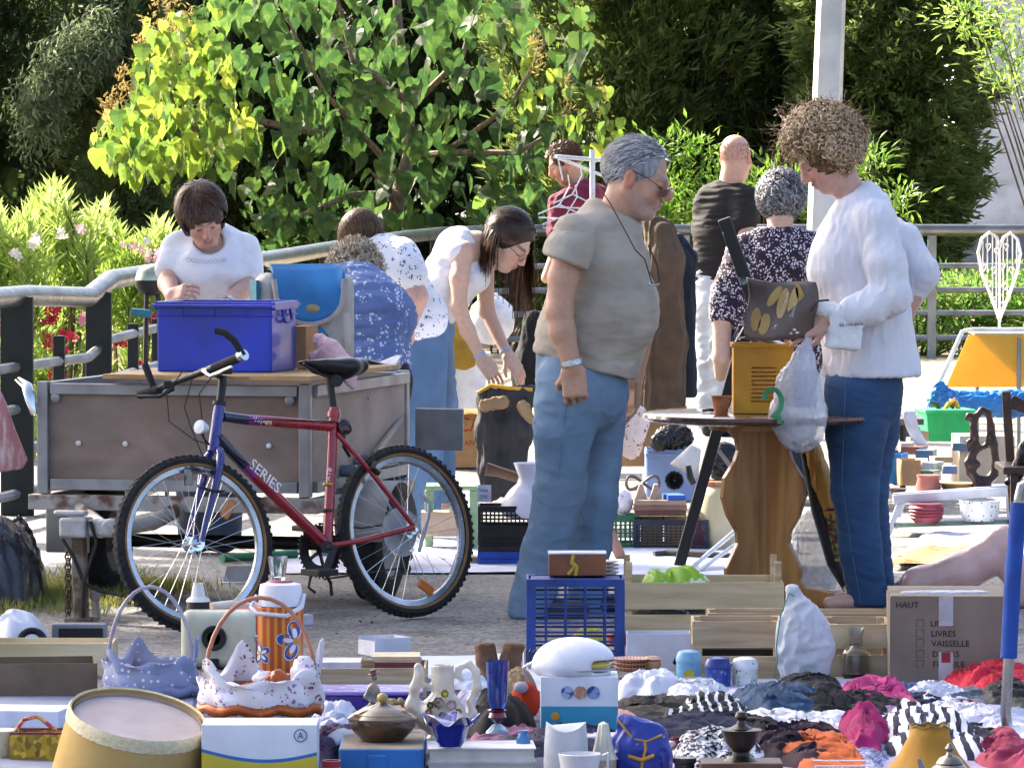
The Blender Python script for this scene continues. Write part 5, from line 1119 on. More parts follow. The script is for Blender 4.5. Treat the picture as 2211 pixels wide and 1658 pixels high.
s=S(.0075);s.cap(J(778,588,.14),J(800,650,.02),.10,.15,.05,side=(1,0,0),flat=1.35);s.cap(J(800,650,.02),J(800,760,-.03),.135,.145,.05,side=(1,0,0),flat=1.1);s.cap(SL,SR,.075,.072,.05);s.chain([(SR,.07),(J(870,700,.10),.062),(J(878,765,.14),.058)],k=.012);s.plane(J(805,790,0),(-.4,0,-1))
s.build('floral_shirt',mat('#6478a8','#d4daea',pat='floral',scale=22,thr=.42,rough=.9,var=.06),flo,fold=[(.010,(9,9,12),3),(.005,(22,22,26),5)])
s=S(.009);s.cap(J(780,790),J(830,790),.135,.135,.04)
for x in(775,835):s.chain([(J(x,800,.0),.12),(np.array([J(x,800)[0],D,.08]),.08)],k=.03)
s.build('trousers',mat('#1c1f2c',rough=.9),flo)
hair_cap(flo,hc,R,hk,.016,hairm('#a39480','#7f705e'),[((0,.07,0),(0,1,0))],fold=[(.008,30,2)])
strands('hair_strands',flo,hc,R,hk,1800,lambda d:d[:,1]<.5,lambda d:d*.6+np.array([0,-.3,-.2]),lambda d:.06+0*d[:,0],['#c9bba4','#a8977e','#8a7a64','#ded2be'],rad=(.090,.11,.10),seg=10,width=.006,curl=.007,freq=40,jitter=.7,hug=.5,tangential=True)
# ---- girl with brown hair bun bending

D=23.9
J=lambda x,y,o=0.0:P(x,y,D+o)
hc=J(780,528,.0);R=hframe((.05,.55,-.82),(0,.84,.52));hk=1.0
s=S(.008);add_head(s,hc,R,hk,False,ears=False,neck=J(825,545,-.05),rn=.05);SL,SR=J(800,600,-.1),J(868,560,-.12);s.cap(J(838,570,-.08),J(900,690,-.02),.08,.10,.05,side=(.7,-.5,.2),flat=1.2);s.cap(SL,SR,.045,.045)
s.chain([(SR,.055),(J(900,640,-.16),.046),(J(880,735,-.08),.034)],k=.02)
for x in(885,918):s.chain([(J(x,730,.0),.07),(np.array([J(x,730)[0],D,.06]),.045)],k=.02)
bun=body_obj(s,(J(905,800)[0],D,0),'girl with brown hair bun in white printed tee bending down',lambda V:head_tint(V,hc,R,hk,SKIN['pink']))
s=S(.0075);s.cap(J(826,556,-.06),J(900,690,-.02),.10,.115,.05,side=(.7,-.5,.2),flat=1.3);s.cap(SL,SR,.08,.075,.05);s.cap(SR,J(886,592,-.15),.078,.074,.03);s.build('printed_tee',mat('#e8e8f0','#3d3f62',pat='floral',scale=30,thr=.36,soft=.03,rough=.9,var=.04),bun,fold=[(.006,14,3)])
s=S(.009)
for x in(885,918):s.chain([(J(x,700,.0),.105),(np.array([J(x,730)[0],D,.08]),.065)],k=.015)
s.build('jeans',jeans_mat('#5f7ea2','#48678c'),bun)
def ex(s_):s_.ell(hc+R@np.array((.0,-.08,.085)),(.05,.05,.045),k=.02)
hair_cap(bun,hc,R,hk,.016,hairm('#43301f','#2a1c12'),[((0,.08,-.02),(0,1,-.3))],extra=ex,fold=[(.005,30,2)])
strands('hair_strands',bun,hc,R,hk,2000,lambda d:d[:,1]<.6,lambda d:np.array([0,-.8,.7])-d*.6,lambda d:.07+0*d[:,0],['#5a4230','#46311f','#332214','#77593c'],rad=(.092,.112,.102),seg=7,width=.004,lift=.002,jitter=.3,hug=.6,tangential=True)
# ---- girl in white tank top leaning over the clothes

D=24.9
J=lambda x,y,o=0.0:P(x,y,D+o)
hc=J(1100,522,-.05);R=hframe((.66,-.35,-.66),(.55,-.25,.80));hk=1.06
s=S(.0062);add_head(s,hc,R,hk,False,.88,jaw=.9,ears=False,neck=J(1035,525),rn=.046);SN,SF=J(1000,545,-.14),J(1045,550,.16)
s.cap(J(1000,545),J(925,665),.095,.105,.05,side=(.1,1,.1),flat=1.4);s.cap(SN,SF,.048,.048,.03)
EL,WR=J(990,660,-.2),J(1040,775,-.2);s.chain([(SN,.046),(J(992,600,-.18),.042),(EL,.036),(J(1010,715,-.2),.033),(WR,.024)],k=.02);add_hand(s,WR,(.55,.05,-.8),(.55,-.75,.4),1.0,.28,thumb=1,spread=.16)
EF,WF=J(1050,670,.18),J(1095,765,.08);s.chain([(SF,.046),(EF,.036),(WF,.024)],k=.02);add_hand(s,WF,(.55,-.05,-.8),(.6,-.6,.5),1.0,.25,thumb=-1,spread=.12)
h1,h2=J(918,710,-.08),J(930,710,.1);k1,k2=J(925,870,-.08),J(955,870,.1)
s.chain([(h1,.09),(k1,.056),(np.array([k1[0],D-.05,.05]),.04)],k=.03);s.chain([(h2,.09),(k2,.056),(np.array([k2[0],D+.12,.05]),.04)],k=.03)
tank=body_obj(s,(k1[0],D,0),'long haired girl in white tank top and pale jeans leaning over clothes',lambda V:head_tint(V,hc,R,hk,SKIN['light'],brow=(.12,.07,.05)))
s=S(.0068);s.cap(J(990,540),J(960,620),.105,.118,.05,side=(.1,1,.1),flat=1.32);s.cap(J(960,620),J(922,680),.12,.118,.05,side=(.1,1,.1),flat=1.25);s.cap(SN+np.array([-.02,0,0]),SF,.05,.05,.04);s.ell(J(1020,600),(.08,.13,.07),k=.05)
s.cap(J(1002,548,-.30),J(1000,580,-.16),.055,.04,.01,op='s');s.plane(J(1035,530),(1,0,.55),k=.02);s.plane(J(905,702),(-.65,0,-1))
s.build('tank_top',mat('#ebe9ec','#dddbe2',rough=.9,var=.05,transl=.1,bump=.15,bscale=140),tank,fold=[(.006,(14,14,10),3)])
s=S(.0075);s.cap(J(922,690),J(924,715),.115,.12,.04,side=(.1,1,0),flat=1.3);s.chain([(h1,.10),(k1,.070),(np.array([k1[0],D-.05,.12]),.055)],k=.02);s.chain([(h2,.10),(k2,.068),(np.array([k2[0],D+.12,.12]),.055)],k=.012);s.build('jeans',jeans_mat('#7492b2','#55769c'),tank,fold=[(.006,(14,14,20),3)])
for a,o in((k1,-.05),(k2,.12)):s=S(.01);s.cap((a[0],D+o,.035),(a[0]+.15,D+o-.03,.03),.038,.03);s.build('shoe',M_WHITEP,tank)
dk=['#2a1a14','#382318','#1e120d','#4a2e1e']
hair_cap(tank,hc,R,hk,.014,hairm('#241610','#170d09',.35),[((0,.052,.02),(0,1,-.45))])
strands('hair_strands',tank,hc,R,hk,1500,lambda d:(d[:,1]<.66)&(d[:,2]>-.05),lambda d:np.stack([d[:,0]*1.2,-.55+.2*d[:,1],-.25+0*d[:,0]],1),lambda d:.13+0*d[:,0],dk,rad=(.090,.110,.10),seg=9,width=.005,lift=.0015,jitter=.12,rough=.3,hug=.7,tangential=True)
strands('falling_hair',tank,hc,R,hk,800,lambda d:(d[:,0]>-.2)&(d[:,1]<-.12)&(d[:,2]<.35)&(d[:,2]>-.5),lambda d:np.stack([.25*d[:,0],.0+0*d[:,0],-.8+0*d[:,0]],1),lambda d:.19+0*d[:,0],dk+['#5a3822'],rad=(.090,.112,.10),seg=12,width=.0055,lift=.001,grav=.3,jitter=.10,rough=.3,seed=9)
strands('loose_hair',tank,hc,R,hk,800,lambda d:(d[:,0]<-.45)&(d[:,2]<.4)&(d[:,2]>-.4)&(d[:,1]>-.5),lambda d:np.stack([-.2+0*d[:,0],.35+0*d[:,0],-.7+0*d[:,0]],1),lambda d:.27+0*d[:,0],dk+['#8a5530','#6b4226'],rad=(.090,.112,.10),seg=12,width=.0055,lift=.001,grav=.3,jitter=.16,rough=.3,seed=10)
w=lambda x,y,z:hc+R@(np.array([x,y,z])*hk)
for q in(-1,1):
 b=B();b.tube([w(q*.033+.024*math.cos(t),.103,.0+.020*math.sin(t))for t in[i*math.pi/7 for i in range(14)]],.0014,n=4,closed=True);b.build('spectacle_rim',M_BLACK,tank,True,world=True)
 b=B();b.tube([w(q*.057,.10,.004),w(q*.080,-.005,.008)],.0014,n=4);b.build('spectacle_arm',M_BLACK,tank,True,world=True)
for p_,e_ in((WR,EL),(WF,EF)):
 ax=nv(e_-p_);b=B();b.lathe([(.026,-.007),(.029,-.007),(.029,.007),(.026,.007)],p_+ax*.02,n=18,R=frame(tuple(ax)),cap=False);b.build('wristband',mat('#aeb4d8',rough=.6),tank,True,world=True)
TANK_HAND,TANK_HAND2=WR,WF
# ------------------------------------------------------------------ helpers for market goods

def dg(y):return G(1105,y)[1]
def lat(name,label,cat,prof_px,px,base,m,d=None,z=None,n=28,tilt=None,group=None,**kw):
 q=G(px,base)if d is None else P(px,base,d);k=K(q[1]);b=B();b.lathe([(r*k,h*k)for r,h in prof_px],n=n,R=tilt,**kw)
 return thing(name,b,m,label,cat,q,smooth=True,group=group)
def lpart(parent,name,prof,m,c=(0,0,0),n=24,R=None,**kw):b=B();b.lathe(prof,c,n=n,R=R,**kw);return b.build(name,m,parent,True)
def heap(name,label,cat,m,blobs,fold=((.012,16,3),(.005,42,4)),h=.008,group=None,ground=True,k=.05,thick=.9):
 s=S(h);c0=None
 for q in blobs:
  px,py,rx,ry=q[:4];d=q[4]if len(q)>4 else dg(py+ry*.9);kk=K(d);c=P(px,py,d);s.ell(c,(rx*kk,max(rx,ry)*kk*thick*.8,ry*kk),None,k)
  if c0 is None:c0=np.array([c[0],c[1],0])
 if ground:s.plane((0,0,.002),(0,0,-1),k=.01)
 V,F=s.mesh();nr=vnormals(V,F)
 for a,sc,sd in fold:
  w_=wob(V,sc*2.1,sd);a*=.75;V=V+nr*(a*(.35*w_+1.5*(.38-np.abs(w_))))[:,None]
 if ground:V[:,2]=np.maximum(V[:,2],.003+.001*(sd%5))
 me=mkmesh(name,V-c0,F,True);me.materials.append(m);o=link(bpy.data.objects.new(name,me));o.location=tuple(c0);return tag(o,label,cat,group)
def carton(name,label,w,d,h,m,loc,rz=0.0,open_=True,t=.004,cat='box',flaps=0.0,inner=None):
 o=T(name,label,cat,loc,rz);
 for nm,c,s_ in(('panel',(0,-d/2,h/2),(w,t,h)),('panel',(0,d/2,h/2),(w,t,h)),('panel',(-w/2,0,h/2),(t,d-t,h)),('panel',(w/2,0,h/2),(t,d-t,h)),('base',(0,0,t),(w-t,d-t,t))):
  b=B();b.box(c,s_);b.build(nm,m,o)
 if not open_:b=B();b.box((0,0,h-t*.3),(w-t*1.2,d-t*1.2,t));b.build('lid',m,o)
 if flaps:
  b=B();b.bar((0,-d/2,h),(0,-d/2-flaps*.8,h-flaps*.5),w,.004,(1,0,0));b.build('flap',m,o);b=B();b.bar((0,d/2,h),(0,d/2+flaps*.5,h+flaps*.3),w,.004,(1,0,0));b.build('flap',m,o)
 return o
def book(name,label,px,base,w,h,dep,m,d=None,rz=0.0,z=None,group=None,cat='book',pages='#e4dccb'):
 q=G(px,base)if d is None else P(px,base,d);k=K(q[1]);o=T(name,label,cat,q,rz,group);b=B();b.box((0,0,h*k/2),(w*k*.97,dep*.97,h*k*.8));b.build('pages',mat(pages,rough=.9),o)
 for zz in(h*k*.05,h*k*.95):b=B();b.box((0,0,zz),(w*k,dep,h*k*.10));b.build('cover',m,o)
 b=B();b.box((0,-dep/2,h*k*.5),(w*k,.002,h*k));b.build('spine',m,o);return o
def vent_crate(name,label,px,base,w,h,dep,m,rows,cols,d=None,rz=0.0,group=None,post=.012,bar=.005):
 q=G(px,base)if d is None else P(px,base,d);k=K(q[1]);W,H=w*k,h*k;o=T(name,label,'crate',q,rz,group)
 for sx in(-1,1):
  for sy in(-1,1):b=B();b.box((sx*(W/2-post/2),sy*(dep/2-post/2),H/2),(post,post,H));b.build('corner_post',m,o,bev=.002)
 b=B();b.box((0,0,.006),(W-post,dep-post,.01));b.build('floor',m,o)
 for(c,s_,ax)in(((0,-dep/2+.004),W,0),((0,dep/2-.004),W,0),((-W/2+.004,0),dep,1),((W/2-.004,0),dep,1)):
  for z,hh in((H-.012,.024),(.012,.024)):
   b=B();b.box((c[0],c[1],z),(s_-post,.007,hh)if ax==0 else(.007,s_-post,hh));b.build('rim',m,o)
  for r in range(1,rows):
   z=.02+(H-.04)*r/rows;b=B();b.box((c[0],c[1],z),(s_-post,bar,bar)if ax==0 else(bar,s_-post,bar));b.build('slat',m,o)
  for q_ in range(1,cols if ax==0 else max(2,cols*2//3)):
   t=-s_/2+s_*q_/(cols if ax==0 else max(2,cols*2//3));b=B();b.box((c[0]+t,c[1],H/2),(bar,bar*.8,H-.04))if ax==0 else b.box((c[0],c[1]+t,H/2),(bar*.8,bar,H-.04));b.build('slat',m,o)
 return o
M_PINE=mat('#dcc8a4','#c4ac84',pat='wood',scale=7,stretch=(.5,5,5),rough=.85,var=.14);M_PINE2=mat('#d2bc9c','#b49a78',pat='wood',scale=8,stretch=(.5,6,6),rough=.85,var=.18);M_PINE3=mat('#e0d0ae','#cab68e',pat='wood',scale=6,stretch=(.5,4,4),rough=.85,var=.1)
def wood_crate(label,px,base,w,h,dep,slats,m=M_PINE,rz=0.0,d=None,gap=.25,posts=0.0,group='slatted wooden produce crates'):
 q=G(px,base)if d is None else P(px,base,d);k=K(q[1]);W,H=w*k,h*k;o=T('wooden_crate',label,'crate',q,rz,group)
 sh=H/(slats+gap*(slats-1));t=.006
 for i in range(slats):
  z=sh/2+i*sh*(1+gap)
  for y in(-dep/2,dep/2):b=B();b.box((0,y,z),(W,t,sh),Matrix.Rotation(random.uniform(-.006,.006),3,'Y'));b.build('slat',random.choice((m,M_PINE3,m)),o,bev=.001)
  for x in(-W/2+t,W/2-t):b=B();b.box((x,0,z),(t,dep-t*2.2,sh));b.build('slat',m,o)
 for x in(-W/2+.02,W/2-.02):
  for y in(-dep/2+.015,dep/2-.015):b=B();b.box((x,y,H/2+posts/2),(.022,.022,H+posts));b.build('corner_post',M_PINE2,o)
 for i in range(4):b=B();b.box((0,-dep/2+dep*(i+.5)/4,.006),(W-.02,dep/4.6,.005));b.build('base_slat',m,o)
 b=B()
 return o
def sheet(name,label,pts,m,z,wave=.004,group=None,cat='sheet'):
 q=[G(*p)for p in pts];c=np.mean(q,axis=0);b=B();n=14
 def f(u,v):
  p=(q[0]*(1-u)+q[1]*u)*(1-v)+(q[3]*(1-u)+q[2]*u)*v-c;return(p[0],p[1],z+wave*(1+math.sin(9*u+5*v+c[0]*7)*math.sin(7*v-3*u+1)))
 b.grid(f,n,n);return thing(name,b,m,label,cat,(c[0],c[1],0),smooth=True,group=group)
# ------------------------------------------------------------------ ground sheets

GS='sheets spread on the ground'
sheet('ground_sheet','pale lilac sheet on the ground behind the bicycle and black crates',[(560,1240),(1330,1240),(1330,1165),(640,1165)],mat('#c9cbdc','#b6b8cc',rough=.9,scale=4),.004,group=GS)
sheet('ground_sheet','pale blue sheet on the ground under the round table',[(1330,1245),(1720,1250),(1720,1170),(1330,1165)],mat('#c4cbe0','#b0b8d2',rough=.9,scale=4),.006,group=GS)
sheet('ground_sheet','crumpled white plastic sheet on the ground behind the blue goblet',[(640,1500),(1180,1500),(1180,1418),(660,1430)],mat('#cfd5e6','#b9c0d6',rough=.5,scale=5),.004,.008,GS)
sheet('ground_sheet','dark blue grey ground sheet under the porcelain in front',[(380,1790),(1400,1790),(1400,1500),(420,1500)],mat('#4a5068','#3a4056',rough=.9,scale=4),.008,.004,GS)
sheet('ground_sheet','lilac ground sheet under the heap of clothes',[(1330,1790),(2400,1790),(2400,1470),(1330,1480)],mat('#a9a6c4','#9490b4',rough=.9,scale=4),.010,.005,GS)
sheet('ground_sheet','grey plastic ground sheet at the lower left',[(-300,1790),(420,1790),(420,1490),(-300,1490)],mat('#8d93a8','#787e94',rough=.7,scale=4),.006,.004,GS)
sheet('ground_sheet','white cloth on the ground below the white low shelf',[(1935,1212),(2180,1212),(2180,1160),(1990,1160)],mat('#d6dcf0',rough=.9),.006,.012,GS)
sheet('ground_sheet','yellow and brown patterned cloth on the ground near the pink mannequin leg',[(1925,1232),(2130,1225),(2130,1188),(1940,1195)],mat('#c9a858','#8a5a34',pat='blotch',scale=14,rough=.9),.012,.012,GS)
# ------------------------------------------------------------------ round pine table

M_TAB=mat('#bf8848','#a36c34',pat='wood',scale=5,stretch=(5,5,.6),rough=.4,coat=.25,var=.15);M_TABD=mat('#6b4a34','#553826',pat='wood',scale=6,stretch=(.6,4,4),rough=.25,coat=.4)
TD=20.35;tc_=P(1648,900,TD);tb=T('round_table','round pine table on a vase shaped plank pedestal','table',(tc_[0],TD,0));ztop=.705
b=B();b.lathe([(0,ztop-.032),(.40,ztop-.032),(.437,ztop-.026),(.45,ztop-.014),(.446,ztop-.003),(.435,ztop),(0,ztop)],n=64);b.build('table_top',M_TABD,tb,True)
b=B();b.cyl((0,0,ztop-.06),(0,0,ztop-.032),.20,n=32);b.build('apron',M_TAB,tb)
outl=[(.0,0),(.30,0),(.31,.02),(.27,.055),(.22,.065),(.165,.07),(.150,.10),(.152,.14),(.125,.19),(.105,.23),(.108,.27),(.145,.33),(.168,.40),(.160,.47),(.118,.53),(.104,.57),(.112,.61),(.145,.645),(0,.645)]
for a in(math.radians(205),math.radians(332),math.radians(90)):
 u=Vector((math.cos(a),math.sin(a),0));b=B();b.prism([(r+.004,z)for r,z in outl],(0,0,.0),u,(0,0,1),.030);b.build('pedestal_board',M_TAB,tb,bev=.004)
b=B();b.cyl((0,0,.01),(0,0,.645),.028,n=12);b.build('pedestal_core',M_TAB,tb,True)
zt=ztop+.001
bk=P(1647,894,TD-.03);yb=T('plastic_basket','tall mustard yellow slotted basket full of papers on the round table','basket',(bk[0],TD-.02,zt));MY=mat('#dca42e','#c89224',rough=.45,scale=5,var=.06);W2,D2,H2=.215,.16,.255
for y in(-D2/2,D2/2):
 for x0,x1 in((-W2/2,-.045),(.045,W2/2)):b=B();b.box(((x0+x1)/2,y,H2/2),(x1-x0,.005,H2-.004));b.build('wall',MY,yb)
 b=B();b.box((0,y,.022),(.09,.005,.04));b.build('wall',MY,yb);b=B();b.box((0,y,.208),(.09,.005,.075));b.build('wall',MY,yb)
 for r in range(8):b=B();b.box((0,y,.052+r*.0155),(.09,.005,.008));b.build('slat',MY,yb)
for x in(-W2/2,W2/2):b=B();b.box((x,0,H2/2),(.005,D2-.006,H2-.004));b.build('wall',MY,yb)
b=B();b.box((0,0,.005),(W2-.006,D2-.006,.008));b.build('base',MY,yb)
b=B()
for c,s_ in(((0,-D2/2-.004,H2-.006),(W2+.02,.008,.014)),((0,D2/2+.004,H2-.006),(W2+.02,.008,.014)),((-W2/2-.004,0,H2-.006),(.008,D2+.003,.014)),((W2/2+.004,0,H2-.006),(.008,D2+.003,.014))):b.box(c,s_)
b.build('rim',MY,yb)
b=B();b.grid(lambda u,v:(-.085+.18*u,-.06+.12*v,H2-.01+.035*math.sin(2.5*u+1)*(1-.4*v)+.01*math.sin(9*u*v)),8,6);thing('crumpled_papers',b,mat('#e4e6ea','#c8ccd4',rough=.8),'crumpled white papers sticking out of the mustard basket','papers',(bk[0],TD-.02,zt+.002),solid=.004,smooth=True)
q=P(1557,890,TD-.12);cpz=T('paper_cup','small orange paper cup on the round table','cup',(q[0],q[1],zt));lpart(cpz,'cup',[(0,.001),(.024,.0),(.024,.002),(.036,.066),(.038,.066),(.038,.062),(.0345,.06),(.023,.004),(0,.004)],mat('#c9885a','#b06a3c',pat='blotch',scale=30,thr=.5,soft=.1,rough=.7));
q=P(1518,884,TD-.02);b=B();b.tube([(0,0,.008),(.02,-.02,.012),(.04,.0,.01),(.05,.02,.012),(.03,.03,.008)],.006,n=6);thing('sunglasses_case_strap',b,M_BLACK,'small black strap lying on the round table beside the cup','strap',(q[0],q[1],zt),smooth=True)
MB=mat('#6a5c56','#4a3f3c',rough=.35,scale=6,var=.12)
def bagpt(u,v):
 a=P(1612+150*u+6*math.sin(6*v),600+132*v+14*u*(1-v)+4*math.sin(5*u),19.98+.03*math.sin(4*u+3*v));return a
pb=T('printed_bag','dark brown paper bag printed with pastries held by the curly haired woman','bag',bagpt(.5,.5));b=B();b.grid(bagpt,16,12);b.build('bag',MB,pb,True,world=True,solid=.012)
for(x,y,rx,ry,a,c)in((1690,655,11,34,.25,'#c9a86a'),(1712,655,10,36,.2,'#d2b478'),(1728,638,8,26,-.3,'#b89450'),(1672,640,9,26,.6,'#bfa05a'),(1632,690,11,26,.1,'#a8894e'),(1650,700,12,24,.3,'#b3955c')):
 b=B();c0=P(x,y,19.955);k=K(19.96);b.add([c0+np.array([(rx*math.cos(t)*math.cos(a)+ry*math.sin(t)*math.sin(a))*k,-.002,(ry*math.sin(t)*math.cos(a)-rx*math.cos(t)*math.sin(a))*k])for t in[i*math.pi/8 for i in range(16)]],[tuple(range(16))]);b.build('printed_pastry',mat(c,rough=.5),pb,world=True,solid=.001)
for i in range(12):
 b=B();c0=P(1668+random.uniform(0,55),695+random.uniform(0,28),19.952);k=K(19.96);b.add([c0+np.array([4.5*k*math.cos(t),-.002,2.5*k*math.sin(t)])for t in[j*math.pi/4 for j in range(8)]],[tuple(range(8))]);b.build('printed_seed',mat('#e4dcc4',rough=.5),pb,world=True,solid=.001)
text('Gourmande',.020,mat('#f0e8d8',rough=.5),pb,P(1687,688,19.945)-np.array(pb.location),FACE@Matrix.Rotation(math.radians(72),3,'Z'));text('Saveur',.020,mat('#f0e8d8',rough=.5),pb,P(1712,686,19.945)-np.array(pb.location),FACE@Matrix.Rotation(math.radians(75),3,'Z'))
s=S(.006);Jb=lambda x,y,o=0:P(x,y,19.97+o)
s.chain([(Jb(1742,735),.012),(Jb(1735,775),.035),(Jb(1724,830),.075),(Jb(1724,895),.098),(Jb(1728,925),.085)],k=.03,side=(0,1,0),flat=.75)
cb_=T('carrier_bag','translucent white plastic carrier bag with green mark hanging from her hand','bag',Jb(1725,960));s.build('bag',mat('#dfe3f0','#cfd4e6',rough=.2,alpha=.5,scale=8),cb_,fold=[(.005,(60,60,9),4),(.003,(120,120,40),5)])
s=S(.007);[s.ell(Jb(1720+30*math.sin(i*2.1),915+22*math.cos(i*1.7),.0),(.028,.028,.028),k=.02)for i in range(7)];o=s.build('white_trimmings',mat('#e6e2dc','#c8c0b4',rough=.9),None,fold=[(.006,60,4)]);tag(o,'white crumbly contents at the bottom of the carrier bag','contents');
b=B();gp=[Jb(1668+20*math.cos(t),868+28*math.sin(t),-.088+.012*abs(math.cos(t)))for t in[math.radians(a)for a in range(-170,100,22)]]+[Jb(1682,900,-.09),Jb(1684,915,-.085)];b.tube(gp,.009,n=6,flat=.3);b.build('green_mark',mat('#3f9a68',rough=.5),cb_,True,world=True)
s=S(.006);Jp=lambda x,y,o=0:P(x,y,20.0+o);s.box(Jp(1822,712),(.062,.035,.07),RZ(.2).to_4x4().to_3x3()@Matrix.Rotation(.12,3,'Y'),rnd=.012);s.cap(Jp(1765,665),Jp(1800,672),.028,.03,.03)
wp=T('paper_bag','crumpled white paper bag with printed address under her forearm','bag',Jp(1815,760));s.build('bag',mat('#f0f1f4','#e2e4ea',rough=.7,scale=8),wp,fold=[(.005,32,4)])
text('50, rue de la',.017,mat('#3a3f60',rough=.6),wp,Jp(1812,705,-.043)-np.array(wp.location),FACE@Matrix.Rotation(.06,3,'Z'))
b=B();b.tube([Jp(1752,672,-.06),Jp(1765,650,-.05),Jp(1790,648,-.05)],.004,n=5);b.build('printed_mark',mat('#2b3050',rough=.6),wp,True,world=True)
MS=mat('#1e2226','#8fa0ae',pat='blotch',scale=16,thr=.62,soft=.03,rough=.5)
ea=T('easel','black paint splashed wooden easel standing behind the round table','easel',G(1470,1222))
b=B();b.bar(P(1563,472,22.0),P(1640,690,22.05),.052,.03);b.build('mast',MS,ea,world=True,bev=.006);b=B();b.bar(P(1604,730,22.1),G(1466,1224),.045,.035);b.build('leg',mat('#1b1d20',rough=.45),ea,world=True,bev=.004)
b=B();b.bar(P(1604,700,22.15),G(1660,1215),.04,.03);b.build('leg',mat('#1b1d20',rough=.45),ea,world=True,bev=.004);b=B();b.bar(P(1636,680,22.06),P(1598,745,22.1),.05,.03);b.build('joint',MS,ea,world=True)
for a,c in(((1592,1142,22.3),(1488,1230,21.9)),((1612,1160,22.35),(1505,1233,21.9))):
 b=B();b.cyl(P(*a),G(c[0],c[1],.01),.009);b.build('stay',M_CHROME,ea,True,world=True)
b=B();b.bar(P(1535,950,22.5),P(1603,1042,22.5),.018,.012);b.bar(P(1603,1042,22.5),P(1545,1044,22.5),.014,.012);b.build('frame',mat('#c6ccd8',rough=.2,metal=.7),ea,world=True)
um=T('furled_umbrella','furled dark umbrella wrapped in golden cloth with woven pattern band','umbrella',G(1838,1300));Ju=lambda x,y:P(x,y,20.75)
s=S(.006);s.chain([(Ju(1752,968),.035),(Ju(1775,1040),.040),(Ju(1800,1110),.040)],k=.02);s.build('golden_cloth',mat('#c99a4a','#b5843a',rough=.35,scale=8),um,fold=[(.005,(60,60,8),4)])
b=B();b.tube([Ju(1797,1095),Ju(1806,1140),Ju(1812,1210)],[.042,.040,.030],n=16);b.build('woven_band',mat('#c8a83e','#2f6a5a',pat='leafy',c3='#7a2030',scale=75,rough=.8),um,True,world=True)
for y,c in((1098,'#6a2050'),(1140,'#7a2030'),(1196,'#7a2030'),(1206,'#d8c040')):
 b=B();b.lathe([(.043-.00011*(y-1098)*1.1,-.005),(.044-.00011*(y-1098)*1.1,0),(.043-.00011*(y-1098)*1.1,.005)],Ju(1797+(y-1095)*.13,y),n=16,R=frame((.1,0,-1)),cap=False);b.build('trim',mat(c,rough=.8),um,True,world=True)
b=B();b.tube([Ju(1738,975),Ju(1765,1100),Ju(1800,1215),Ju(1828,1270),G(1838,1302,.005)],[.018,.024,.026,.016,.006],n=10);b.build('canopy',mat('#26292e',rough=.6),um,True,world=True)
heap('plastic_bag','crumpled grey translucent plastic bag beside the table pedestal','bag',mat('#c2c8d0','#a9b0ba',rough=.2,alpha=.55,scale=8),[(1755,1190,45,90,21.0),(1750,1250,55,45,21.0)],fold=((.012,22,3),(.006,50,4)),thick=.6)
# ------------------------------------------------------------------ behind the grey haired man

rk=T('clothes_rack','white metal clothes rack with wire hangers behind the grey haired man','clothes rack',P(1279,1000,28.2)*np.array([1,1,0]));Jr=lambda x,y,o=0:P(x,y,28.2+o);MW=mat('#d9dce2','#c4c8d0',rough=.3,metal=.4)
b=B();b.cyl(np.array([Jr(1281,500)[0],28.2,0]),Jr(1279,323),.014);b.build('upright',MW,rk,True,world=True)
b=B();b.tube([Jr(1200,338,-.2),Jr(1279,345),Jr(1298,346,.03)],.010);b.build('cross_bar',MW,rk,True,world=True);b=B();b.tube([Jr(1203,340,-.2),Jr(1310,383,.25)],.009);b.build('cross_bar',MW,rk,True,world=True);b=B();b.tube([Jr(1205,342,-.2),Jr(1215,390,-.18)],.004);b.build('hook',MW,rk,True,world=True)
b=B();b.box(np.array([Jr(1281,500)[0],28.2,.02]),(.5,.05,.03));b.box(np.array([Jr(1281,500)[0],28.2,.02]),(.05,.6,.03));b.build('foot',MW,rk,world=True)
for i,(x,y,s_)in enumerate(((1208,448,1),(1236,425,.9),(1222,470,1.1))):
 h=T('wire_hanger',['lowest bare wire hanger left of the clothes rack upright','highest bare wire hanger on the clothes rack','middle bare wire hanger on the clothes rack'][(0,1,2)[i]],'hanger',Jr(x,y),group='wire hangers on the rack');b=B();pts=[Jr(x+18*s_,y-70,-.1+.05*i),Jr(x+22*s_,y-45),Jr(x,y-5),Jr(x-45*s_,y+14),Jr(x-45*s_,y+22),Jr(x+50*s_,y+26),Jr(x+48*s_,y+16),Jr(x+2,y-5)];b.tube(pts,.0038,n=5);b.build('wire',MW,h,True,world=True)
def coat(label,pts,m,d,seed):
 s=S(.008)
 for(x0,y0,r0,x1,y1,r1,fl)in pts:s.cap(P(x0,y0,d),P(x1,y1,d),r0,r1,.05,side=(0,1,0),flat=fl)
 base=pts[-1];t=T('hanging_coat',label,'coat',P(base[3],base[4],d)+np.array([0,0,-base[5]]),group='coats on the rack');s.plane(P(base[3],base[4]+6,d),(.05,0,-1),k=.006);s.build('coat',m,t,fold=[(.012,(22,22,3),seed),(.004,(50,50,9),seed+1)]);return t
coat('long brown wool coat hanging behind the grey haired man',[(1405,478,.035,1430,500,.05,1.6),(1425,510,.07,1436,560,.085,1.4),(1434,560,.085,1434,740,.10,1.2),(1395,560,.05,1392,760,.055,1),(1430,740,.11,1428,872,.115,1.0)],mat('#5f5040','#4c4034',rough=.95,scale=10),27.0,3)
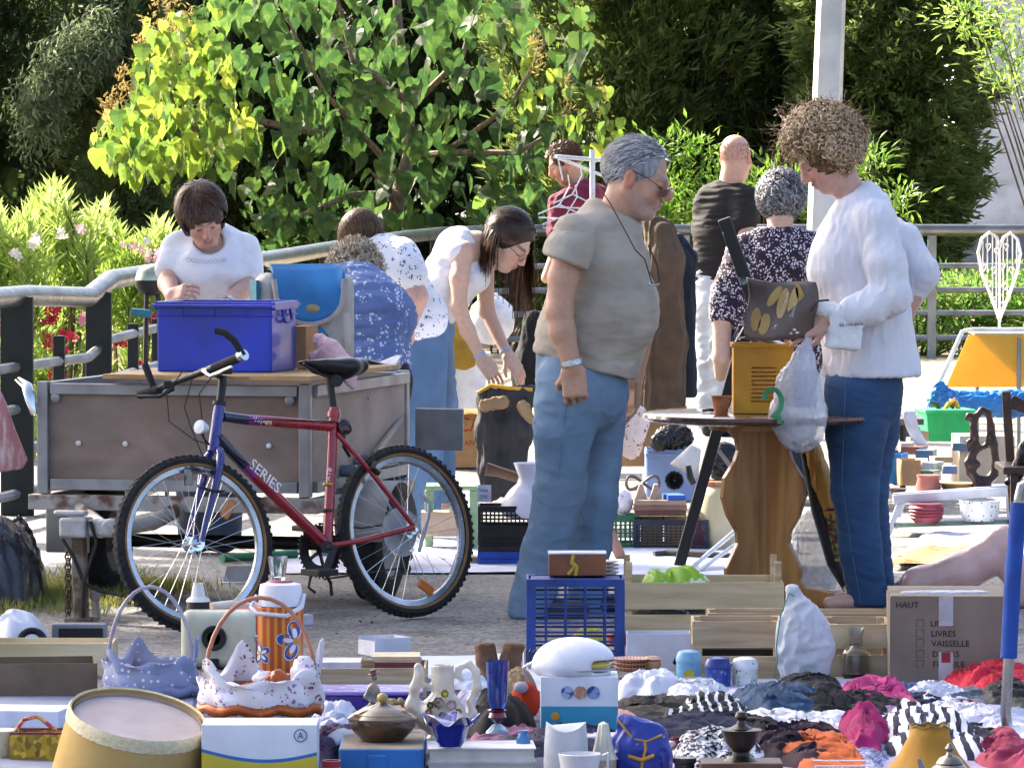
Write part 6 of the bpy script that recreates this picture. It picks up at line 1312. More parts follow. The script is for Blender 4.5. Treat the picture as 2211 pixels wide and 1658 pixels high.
coat('dark navy jacket hanging behind the brown coat',[(1462,520,.035,1476,560,.055,1.6),(1476,560,.055,1476,850,.062,1.5)],mat('#1c2738','#141c2a',rough=.95,scale=10),27.5,6)
coat('black garment hanging between the long haired girl and the grey haired man',[(1150,690,.04,1150,800,.09,1.2),(1150,800,.09,1150,870,.09,1.2)],mat('#17161c','#0f0f13',rough=.95),26.3,9)
tp=T('dark_trousers','dark trousers on a yellow hanger held by the long haired girl','trousers',P(1090,1045,24.5));Jt=lambda x,y,o=0:P(x,y,24.5+o)
s=S(.0075);s.chain([(Jt(1060,868),.045),(Jt(1058,930),.062),(Jt(1062,1010),.055),(Jt(1060,1060),.045)],k=.03,side=(0,1,0),flat=.8);s.chain([(Jt(1120,862),.05),(Jt(1118,930),.07),(Jt(1105,1010),.058),(Jt(1100,1050),.05)],k=.03,side=(0,1,0),flat=.8);s.cap(Jt(1050,862),Jt(1150,850),.035,.035,.04)
s.build('trousers',mat('#3c3a3e','#2b2a2e',rough=.8,scale=10),tp,fold=[(.010,(26,26,6),4),(.005,(40,40,14),5)])
s=S(.007);s.cap(Jt(1048,875,-.075),Jt(1085,868,-.08),.03,.03,.02,side=(0,1,0),flat=.5);s.cap(Jt(1130,878,-.085),Jt(1145,905,-.085),.03,.022,.02,side=(0,1,0),flat=.5);s.build('pocket_lining',mat('#a58a68','#8a7052',rough=.9),tp,fold=[(.005,40,4)])
b=B();b.tube([Jt(1030,850,-.02),Jt(1060,832,-.02),Jt(1100,838,-.03),Jt(1150,842,-.03)],.009,n=8);b.build('hanger',mat('#d8a82a',rough=.4),tp,True,world=True)
s=S(.007);Jm=lambda x,y,o=0:P(x,y,25.6+o);s.chain([(Jm(975,700),.03),(Jm(985,740),.06),(Jm(1000,775),.05)],k=.03,side=(0,1,0),flat=.6);s.cap(Jm(1012,760),Jm(1020,785),.035,.012,.02);s.cap(Jm(985,770),Jm(982,792),.03,.010,.02);t=T('mustard_pouch','mustard yellow cloth pouch hanging beside the long haired girl','pouch',Jm(995,795));s.build('pouch',mat('#a8862a','#8f7020',rough=.8),t,fold=[(.006,30,3)])
lat('white_bucket','large white plastic bucket behind the long haired girl','bucket',[(0,0),(44,0),(56,118),(60,120),(60,112),(54,110),(0,108)],1000,880,mat('#eceaee',rough=.4),d=29.0)
lat('white_globe_lampshade','round white globe shade behind the long dark hair','lampshade',[(0,0),(26,4),(46,30),(50,55),(44,84),(22,104),(14,108),(14,112),(0,112)],1062,745,mat('#f0eef0',rough=.3),d=28.0)
rc=P(985,1006,29.3);k=K(29.3);cx=carton('cardboard_box','brown cardboard box with red RICAP lettering behind the trailer',170*k,.30,136*k,mat('#c79a68','#b5895a',rough=.85,var=.06),rc,open_=True,flaps=.10)
MR=mat('#c8402c',rough=.8);text('RICAP',.105,MR,cx,(-.062,-.1535,.19),FACE,sx=.82);text('FRANCE',.04,MR,cx,(.0,-.1535,.118),FACE)
b=B();b.box((-.05,-.1535,.132),(.09,.001,.022));b.build('printed_bar',MR,cx);b=B();b.lathe([(0,0),(.022,0),(.022,.001),(0,.001)],(-.025,-.152,.055),n=20,R=frame((0,-1,0)));b.build('printed_dot',MR,cx)
b=B();b.bar((-.14,-.20,.28),(-.02,-.17,.215),.045,.01);b.build('loose_flap',M_WHITEP,cx)
carton('cardboard_box','open brown cardboard box behind the floral cloth',.34,.3,130*K(27.3),M_CARD,P(1400,1003,27.3),.1)
heap('floral_cloth','white cloth with pink floral print hanging below the man\'s far hand','cloth',mat('#e6d6d4','#b8506a',pat='floral',scale=26,thr=.40,c3='#5a4a5a',rough=.9,var=.05),[(1370,910,32,36,25.6),(1362,955,26,36,25.6)],ground=False,fold=((.010,24,3),(.005,45,6)),thick=.4)
gt=T('green_stool','low pale green painted stool behind the bicycle rear wheel','stool',G(975,1182));k=K(23.4);MGn=mat('#8fae86','#7a9a74',rough=.6)
b=B();b.box((0,0,132*k),(110*k,.24,.018));b.build('top',MGn,gt,bev=.003)
for x in(-48*k,48*k):
 for y in(-.1,.1):b=B();b.box((x,y,64*k),(.034,.034,124*k));b.build('leg',MGn,gt,bev=.003)
b=B();b.box((0,.02,55*k),(100*k,.16,.10));o=thing('wooden_box',b,mat('#cbb8a4','#b59f88',pat='wood',scale=8,rough=.8),'pale wooden box standing under the green stool','box',G(960,1185));
b=B();b.box((0,0,.035),(.055,.003,.07));o=thing('price_tag',b,mat('#d8def0',rough=.8),'small pale blue handwritten price tag by the black crates','price tag',P(1046,1084,22.45),rz=-.2)
text('Voix',.020,mat('#4a62b0',rough=.8),o,(-.022,-.0022,.042),FACE);text('25€',.020,mat('#4a62b0',rough=.8),o,(-.018,-.0022,.016),FACE)
MBK=mat('#16181c','#0f1114',rough=.4,scale=10)
vent_crate('plastic_crate','blue base crate under the two black crates',1095,1216,128,30,.22,mat('#1f4fb8','#1a429c',rough=.4),2,2)
vent_crate('plastic_crate','lower of two black vented crates behind the man',1095,1187,126,44,.22,MBK,4,14,d=dg(1216),bar=.006,group='black vented crates');vent_crate('plastic_crate','upper of two black vented crates holding a white jug',1095,1143,126,54,.22,MBK,4,14,d=dg(1216),bar=.006,group='black vented crates')
lat('white_jug','large white glass jug standing in the upper black crate','jug',[(0,0),(62,0),(70,14),(66,36),(50,58),(34,72),(30,86),(40,112),(42,116),(38,114),(28,90),(0,80)],1150,1115,mat('#e2e4f0','#d2d5e8',rough=.15,scale=5,var=.04),d=dg(1216))
b=B();b.tube([P(1050,1012,23.2),P(1075,1018,23.2),P(1140,1038,23.2)],[.028,.022,.020],n=12);c_=np.mean(b.v,axis=0);b.v=[tuple(np.array(p)-c_)for p in b.v];thing('wooden_pestle',b,mat('#6a4a34','#543a28',pat='wood',scale=20),'brown turned wooden pestle leaning behind the white jug','pestle',c_,smooth=True)
b=B();b.bar(P(1303,1118,22.6),G(1343,1210),.045,.02);c_=np.mean(b.v,axis=0);b.v=[tuple(np.array(p)-c_)for p in b.v];thing('wooden_plank',b,mat('#a08070','#8a6c5c',pat='wood',scale=12,stretch=(3,3,.5)),'short wooden plank leaning beside the man\'s far leg','plank',c_,bev=.003)
MGC=mat('#1f6a48','#185638',rough=.45);MNV=mat('#1d2740','#161e34',rough=.45)
vent_crate('plastic_crate','dark green vented crate behind the wooden plank',1335,1182,92,72,.25,MGC,6,9);vent_crate('plastic_crate','navy vented crate of books behind the easel leg',1447,1184,162,66,.25,MNV,7,16,bar=.004)
for i,(x,w,c,lab)in enumerate(((1408,46,'#b99a4e','ochre book standing in the navy crate'),(1460,50,'#c2a860','tan book standing in the navy crate'),(1505,40,'#b5382c','red book standing in the navy crate'))):
 book('book',lab,x,1180,w,66,.03,mat(c,rough=.6),d=dg(1182),group='books in the navy crate')
for i,(y,c,w)in enumerate(((1098,'#6a4438',112),(1086,'#8a6656',116),(1076,'#a58a78',112))):book('leather_folder',['lowest brown leather folder on the navy crate','middle brown leather folder on the navy crate','topmost pale leather folder on the navy crate'][i],1424,y+12,w,11,.2,mat(c,rough=.6),d=dg(1184)+.02,group='leather folders stacked on the crate')
b=B();b.box((0,0,.01),(.075,.14,.02));thing('blue_notebook',b,mat('#2a62c0',rough=.5),'bright blue notebook on top of the leather folders','notebook',P(1455,1077,dg(1184)),rz=.15)
for x in(1386,1418):b=B();b.prism([(0,0),(.055,0),(.034,.065),(.021,.065)],(0,0,0),(1,0,0),(0,0,1),.05);b.f.append;thing('ring_box',b,mat('#c8b4a0','#8a6a6a',rough=.7),'small peaked carton %s the other on the leather folders'%('left of' if x<1400 else 'right of'),'carton',P(x-16,1078,dg(1184)+.02),group='small peaked cartons')
t=T('porcelain_vase','small egg shaped porcelain vase with painted flowers on the green crate','vase',P(1346,1112,dg(1182)-.05));k=K(23.2);lpart(t,'body',[(0,0),(10*k,0),(19*k,14*k),(22*k,30*k),(18*k,46*k),(9*k,54*k),(0,55*k)],mat('#e6e4ea','#5a6a9a',pat='floral',scale=34,thr=.34,c3='#8a7a4a',rough=.15,var=.03))
t=T('cable_loop','grey brown cable coiled in a figure of eight above the leather folders','cable',P(1388,1055,24.0));b=B();b.tube([P(1352+36+36*math.cos(a),1042+15*math.sin(2*a),24.0+.02*math.sin(a))for a in[i*math.pi/14 for i in range(28)]],.007,n=6,closed=True);b.build('cable',mat('#6a5c58',rough=.5),t,True,world=True)
bn=P(1450,1075,26.6);k=K(26.6);t=T('storage_bin','pale blue plastic storage bin behind the navy crate','bin',(bn[0],bn[1],0));MPB=mat('#8fa8d8','#7f98c8',rough=.4,scale=4,var=.05)
b=B();crate_walls(b,110*k,.26,bn[2]+108*k);b.build('body',MPB,t,bev=.006);
for y in(-.135,.135):b=B();b.box((0,y,bn[2]+96*k),(116*k,.012,.02));b.build('rim',MPB,t,bev=.004)
heap('bin_bag','shiny black bin bag lying on the pale blue bin','bag',mat('#1a1d20','#101214',rough=.2),[(1455,945,42,28,26.5),(1425,955,20,18,26.4)],ground=False,fold=((.014,24,3),(.008,50,5)),thick=.8)
heap('bin_bag','shiny black bin bag behind the easel leg','bag',mat('#1a1d20','#101214',rough=.2),[(1565,1000,36,45,24.5)],ground=False,fold=((.012,28,8),(.006,60,5)),thick=.8)
t=T('lampshade','tilted small white lampshade behind the easel leg','lampshade',P(1490,990,24.2));b=B();Rt=frame((.45,.1,.9));b.lathe([(.062*1.1,-.06),(.024,.055)],(0,0,0),n=26,R=Rt,cap=False);b.build('shade',mat('#e0dedc','#d0cecc',rough=.8,transl=.3),t,True,solid=.003)
t=T('pompom','black fluffy pompom hanging below the white lampshade','pompom',P(1456,1037,23.8));n_=900;dd=rnd_dir(n_);V,F=leafquads(dd*.008,dd,rnd_dir(n_),.036,.006);me=mkmesh('tuft',V,F);me.materials.append(mat('#16141a',rough=.9));link(bpy.data.objects.new('tuft',me),t)['kind']='stuff';t.location=P(1456,1037,23.8)
b=B();b.tube([P(1486,1005,23.85),P(1490,1030,23.85),P(1498,1045,23.85)],[.012,.016,.013],n=8);c_=np.mean(b.v,axis=0);b.v=[tuple(np.array(p)-c_)for p in b.v];thing('bulb_socket',b,M_BLACK,'black lamp socket under the small white lampshade','lamp socket',c_,smooth=True)
t=T('stoneware_urn','tall cream stoneware urn with wooden rim behind the table pedestal','urn',G(1556,1186));k=K(23.2);lpart(t,'body',[(0,0),(30*k,0),(38*k,30*k),(46*k,80*k),(48*k,115*k),(38*k,135*k),(34*k,138*k),(0,130*k)],mat('#d2c8a4','#bfb48e',rough=.5,scale=5));lpart(t,'rim',[(32*k,136*k),(38*k,140*k),(38*k,148*k),(32*k,150*k)],mat('#a86a3a',rough=.6),cap=False)
b=B();b.tube([G(1412,1196,.02),G(1440,1194,.022),G(1520,1197,.022),G(1595,1200,.02)],[.012,.016,.018,.010],n=10);c_=np.mean(b.v,axis=0);b.v=[tuple(np.array(p)-c_)for p in b.v];thing('rolled_umbrella',b,mat('#3a3436',rough=.7),'dark rolled umbrella lying on the pale sheet','umbrella',c_,smooth=True)
# ------------------------------------------------------------------ right hand background stalls

MYC=mat('#e4bc52','#dcb044',rough=.6,scale=3,var=.05,transl=.45)
yt=T('yellow_tub','large yellow plastic panel with white rim at the right edge','table',P(2150,905,30.2)*np.array([1,1,0]));Jy=lambda x,y,o=0:P(x,y,30.2+o)
b=B();b.add([Jy(2042,836),Jy(2300,836),Jy(2300,722),Jy(2092,722)],[(0,1,2,3)]);b.build('cloth',MYC,yt,world=True,solid=.01)
b=B();b.tube([Jy(1990,905,-.05),Jy(2040,800,-.05),Jy(2078,716,-.03),Jy(2100,712,0),Jy(2310,712,0)],.012,n=8);b.build('frame',mat('#f0eeea',rough=.4),yt,True,world=True)
b=B();b.box(np.mean([Jy(2092,716,.35),Jy(2300,716,.35)],axis=0),(.53,.7,.012));b.build('top',mat('#e8e4dc',rough=.6),yt,world=True)
for x,o in((2200,.0),(2290,.6),(2110,.6)):b=B();q=Jy(x,730,o);b.cyl(q,(q[0],q[1],0),.012);b.build('leg',M_STEELD,yt,True,world=True)
ht=T('heart_trellis','white wire garden trellis shaped like a heart','trellis',P(2158,712,30.9));Jh=lambda x,y:P(x,y,30.9);MH=mat('#f4f0ea',rough=.5)
L_l=[(2158,690),(2140,640),(2120,590),(2112,545),(2120,515),(2137,502),(2152,512),(2158,535)];L_r=[(2158,690),(2178,640),(2196,590),(2204,548),(2197,517),(2182,503),(2167,513),(2158,535)]
for Lp in(L_l,L_r):b=B();b.tube([Jh(*p)for p in Lp],.009,n=6);b.build('outline',MH,ht,True,world=True)
b=B();b.cyl(Jh(2158,535),np.array(Jh(2158,800)),.007,n=6);b.build('stake',MH,ht,True,world=True)
for x,y0,y1 in((2122,520,600),(2132,506,625),(2143,506,650),(2151,515,672),(2166,515,670),(2175,506,648),(2186,506,620),(2195,520,595)):
 b=B();b.cyl(Jh(x,y0),Jh(x,y1),.0035,n=5);b.build('rod',MH,ht,world=True)
for x,y in((2134,530),(2152,540),(2172,530),(2124,575),(2146,580),(2165,573),(2184,580),(2135,610),(2170,615),(2146,645),(2163,655)):
 b=B();b.tube([Jh(x+5*a,y+c)for a,c in((0,12),(-1,2),(-.9,-3),(-.4,-4),(0,0),(.4,-4),(.9,-3),(1,2))],.003,n=4,closed=True);b.build('small_heart',MH,ht,world=True)
heap('plastic_sheet','bright blue plastic sheeting below the yellow panel','plastic sheet',mat('#2f86d0','#2472b8',rough=.25,scale=6),[(2110,872,80,26,29.6),(2190,872,60,28,29.6),(2030,850,18,26,29.6),(2045,868,40,18,29.6)],ground=False,fold=((.02,14,3),(.008,40,4)),thick=.5)
gq=P(2040,952,28.4);k=K(28.4);t=T('green_tub','bright green plastic tub full of toys','tub',gq,rz=.15);b=B();b.box((0,0,34*k),(94*k,.22,66*k),taper=1.12);b.build('body',mat('#2fc070','#27ac62',rough=.4,transl=.2),t,bev=.01);b=B();b.box((0,0,66*k),(112*k,.27,.018));b.build('rim',mat('#35cc7a',rough=.4),t,bev=.004)
for i,(x,y,c)in enumerate(((2040,884,'#e0a030'),(2056,880,'#d04a38'),(2070,883,'#e8c040'),(2030,886,'#5a4a2a'))):b=B();b.tube([(0,0,0),(.02,0,.03),(.06,.01,.045)],[.012,.014,.006],n=7);thing('small_toy',b,mat(c,rough=.5),'small %s toy sticking out of the green tub'%['orange','red','yellow','dark brown'][i],'toy',P(x,y,28.4),smooth=True,group='toys in the green tub',rz=i*1.1)
carton('cardboard_box','large pale beige cardboard box behind the carved sculpture',118*K(27.2),.3,108*K(27.2),mat('#e0cdb4','#d2bda2',rough=.85,var=.05),P(2122,1046,27.2),.05,open_=False)
carton('blue_carton','bright blue carton beside the curly haired woman\'s knee',70*K(26.5),.16,64*K(26.5),mat('#3a90cc','#2f7fba',rough=.6,var=.05),P(1918,1042,26.5),-.3)
carton('beige_carton','small orange beige carton next to the blue carton',40*K(26.3),.14,55*K(26.3),mat('#d0a070',rough=.7),P(1962,1046,26.3),.1)
b=B();b.box((0,0,.0),(.30,.6,.03));o=thing('dark_table_edge',b,mat('#4a4248',rough=.5),'dark table end with white cloth behind the curly haired woman','table',P(1920,905,27.5));
for y in(-.25,.25):b=B();zz=P(1920,905,27.5)[2];b.cyl((.05,y,-zz+.0),(.05,y,-.01),.015);b.build('leg',M_BLACK,o,True)
b=B();b.grid(lambda u,v:P(1950+28*u+30*v*v,888+75*v,27.15-.02*v),5,8);c_=np.mean(b.v,axis=0);b.v=[tuple(np.array(p)-c_)for p in b.v];thing('white_cloth_strip',b,mat('#dfe3f2',rough=.8),'white cloth strip trailing off the dark table end','cloth',c_,smooth=True,solid=.004)
colrs=['#c86a52','#d8d2c8','#7a90b8','#b8a078','#c8465a','#e4dccc','#8a5a48','#5a7a9a','#d0b050','#a87a8a','#cfd8e0','#6a8a6a']
spots=[(1905,945),(1930,935),(1960,930),(1985,940),(1910,965),(1945,960),(1975,968),(2000,975),(1890,985),(1990,1000),(2015,1005),(2005,1025),(1900,1055),(1940,1060),(2050,1010),(2030,985),(1880,930),(1960,1005),(1930,915),(2090,960)]
names=['rust red','off white','grey blue','tan','crimson','cream','brown','steel blue','mustard','mauve','pale grey','sage green']
for i,(x,y)in enumerate(spots):book('paperback','%s paperback in the sunlit pile%s'%(names[i%12],' behind the curly haired woman' if i<12 else ' nearer the white shelf'),x,y+12,random.uniform(28,46),random.uniform(12,22),random.uniform(.08,.16),mat(colrs[i%12],rough=.6),d=27.6-(y-915)*.012,rz=random.uniform(-.6,.6),group='paperbacks in the sunlit pile')
ws=T('white_shelf','low white painted shelf holding a carved sculpture','shelf',G(2055,1160));k=K(24.0);MWS=mat('#d4d8e4','#c6cad8',rough=.6);Jw=lambda x,y,o=0:P(x,y,24.0+o)
b=B();b.bar(Jw(1928,1078),Jw(2185,1060),.04,.025,(0,0,1));b.build('front_rail',MWS,ws,world=True,bev=.003);b=B();b.add([Jw(1928,1068),Jw(2185,1050),Jw(2185,1046,.3),Jw(1935,1062,.3)],[(0,1,2,3)]);b.build('top',MWS,ws,world=True,solid=.012)
for(a,c)in(((1945,1082,0),(1918,1152,0)),((2178,1064,0),(2182,1150,0)),((1950,1080,.28),(1930,1140,.28))):b=B();b.bar(Jw(*a),Jw(*c),.025,.02);b.build('leg',MWS,ws,world=True)
b=B();b.bar(Jw(1930,1134),Jw(2190,1126),.018,.02,(0,0,1));b.build('lower_rail',mat('#8aa596',rough=.6),ws,world=True);b=B();b.add([Jw(1932,1130),Jw(2190,1122),Jw(2190,1112,.28),Jw(1940,1118,.28)],[(0,1,2,3)]);b.build('lower_shelf',MWS,ws,world=True,solid=.008)
sc_=T('carved_sculpture','dark wooden openwork sculpture of a looped figure on the white shelf','sculpture',P(2118,1056,24.1));s=S(.006);Js=lambda x,y,o=0:P(x,y,24.1+o)
s.chain([(Js(2112,1040),.022),(Js(2096,1020),.02),(Js(2092,1000),.021),(Js(2100,980),.018),(Js(2108,960),.014),(Js(2104,940),.018),(Js(2102,920),.016),(Js(2106,900),.014),(Js(2120,886),.014),(Js(2134,892),.014),(Js(2140,920),.015),(Js(2146,960),.017),(Js(2150,1000),.018),(Js(2146,1025),.019),(Js(2130,1040),.020),(Js(2112,1040),.02)],k=.012)
s.chain([(Js(2104,905),.014),(Js(2092,898),.013),(Js(2087,905),.009)],k=.012);s.chain([(Js(2108,975),.010),(Js(2125,965),.010),(Js(2140,958),.011)],k=.01);s.ell(Js(2106,1003),(.024,.02,.022),k=.015);s.cap(Js(2092,955),Js(2090,970),.014,.006,.015);s.chain([(Js(2136,905),.008),(Js(2134,940),.007),(Js(2128,962),.008)],k=.01)
s.cap(Js(2120,1040),Js(2120,1052),.025,.045,.02,side=(0,1,0),flat=.8);s.plane(Js(2120,1056),(0,0,-1));s.build('carving',mat('#3a2420','#251512',pat='wood',scale=20,rough=.3),sc_)
lat('ribbed_pot','dark red ribbed pot on the lower shelf','pot',[(0,0),(24,0),(34,8),(37,12),(35,15),(39,19),(36,22),(40,26),(37,29),(40,33),(36,37),(36,42),(0,42)],2000,1128,mat('#8f3f4e','#7a3342',rough=.5),d=23.95);lat('terracotta_pot','rosy terracotta pot standing on the white shelf','pot',[(0,0),(26,0),(28,14),(23,34),(26,42),(22,42),(0,38)],2004,1067,mat('#a8685c','#965a50',rough=.7),d=24.12)
lat('polka_dot_pot','white pot with dark polka dots on the lower shelf','pot',[(0,0),(32,0),(42,12),(44,44),(42,44),(0,40)],2115,1124,mat('#e6e8ea','#2a3038',pat='dots',scale=52,thr=.24,rough=.3),d=23.95)
lat('brown_bowl','shallow dark bowl on the left end of the white shelf','bowl',[(0,0),(10,0),(18,8),(20,14),(16,13),(0,6)],1938,1068,mat('#5a4038',rough=.5),d=24.1);lat('wicker_bowl','wide shallow wooden bowl beside the sculpture','bowl',[(0,0),(34,0),(42,16),(40,16),(0,8)],2068,1058,mat('#9a7a52','#7d6040',rough=.7),d=24.16)
ch=T('wooden_chair','dark carved wooden chair cut off by the right edge','chair',G(2245,1240));Jc=lambda x,y,o=0:P(x,y,22.0+o);MCH=mat('#5a4438','#432f26',pat='wood',scale=14,rough=.4)
b=B();b.bar(Jc(2172,845),np.array([Jc(2196,1190)[0],22.0,.0]),.035,.03);b.build('back_post',MCH,ch,world=True,bev=.004);b=B();b.bar(Jc(2320,845),np.array([Jc(2320,1190)[0],22.0,.0]),.035,.03);b.build('back_post',MCH,ch,world=True,bev=.004)
b=B();b.prism([(0,0),(.03,.05),(.09,.02),(.18,.03),(.27,.05),(.27,-.03),(.15,-.05),(.06,-.02)],Jc(2172,880),(1,0,0),(0,0,1),.025);b.build('crest_rail',MCH,ch,world=True,bev=.004)
b=B();b.box(Jc(2250,1010,-.2),(.34,.40,.03));b.build('seat',MCH,ch,world=True,bev=.006)
for x in(2190,2310):b=B();q=Jc(x,1010,-.36);b.bar(q,(q[0],q[1],0),.03,.03);b.build('leg',MCH,ch,world=True)
heap('leather_boot','shiny black pointed leather boot on the chair at right edge','boot',mat('#16161a','#0e0e12',rough=.18),[(2178,1042,12,7,21.7),(2195,1020,14,22,21.7),(2212,985,18,35,21.7)],ground=False,fold=((.002,20,2),),k=.04,thick=.7)
CG='heap of second hand clothes'
def garment(label,m,blobs,sd,name='garment',cat='garment',grp=CG,zmax=.15,dep=None,amp=1.0,d0=None,z0=0.0):
 x0,x1=min(q[0]-q[2]for q in blobs),max(q[0]+q[2]for q in blobs);y0,y1=min(q[1]-q[3]for q in blobs),max(q[1]+q[3]for q in blobs)
 d0=d0 or dg(y1+4);dep=dep or .25+.0012*(y1-y0);c=P((x0+x1)/2,y1,d0+dep);W=(x1-x0)/2*K(d0+dep)*(1.38 if grp==CG else 1.22);zt=min(zmax,max(.035,CAMH-(y0-334)*(d0+dep*.8)/FPX-z0));rg=np.random.default_rng(sd)
 n,t_=30,90;r=(np.arange(1,n+1)/n)**.8;th=np.arange(t_)*2*math.pi/t_;ph=rg.uniform(0,6.28,5);out=1+.16*np.sin(2*th+ph[0])+.12*np.sin(3*th+ph[1])+.07*np.sin(7*th+ph[2])
 rr,tt=np.meshgrid(r,th,indexing='ij');o_=rr*out[None];X,Y=W*o_*np.cos(tt),dep*o_*np.sin(tt);r2_=rr
 V=np.concatenate([[[0,0,0]],np.stack([X,Y,0*X],-1).reshape(-1,3)]);q=np.concatenate([[0],r2_.ravel()]);an=rg.uniform(-.9,.9)
 u=np.stack([V[:,0]*math.cos(an)+V[:,1]*math.sin(an),V[:,1]*math.cos(an)-V[:,0]*math.sin(an),0*q],1)
 w1=wob(u*np.array([7,24,1]),1.0,sd);w2=wob(u*np.array([22,52,1]),1.0,sd+9);w3=wob(u*7,1.0,sd+5);w4=wob(u*np.array([70,45,1]),1.0,sd+3);ed=1-q**5
 if grp==CG:zt*=.72;amp*=1.25
 V[:,2]=zt*(1-q**2.4)**.6*(.78+.3*w3)+amp*ed*(.030*(.45-np.abs(w1))+.013*(.4-np.abs(w2))+.003*w4)+.004+.0004*(sd%9)
 V[:,0]+=amp*ed*.012*w2;V[:,1]+=amp*ed*.02*w1;V[:,2]=np.maximum(V[:,2],.012)
 i_=1+np.arange(n*t_).reshape(n,t_);F=[(i_[a,b_],i_[a+1,b_],i_[a+1,(b_+1)%t_],i_[a,(b_+1)%t_])for a in range(n-1)for b_ in range(t_)]+[(0,i_[0,b_],i_[0,(b_+1)%t_])for b_ in range(t_)]
 me=mkmesh(name,V,[tuple(int(k_)for k_ in f)for f in F],True);me.materials.append(m);o=link(bpy.data.objects.new(name,me));o.location=(c[0],d0+dep,z0);tag(o,label,cat,grp)
# ------------------------------------------------------------------ left edge

b=B();kk=K(20.8);b.prism([((x+10)*kk,(1000-y)*kk)for x,y in((-60,780),(-8,825),(14,870),(34,930),(60,992),(48,1012),(10,1018),(-60,1018))],(0,0,0),(1,0,0),(0,0,1),.035);thing('painted_board',b,mat('#b57f88','#cfc0c4',pat='blotch',scale=16,thr=.55,soft=.10,stretch=(3,3,.8),rough=.8),'curved board with peeling pink paint at the left edge','board',P(-10,1000,20.8),bev=.006)
garment('crumpled dark grey tarpaulin at the left of the trailer',mat('#4a4e58','#33363e',rough=.3,scale=5),[(10,1105,72,128)],41,'dark_tarpaulin','tarpaulin',None,.34,.32,2.2,20.1)
garment('white plastic bag on the grass near the trailer wheel',mat('#e4e6ee','#cfd3e2',rough=.35),[(35,1264,52,34)],42,'white_bag','bag',None,.11,.12,.9)
garment('white paper bag in front of the grass at the left edge',mat('#e8eaf2','#d2d6e6',rough=.6),[(35,1352,56,32)],43,'white_bag','bag',None,.10,.12,.9)
t=T('black_ring','black rubber ring lying behind the pale crate at left','ring',G(70,1392));b=B();b.lathe([(.040+.012*math.cos(a),.012*math.sin(a)+.03)for a in[i*math.pi/5 for i in range(11)]],n=24,cap=False,R=Matrix.Rotation(1.1,3,'X'));b.build('ring',M_RUBBER,t,True)
t=T('small_radio','small grey and black radio in front of the trailer prop','radio',G(172,1378));k=K(19);b=B();b.box((0,0,17*k),(118*k,.07,33*k));b.build('case',mat('#8d9098',rough=.4),t,bev=.006);b=B();b.box((4*k,-.0365,14*k),(95*k,.004,20*k));b.build('speaker_grille',M_BLACK,t)
wood_crate('long pale wooden tray behind the brown carton at left',100,1454,300,72,.2,1,M_PINE3)
k=K(17);carton('cardboard_tray','open brown cardboard tray at the left edge',230*k,.24,76*k,mat('#7d6a58','#6f5d4c',rough=.85,var=.06),G(90,1500),.12,cat='tray')
k=K(16);b=B();b.box((0,0,.03),(170*k,.18,.06));thing('white_box',b,mat('#dfe3f0','#cfd4e6',rough=.6,var=.04),'flat white box behind the sunflower box','box',G(60,1572),rz=-.15,bev=.003)
t=T('sunflower_box','small box printed with yellow sunflowers and dark red rim','box',G(82,1642));k=K(15.15);b=B();crate_walls(b,108*k,.12,62*k);b.build('body',mat('#c8a020','#6a5a1a',pat='leafy',c3='#e0bc3a',scale=60,rough=.5),t);b=B();b.tube([(-54*k,-.06,63*k),(54*k,-.06,63*k),(54*k,.06,63*k),(-54*k,.06,63*k)],.005,n=6,closed=True);b.build('rim',mat('#7a1838',rough=.4),t,True);b=B();b.tube([(-50*k,0,63*k),(-30*k,0,90*k),(0,0,96*k),(40*k,0,66*k)],.006,n=6);b.build('handle',mat('#d8b060','#b0486a',pat='blotch',scale=60),t,True)
lat('flowered_pot','cream pot with faded flowers at the lower left edge','pot',[(0,0),(30,0),(40,30),(42,66),(38,66),(0,60)],0,1640,mat('#d8cdb4','#a86a7a',pat='floral',scale=30,thr=.25,rough=.5))
b=B();b.box((0,0,.012),(.36,.16,.024));thing('white_tray',b,mat('#e0e4f0',rough=.5),'white tray under the sunflower box in the lower left corner','tray',G(20,1690),bev=.004)
LD=14.55;t=T('lampshade','large ochre fabric lampshade with cream lace trim in the front left','lampshade',P(290,1700,LD));k=K(LD);ax_=Vector((.17,-.26,.95)).normalized();Rl=frame(ax_,(1,0,-.2));top_c=Vector(P(298,1545,LD))-Vector(t.location);H_=.185;r1,r2=148*k,166*k
MLS=mat('#cdb070','#bd9c5a',rough=.85,scale=5,var=.08,transl=.25,bump=.15,bscale=200);b=B();b.lathe([(r1+(r2-r1)*i/8,-H_*i/8)for i in range(9)],top_c,n=56,R=Rl,cap=False);b.build('shade',MLS,t,True,solid=.003)
b=B();b.lathe([(r1-.004,.002),(r1+.001,.006),(r1+.005,.0),(r1+.007,-.010),(r1+.0085,-.026),(r1+.003,-.030)],top_c,n=120,R=Rl,cap=False,wave=lambda i,a,r:(r+(.002*math.sin(60*a)if i>2 else 0),(-.004*abs(math.sin(24*a))if i>=4 else 0)));b.build('lace_trim',mat('#e2d8b6','#cfc49c',rough=.9,bump=.5,bscale=220,scale=80),t,True)
b=B();b.lathe([(r1-.008,-.006),(r2-.012,-H_+.01)],top_c,n=48,R=Rl,cap=False);b.build('lining',mat('#b5a8a4','#a3978f',rough=.9,transl=.3),t,True)
b=B();b.lathe([(0,-.022),(r1-.010,-.016)],top_c,n=40,R=Rl,cap=False);b.build('inner_disc',mat('#d2c4c4','#c4b6b4',rough=.9,transl=.3),t,True)  # added disc: the lit look of the lining is put into its pale colour
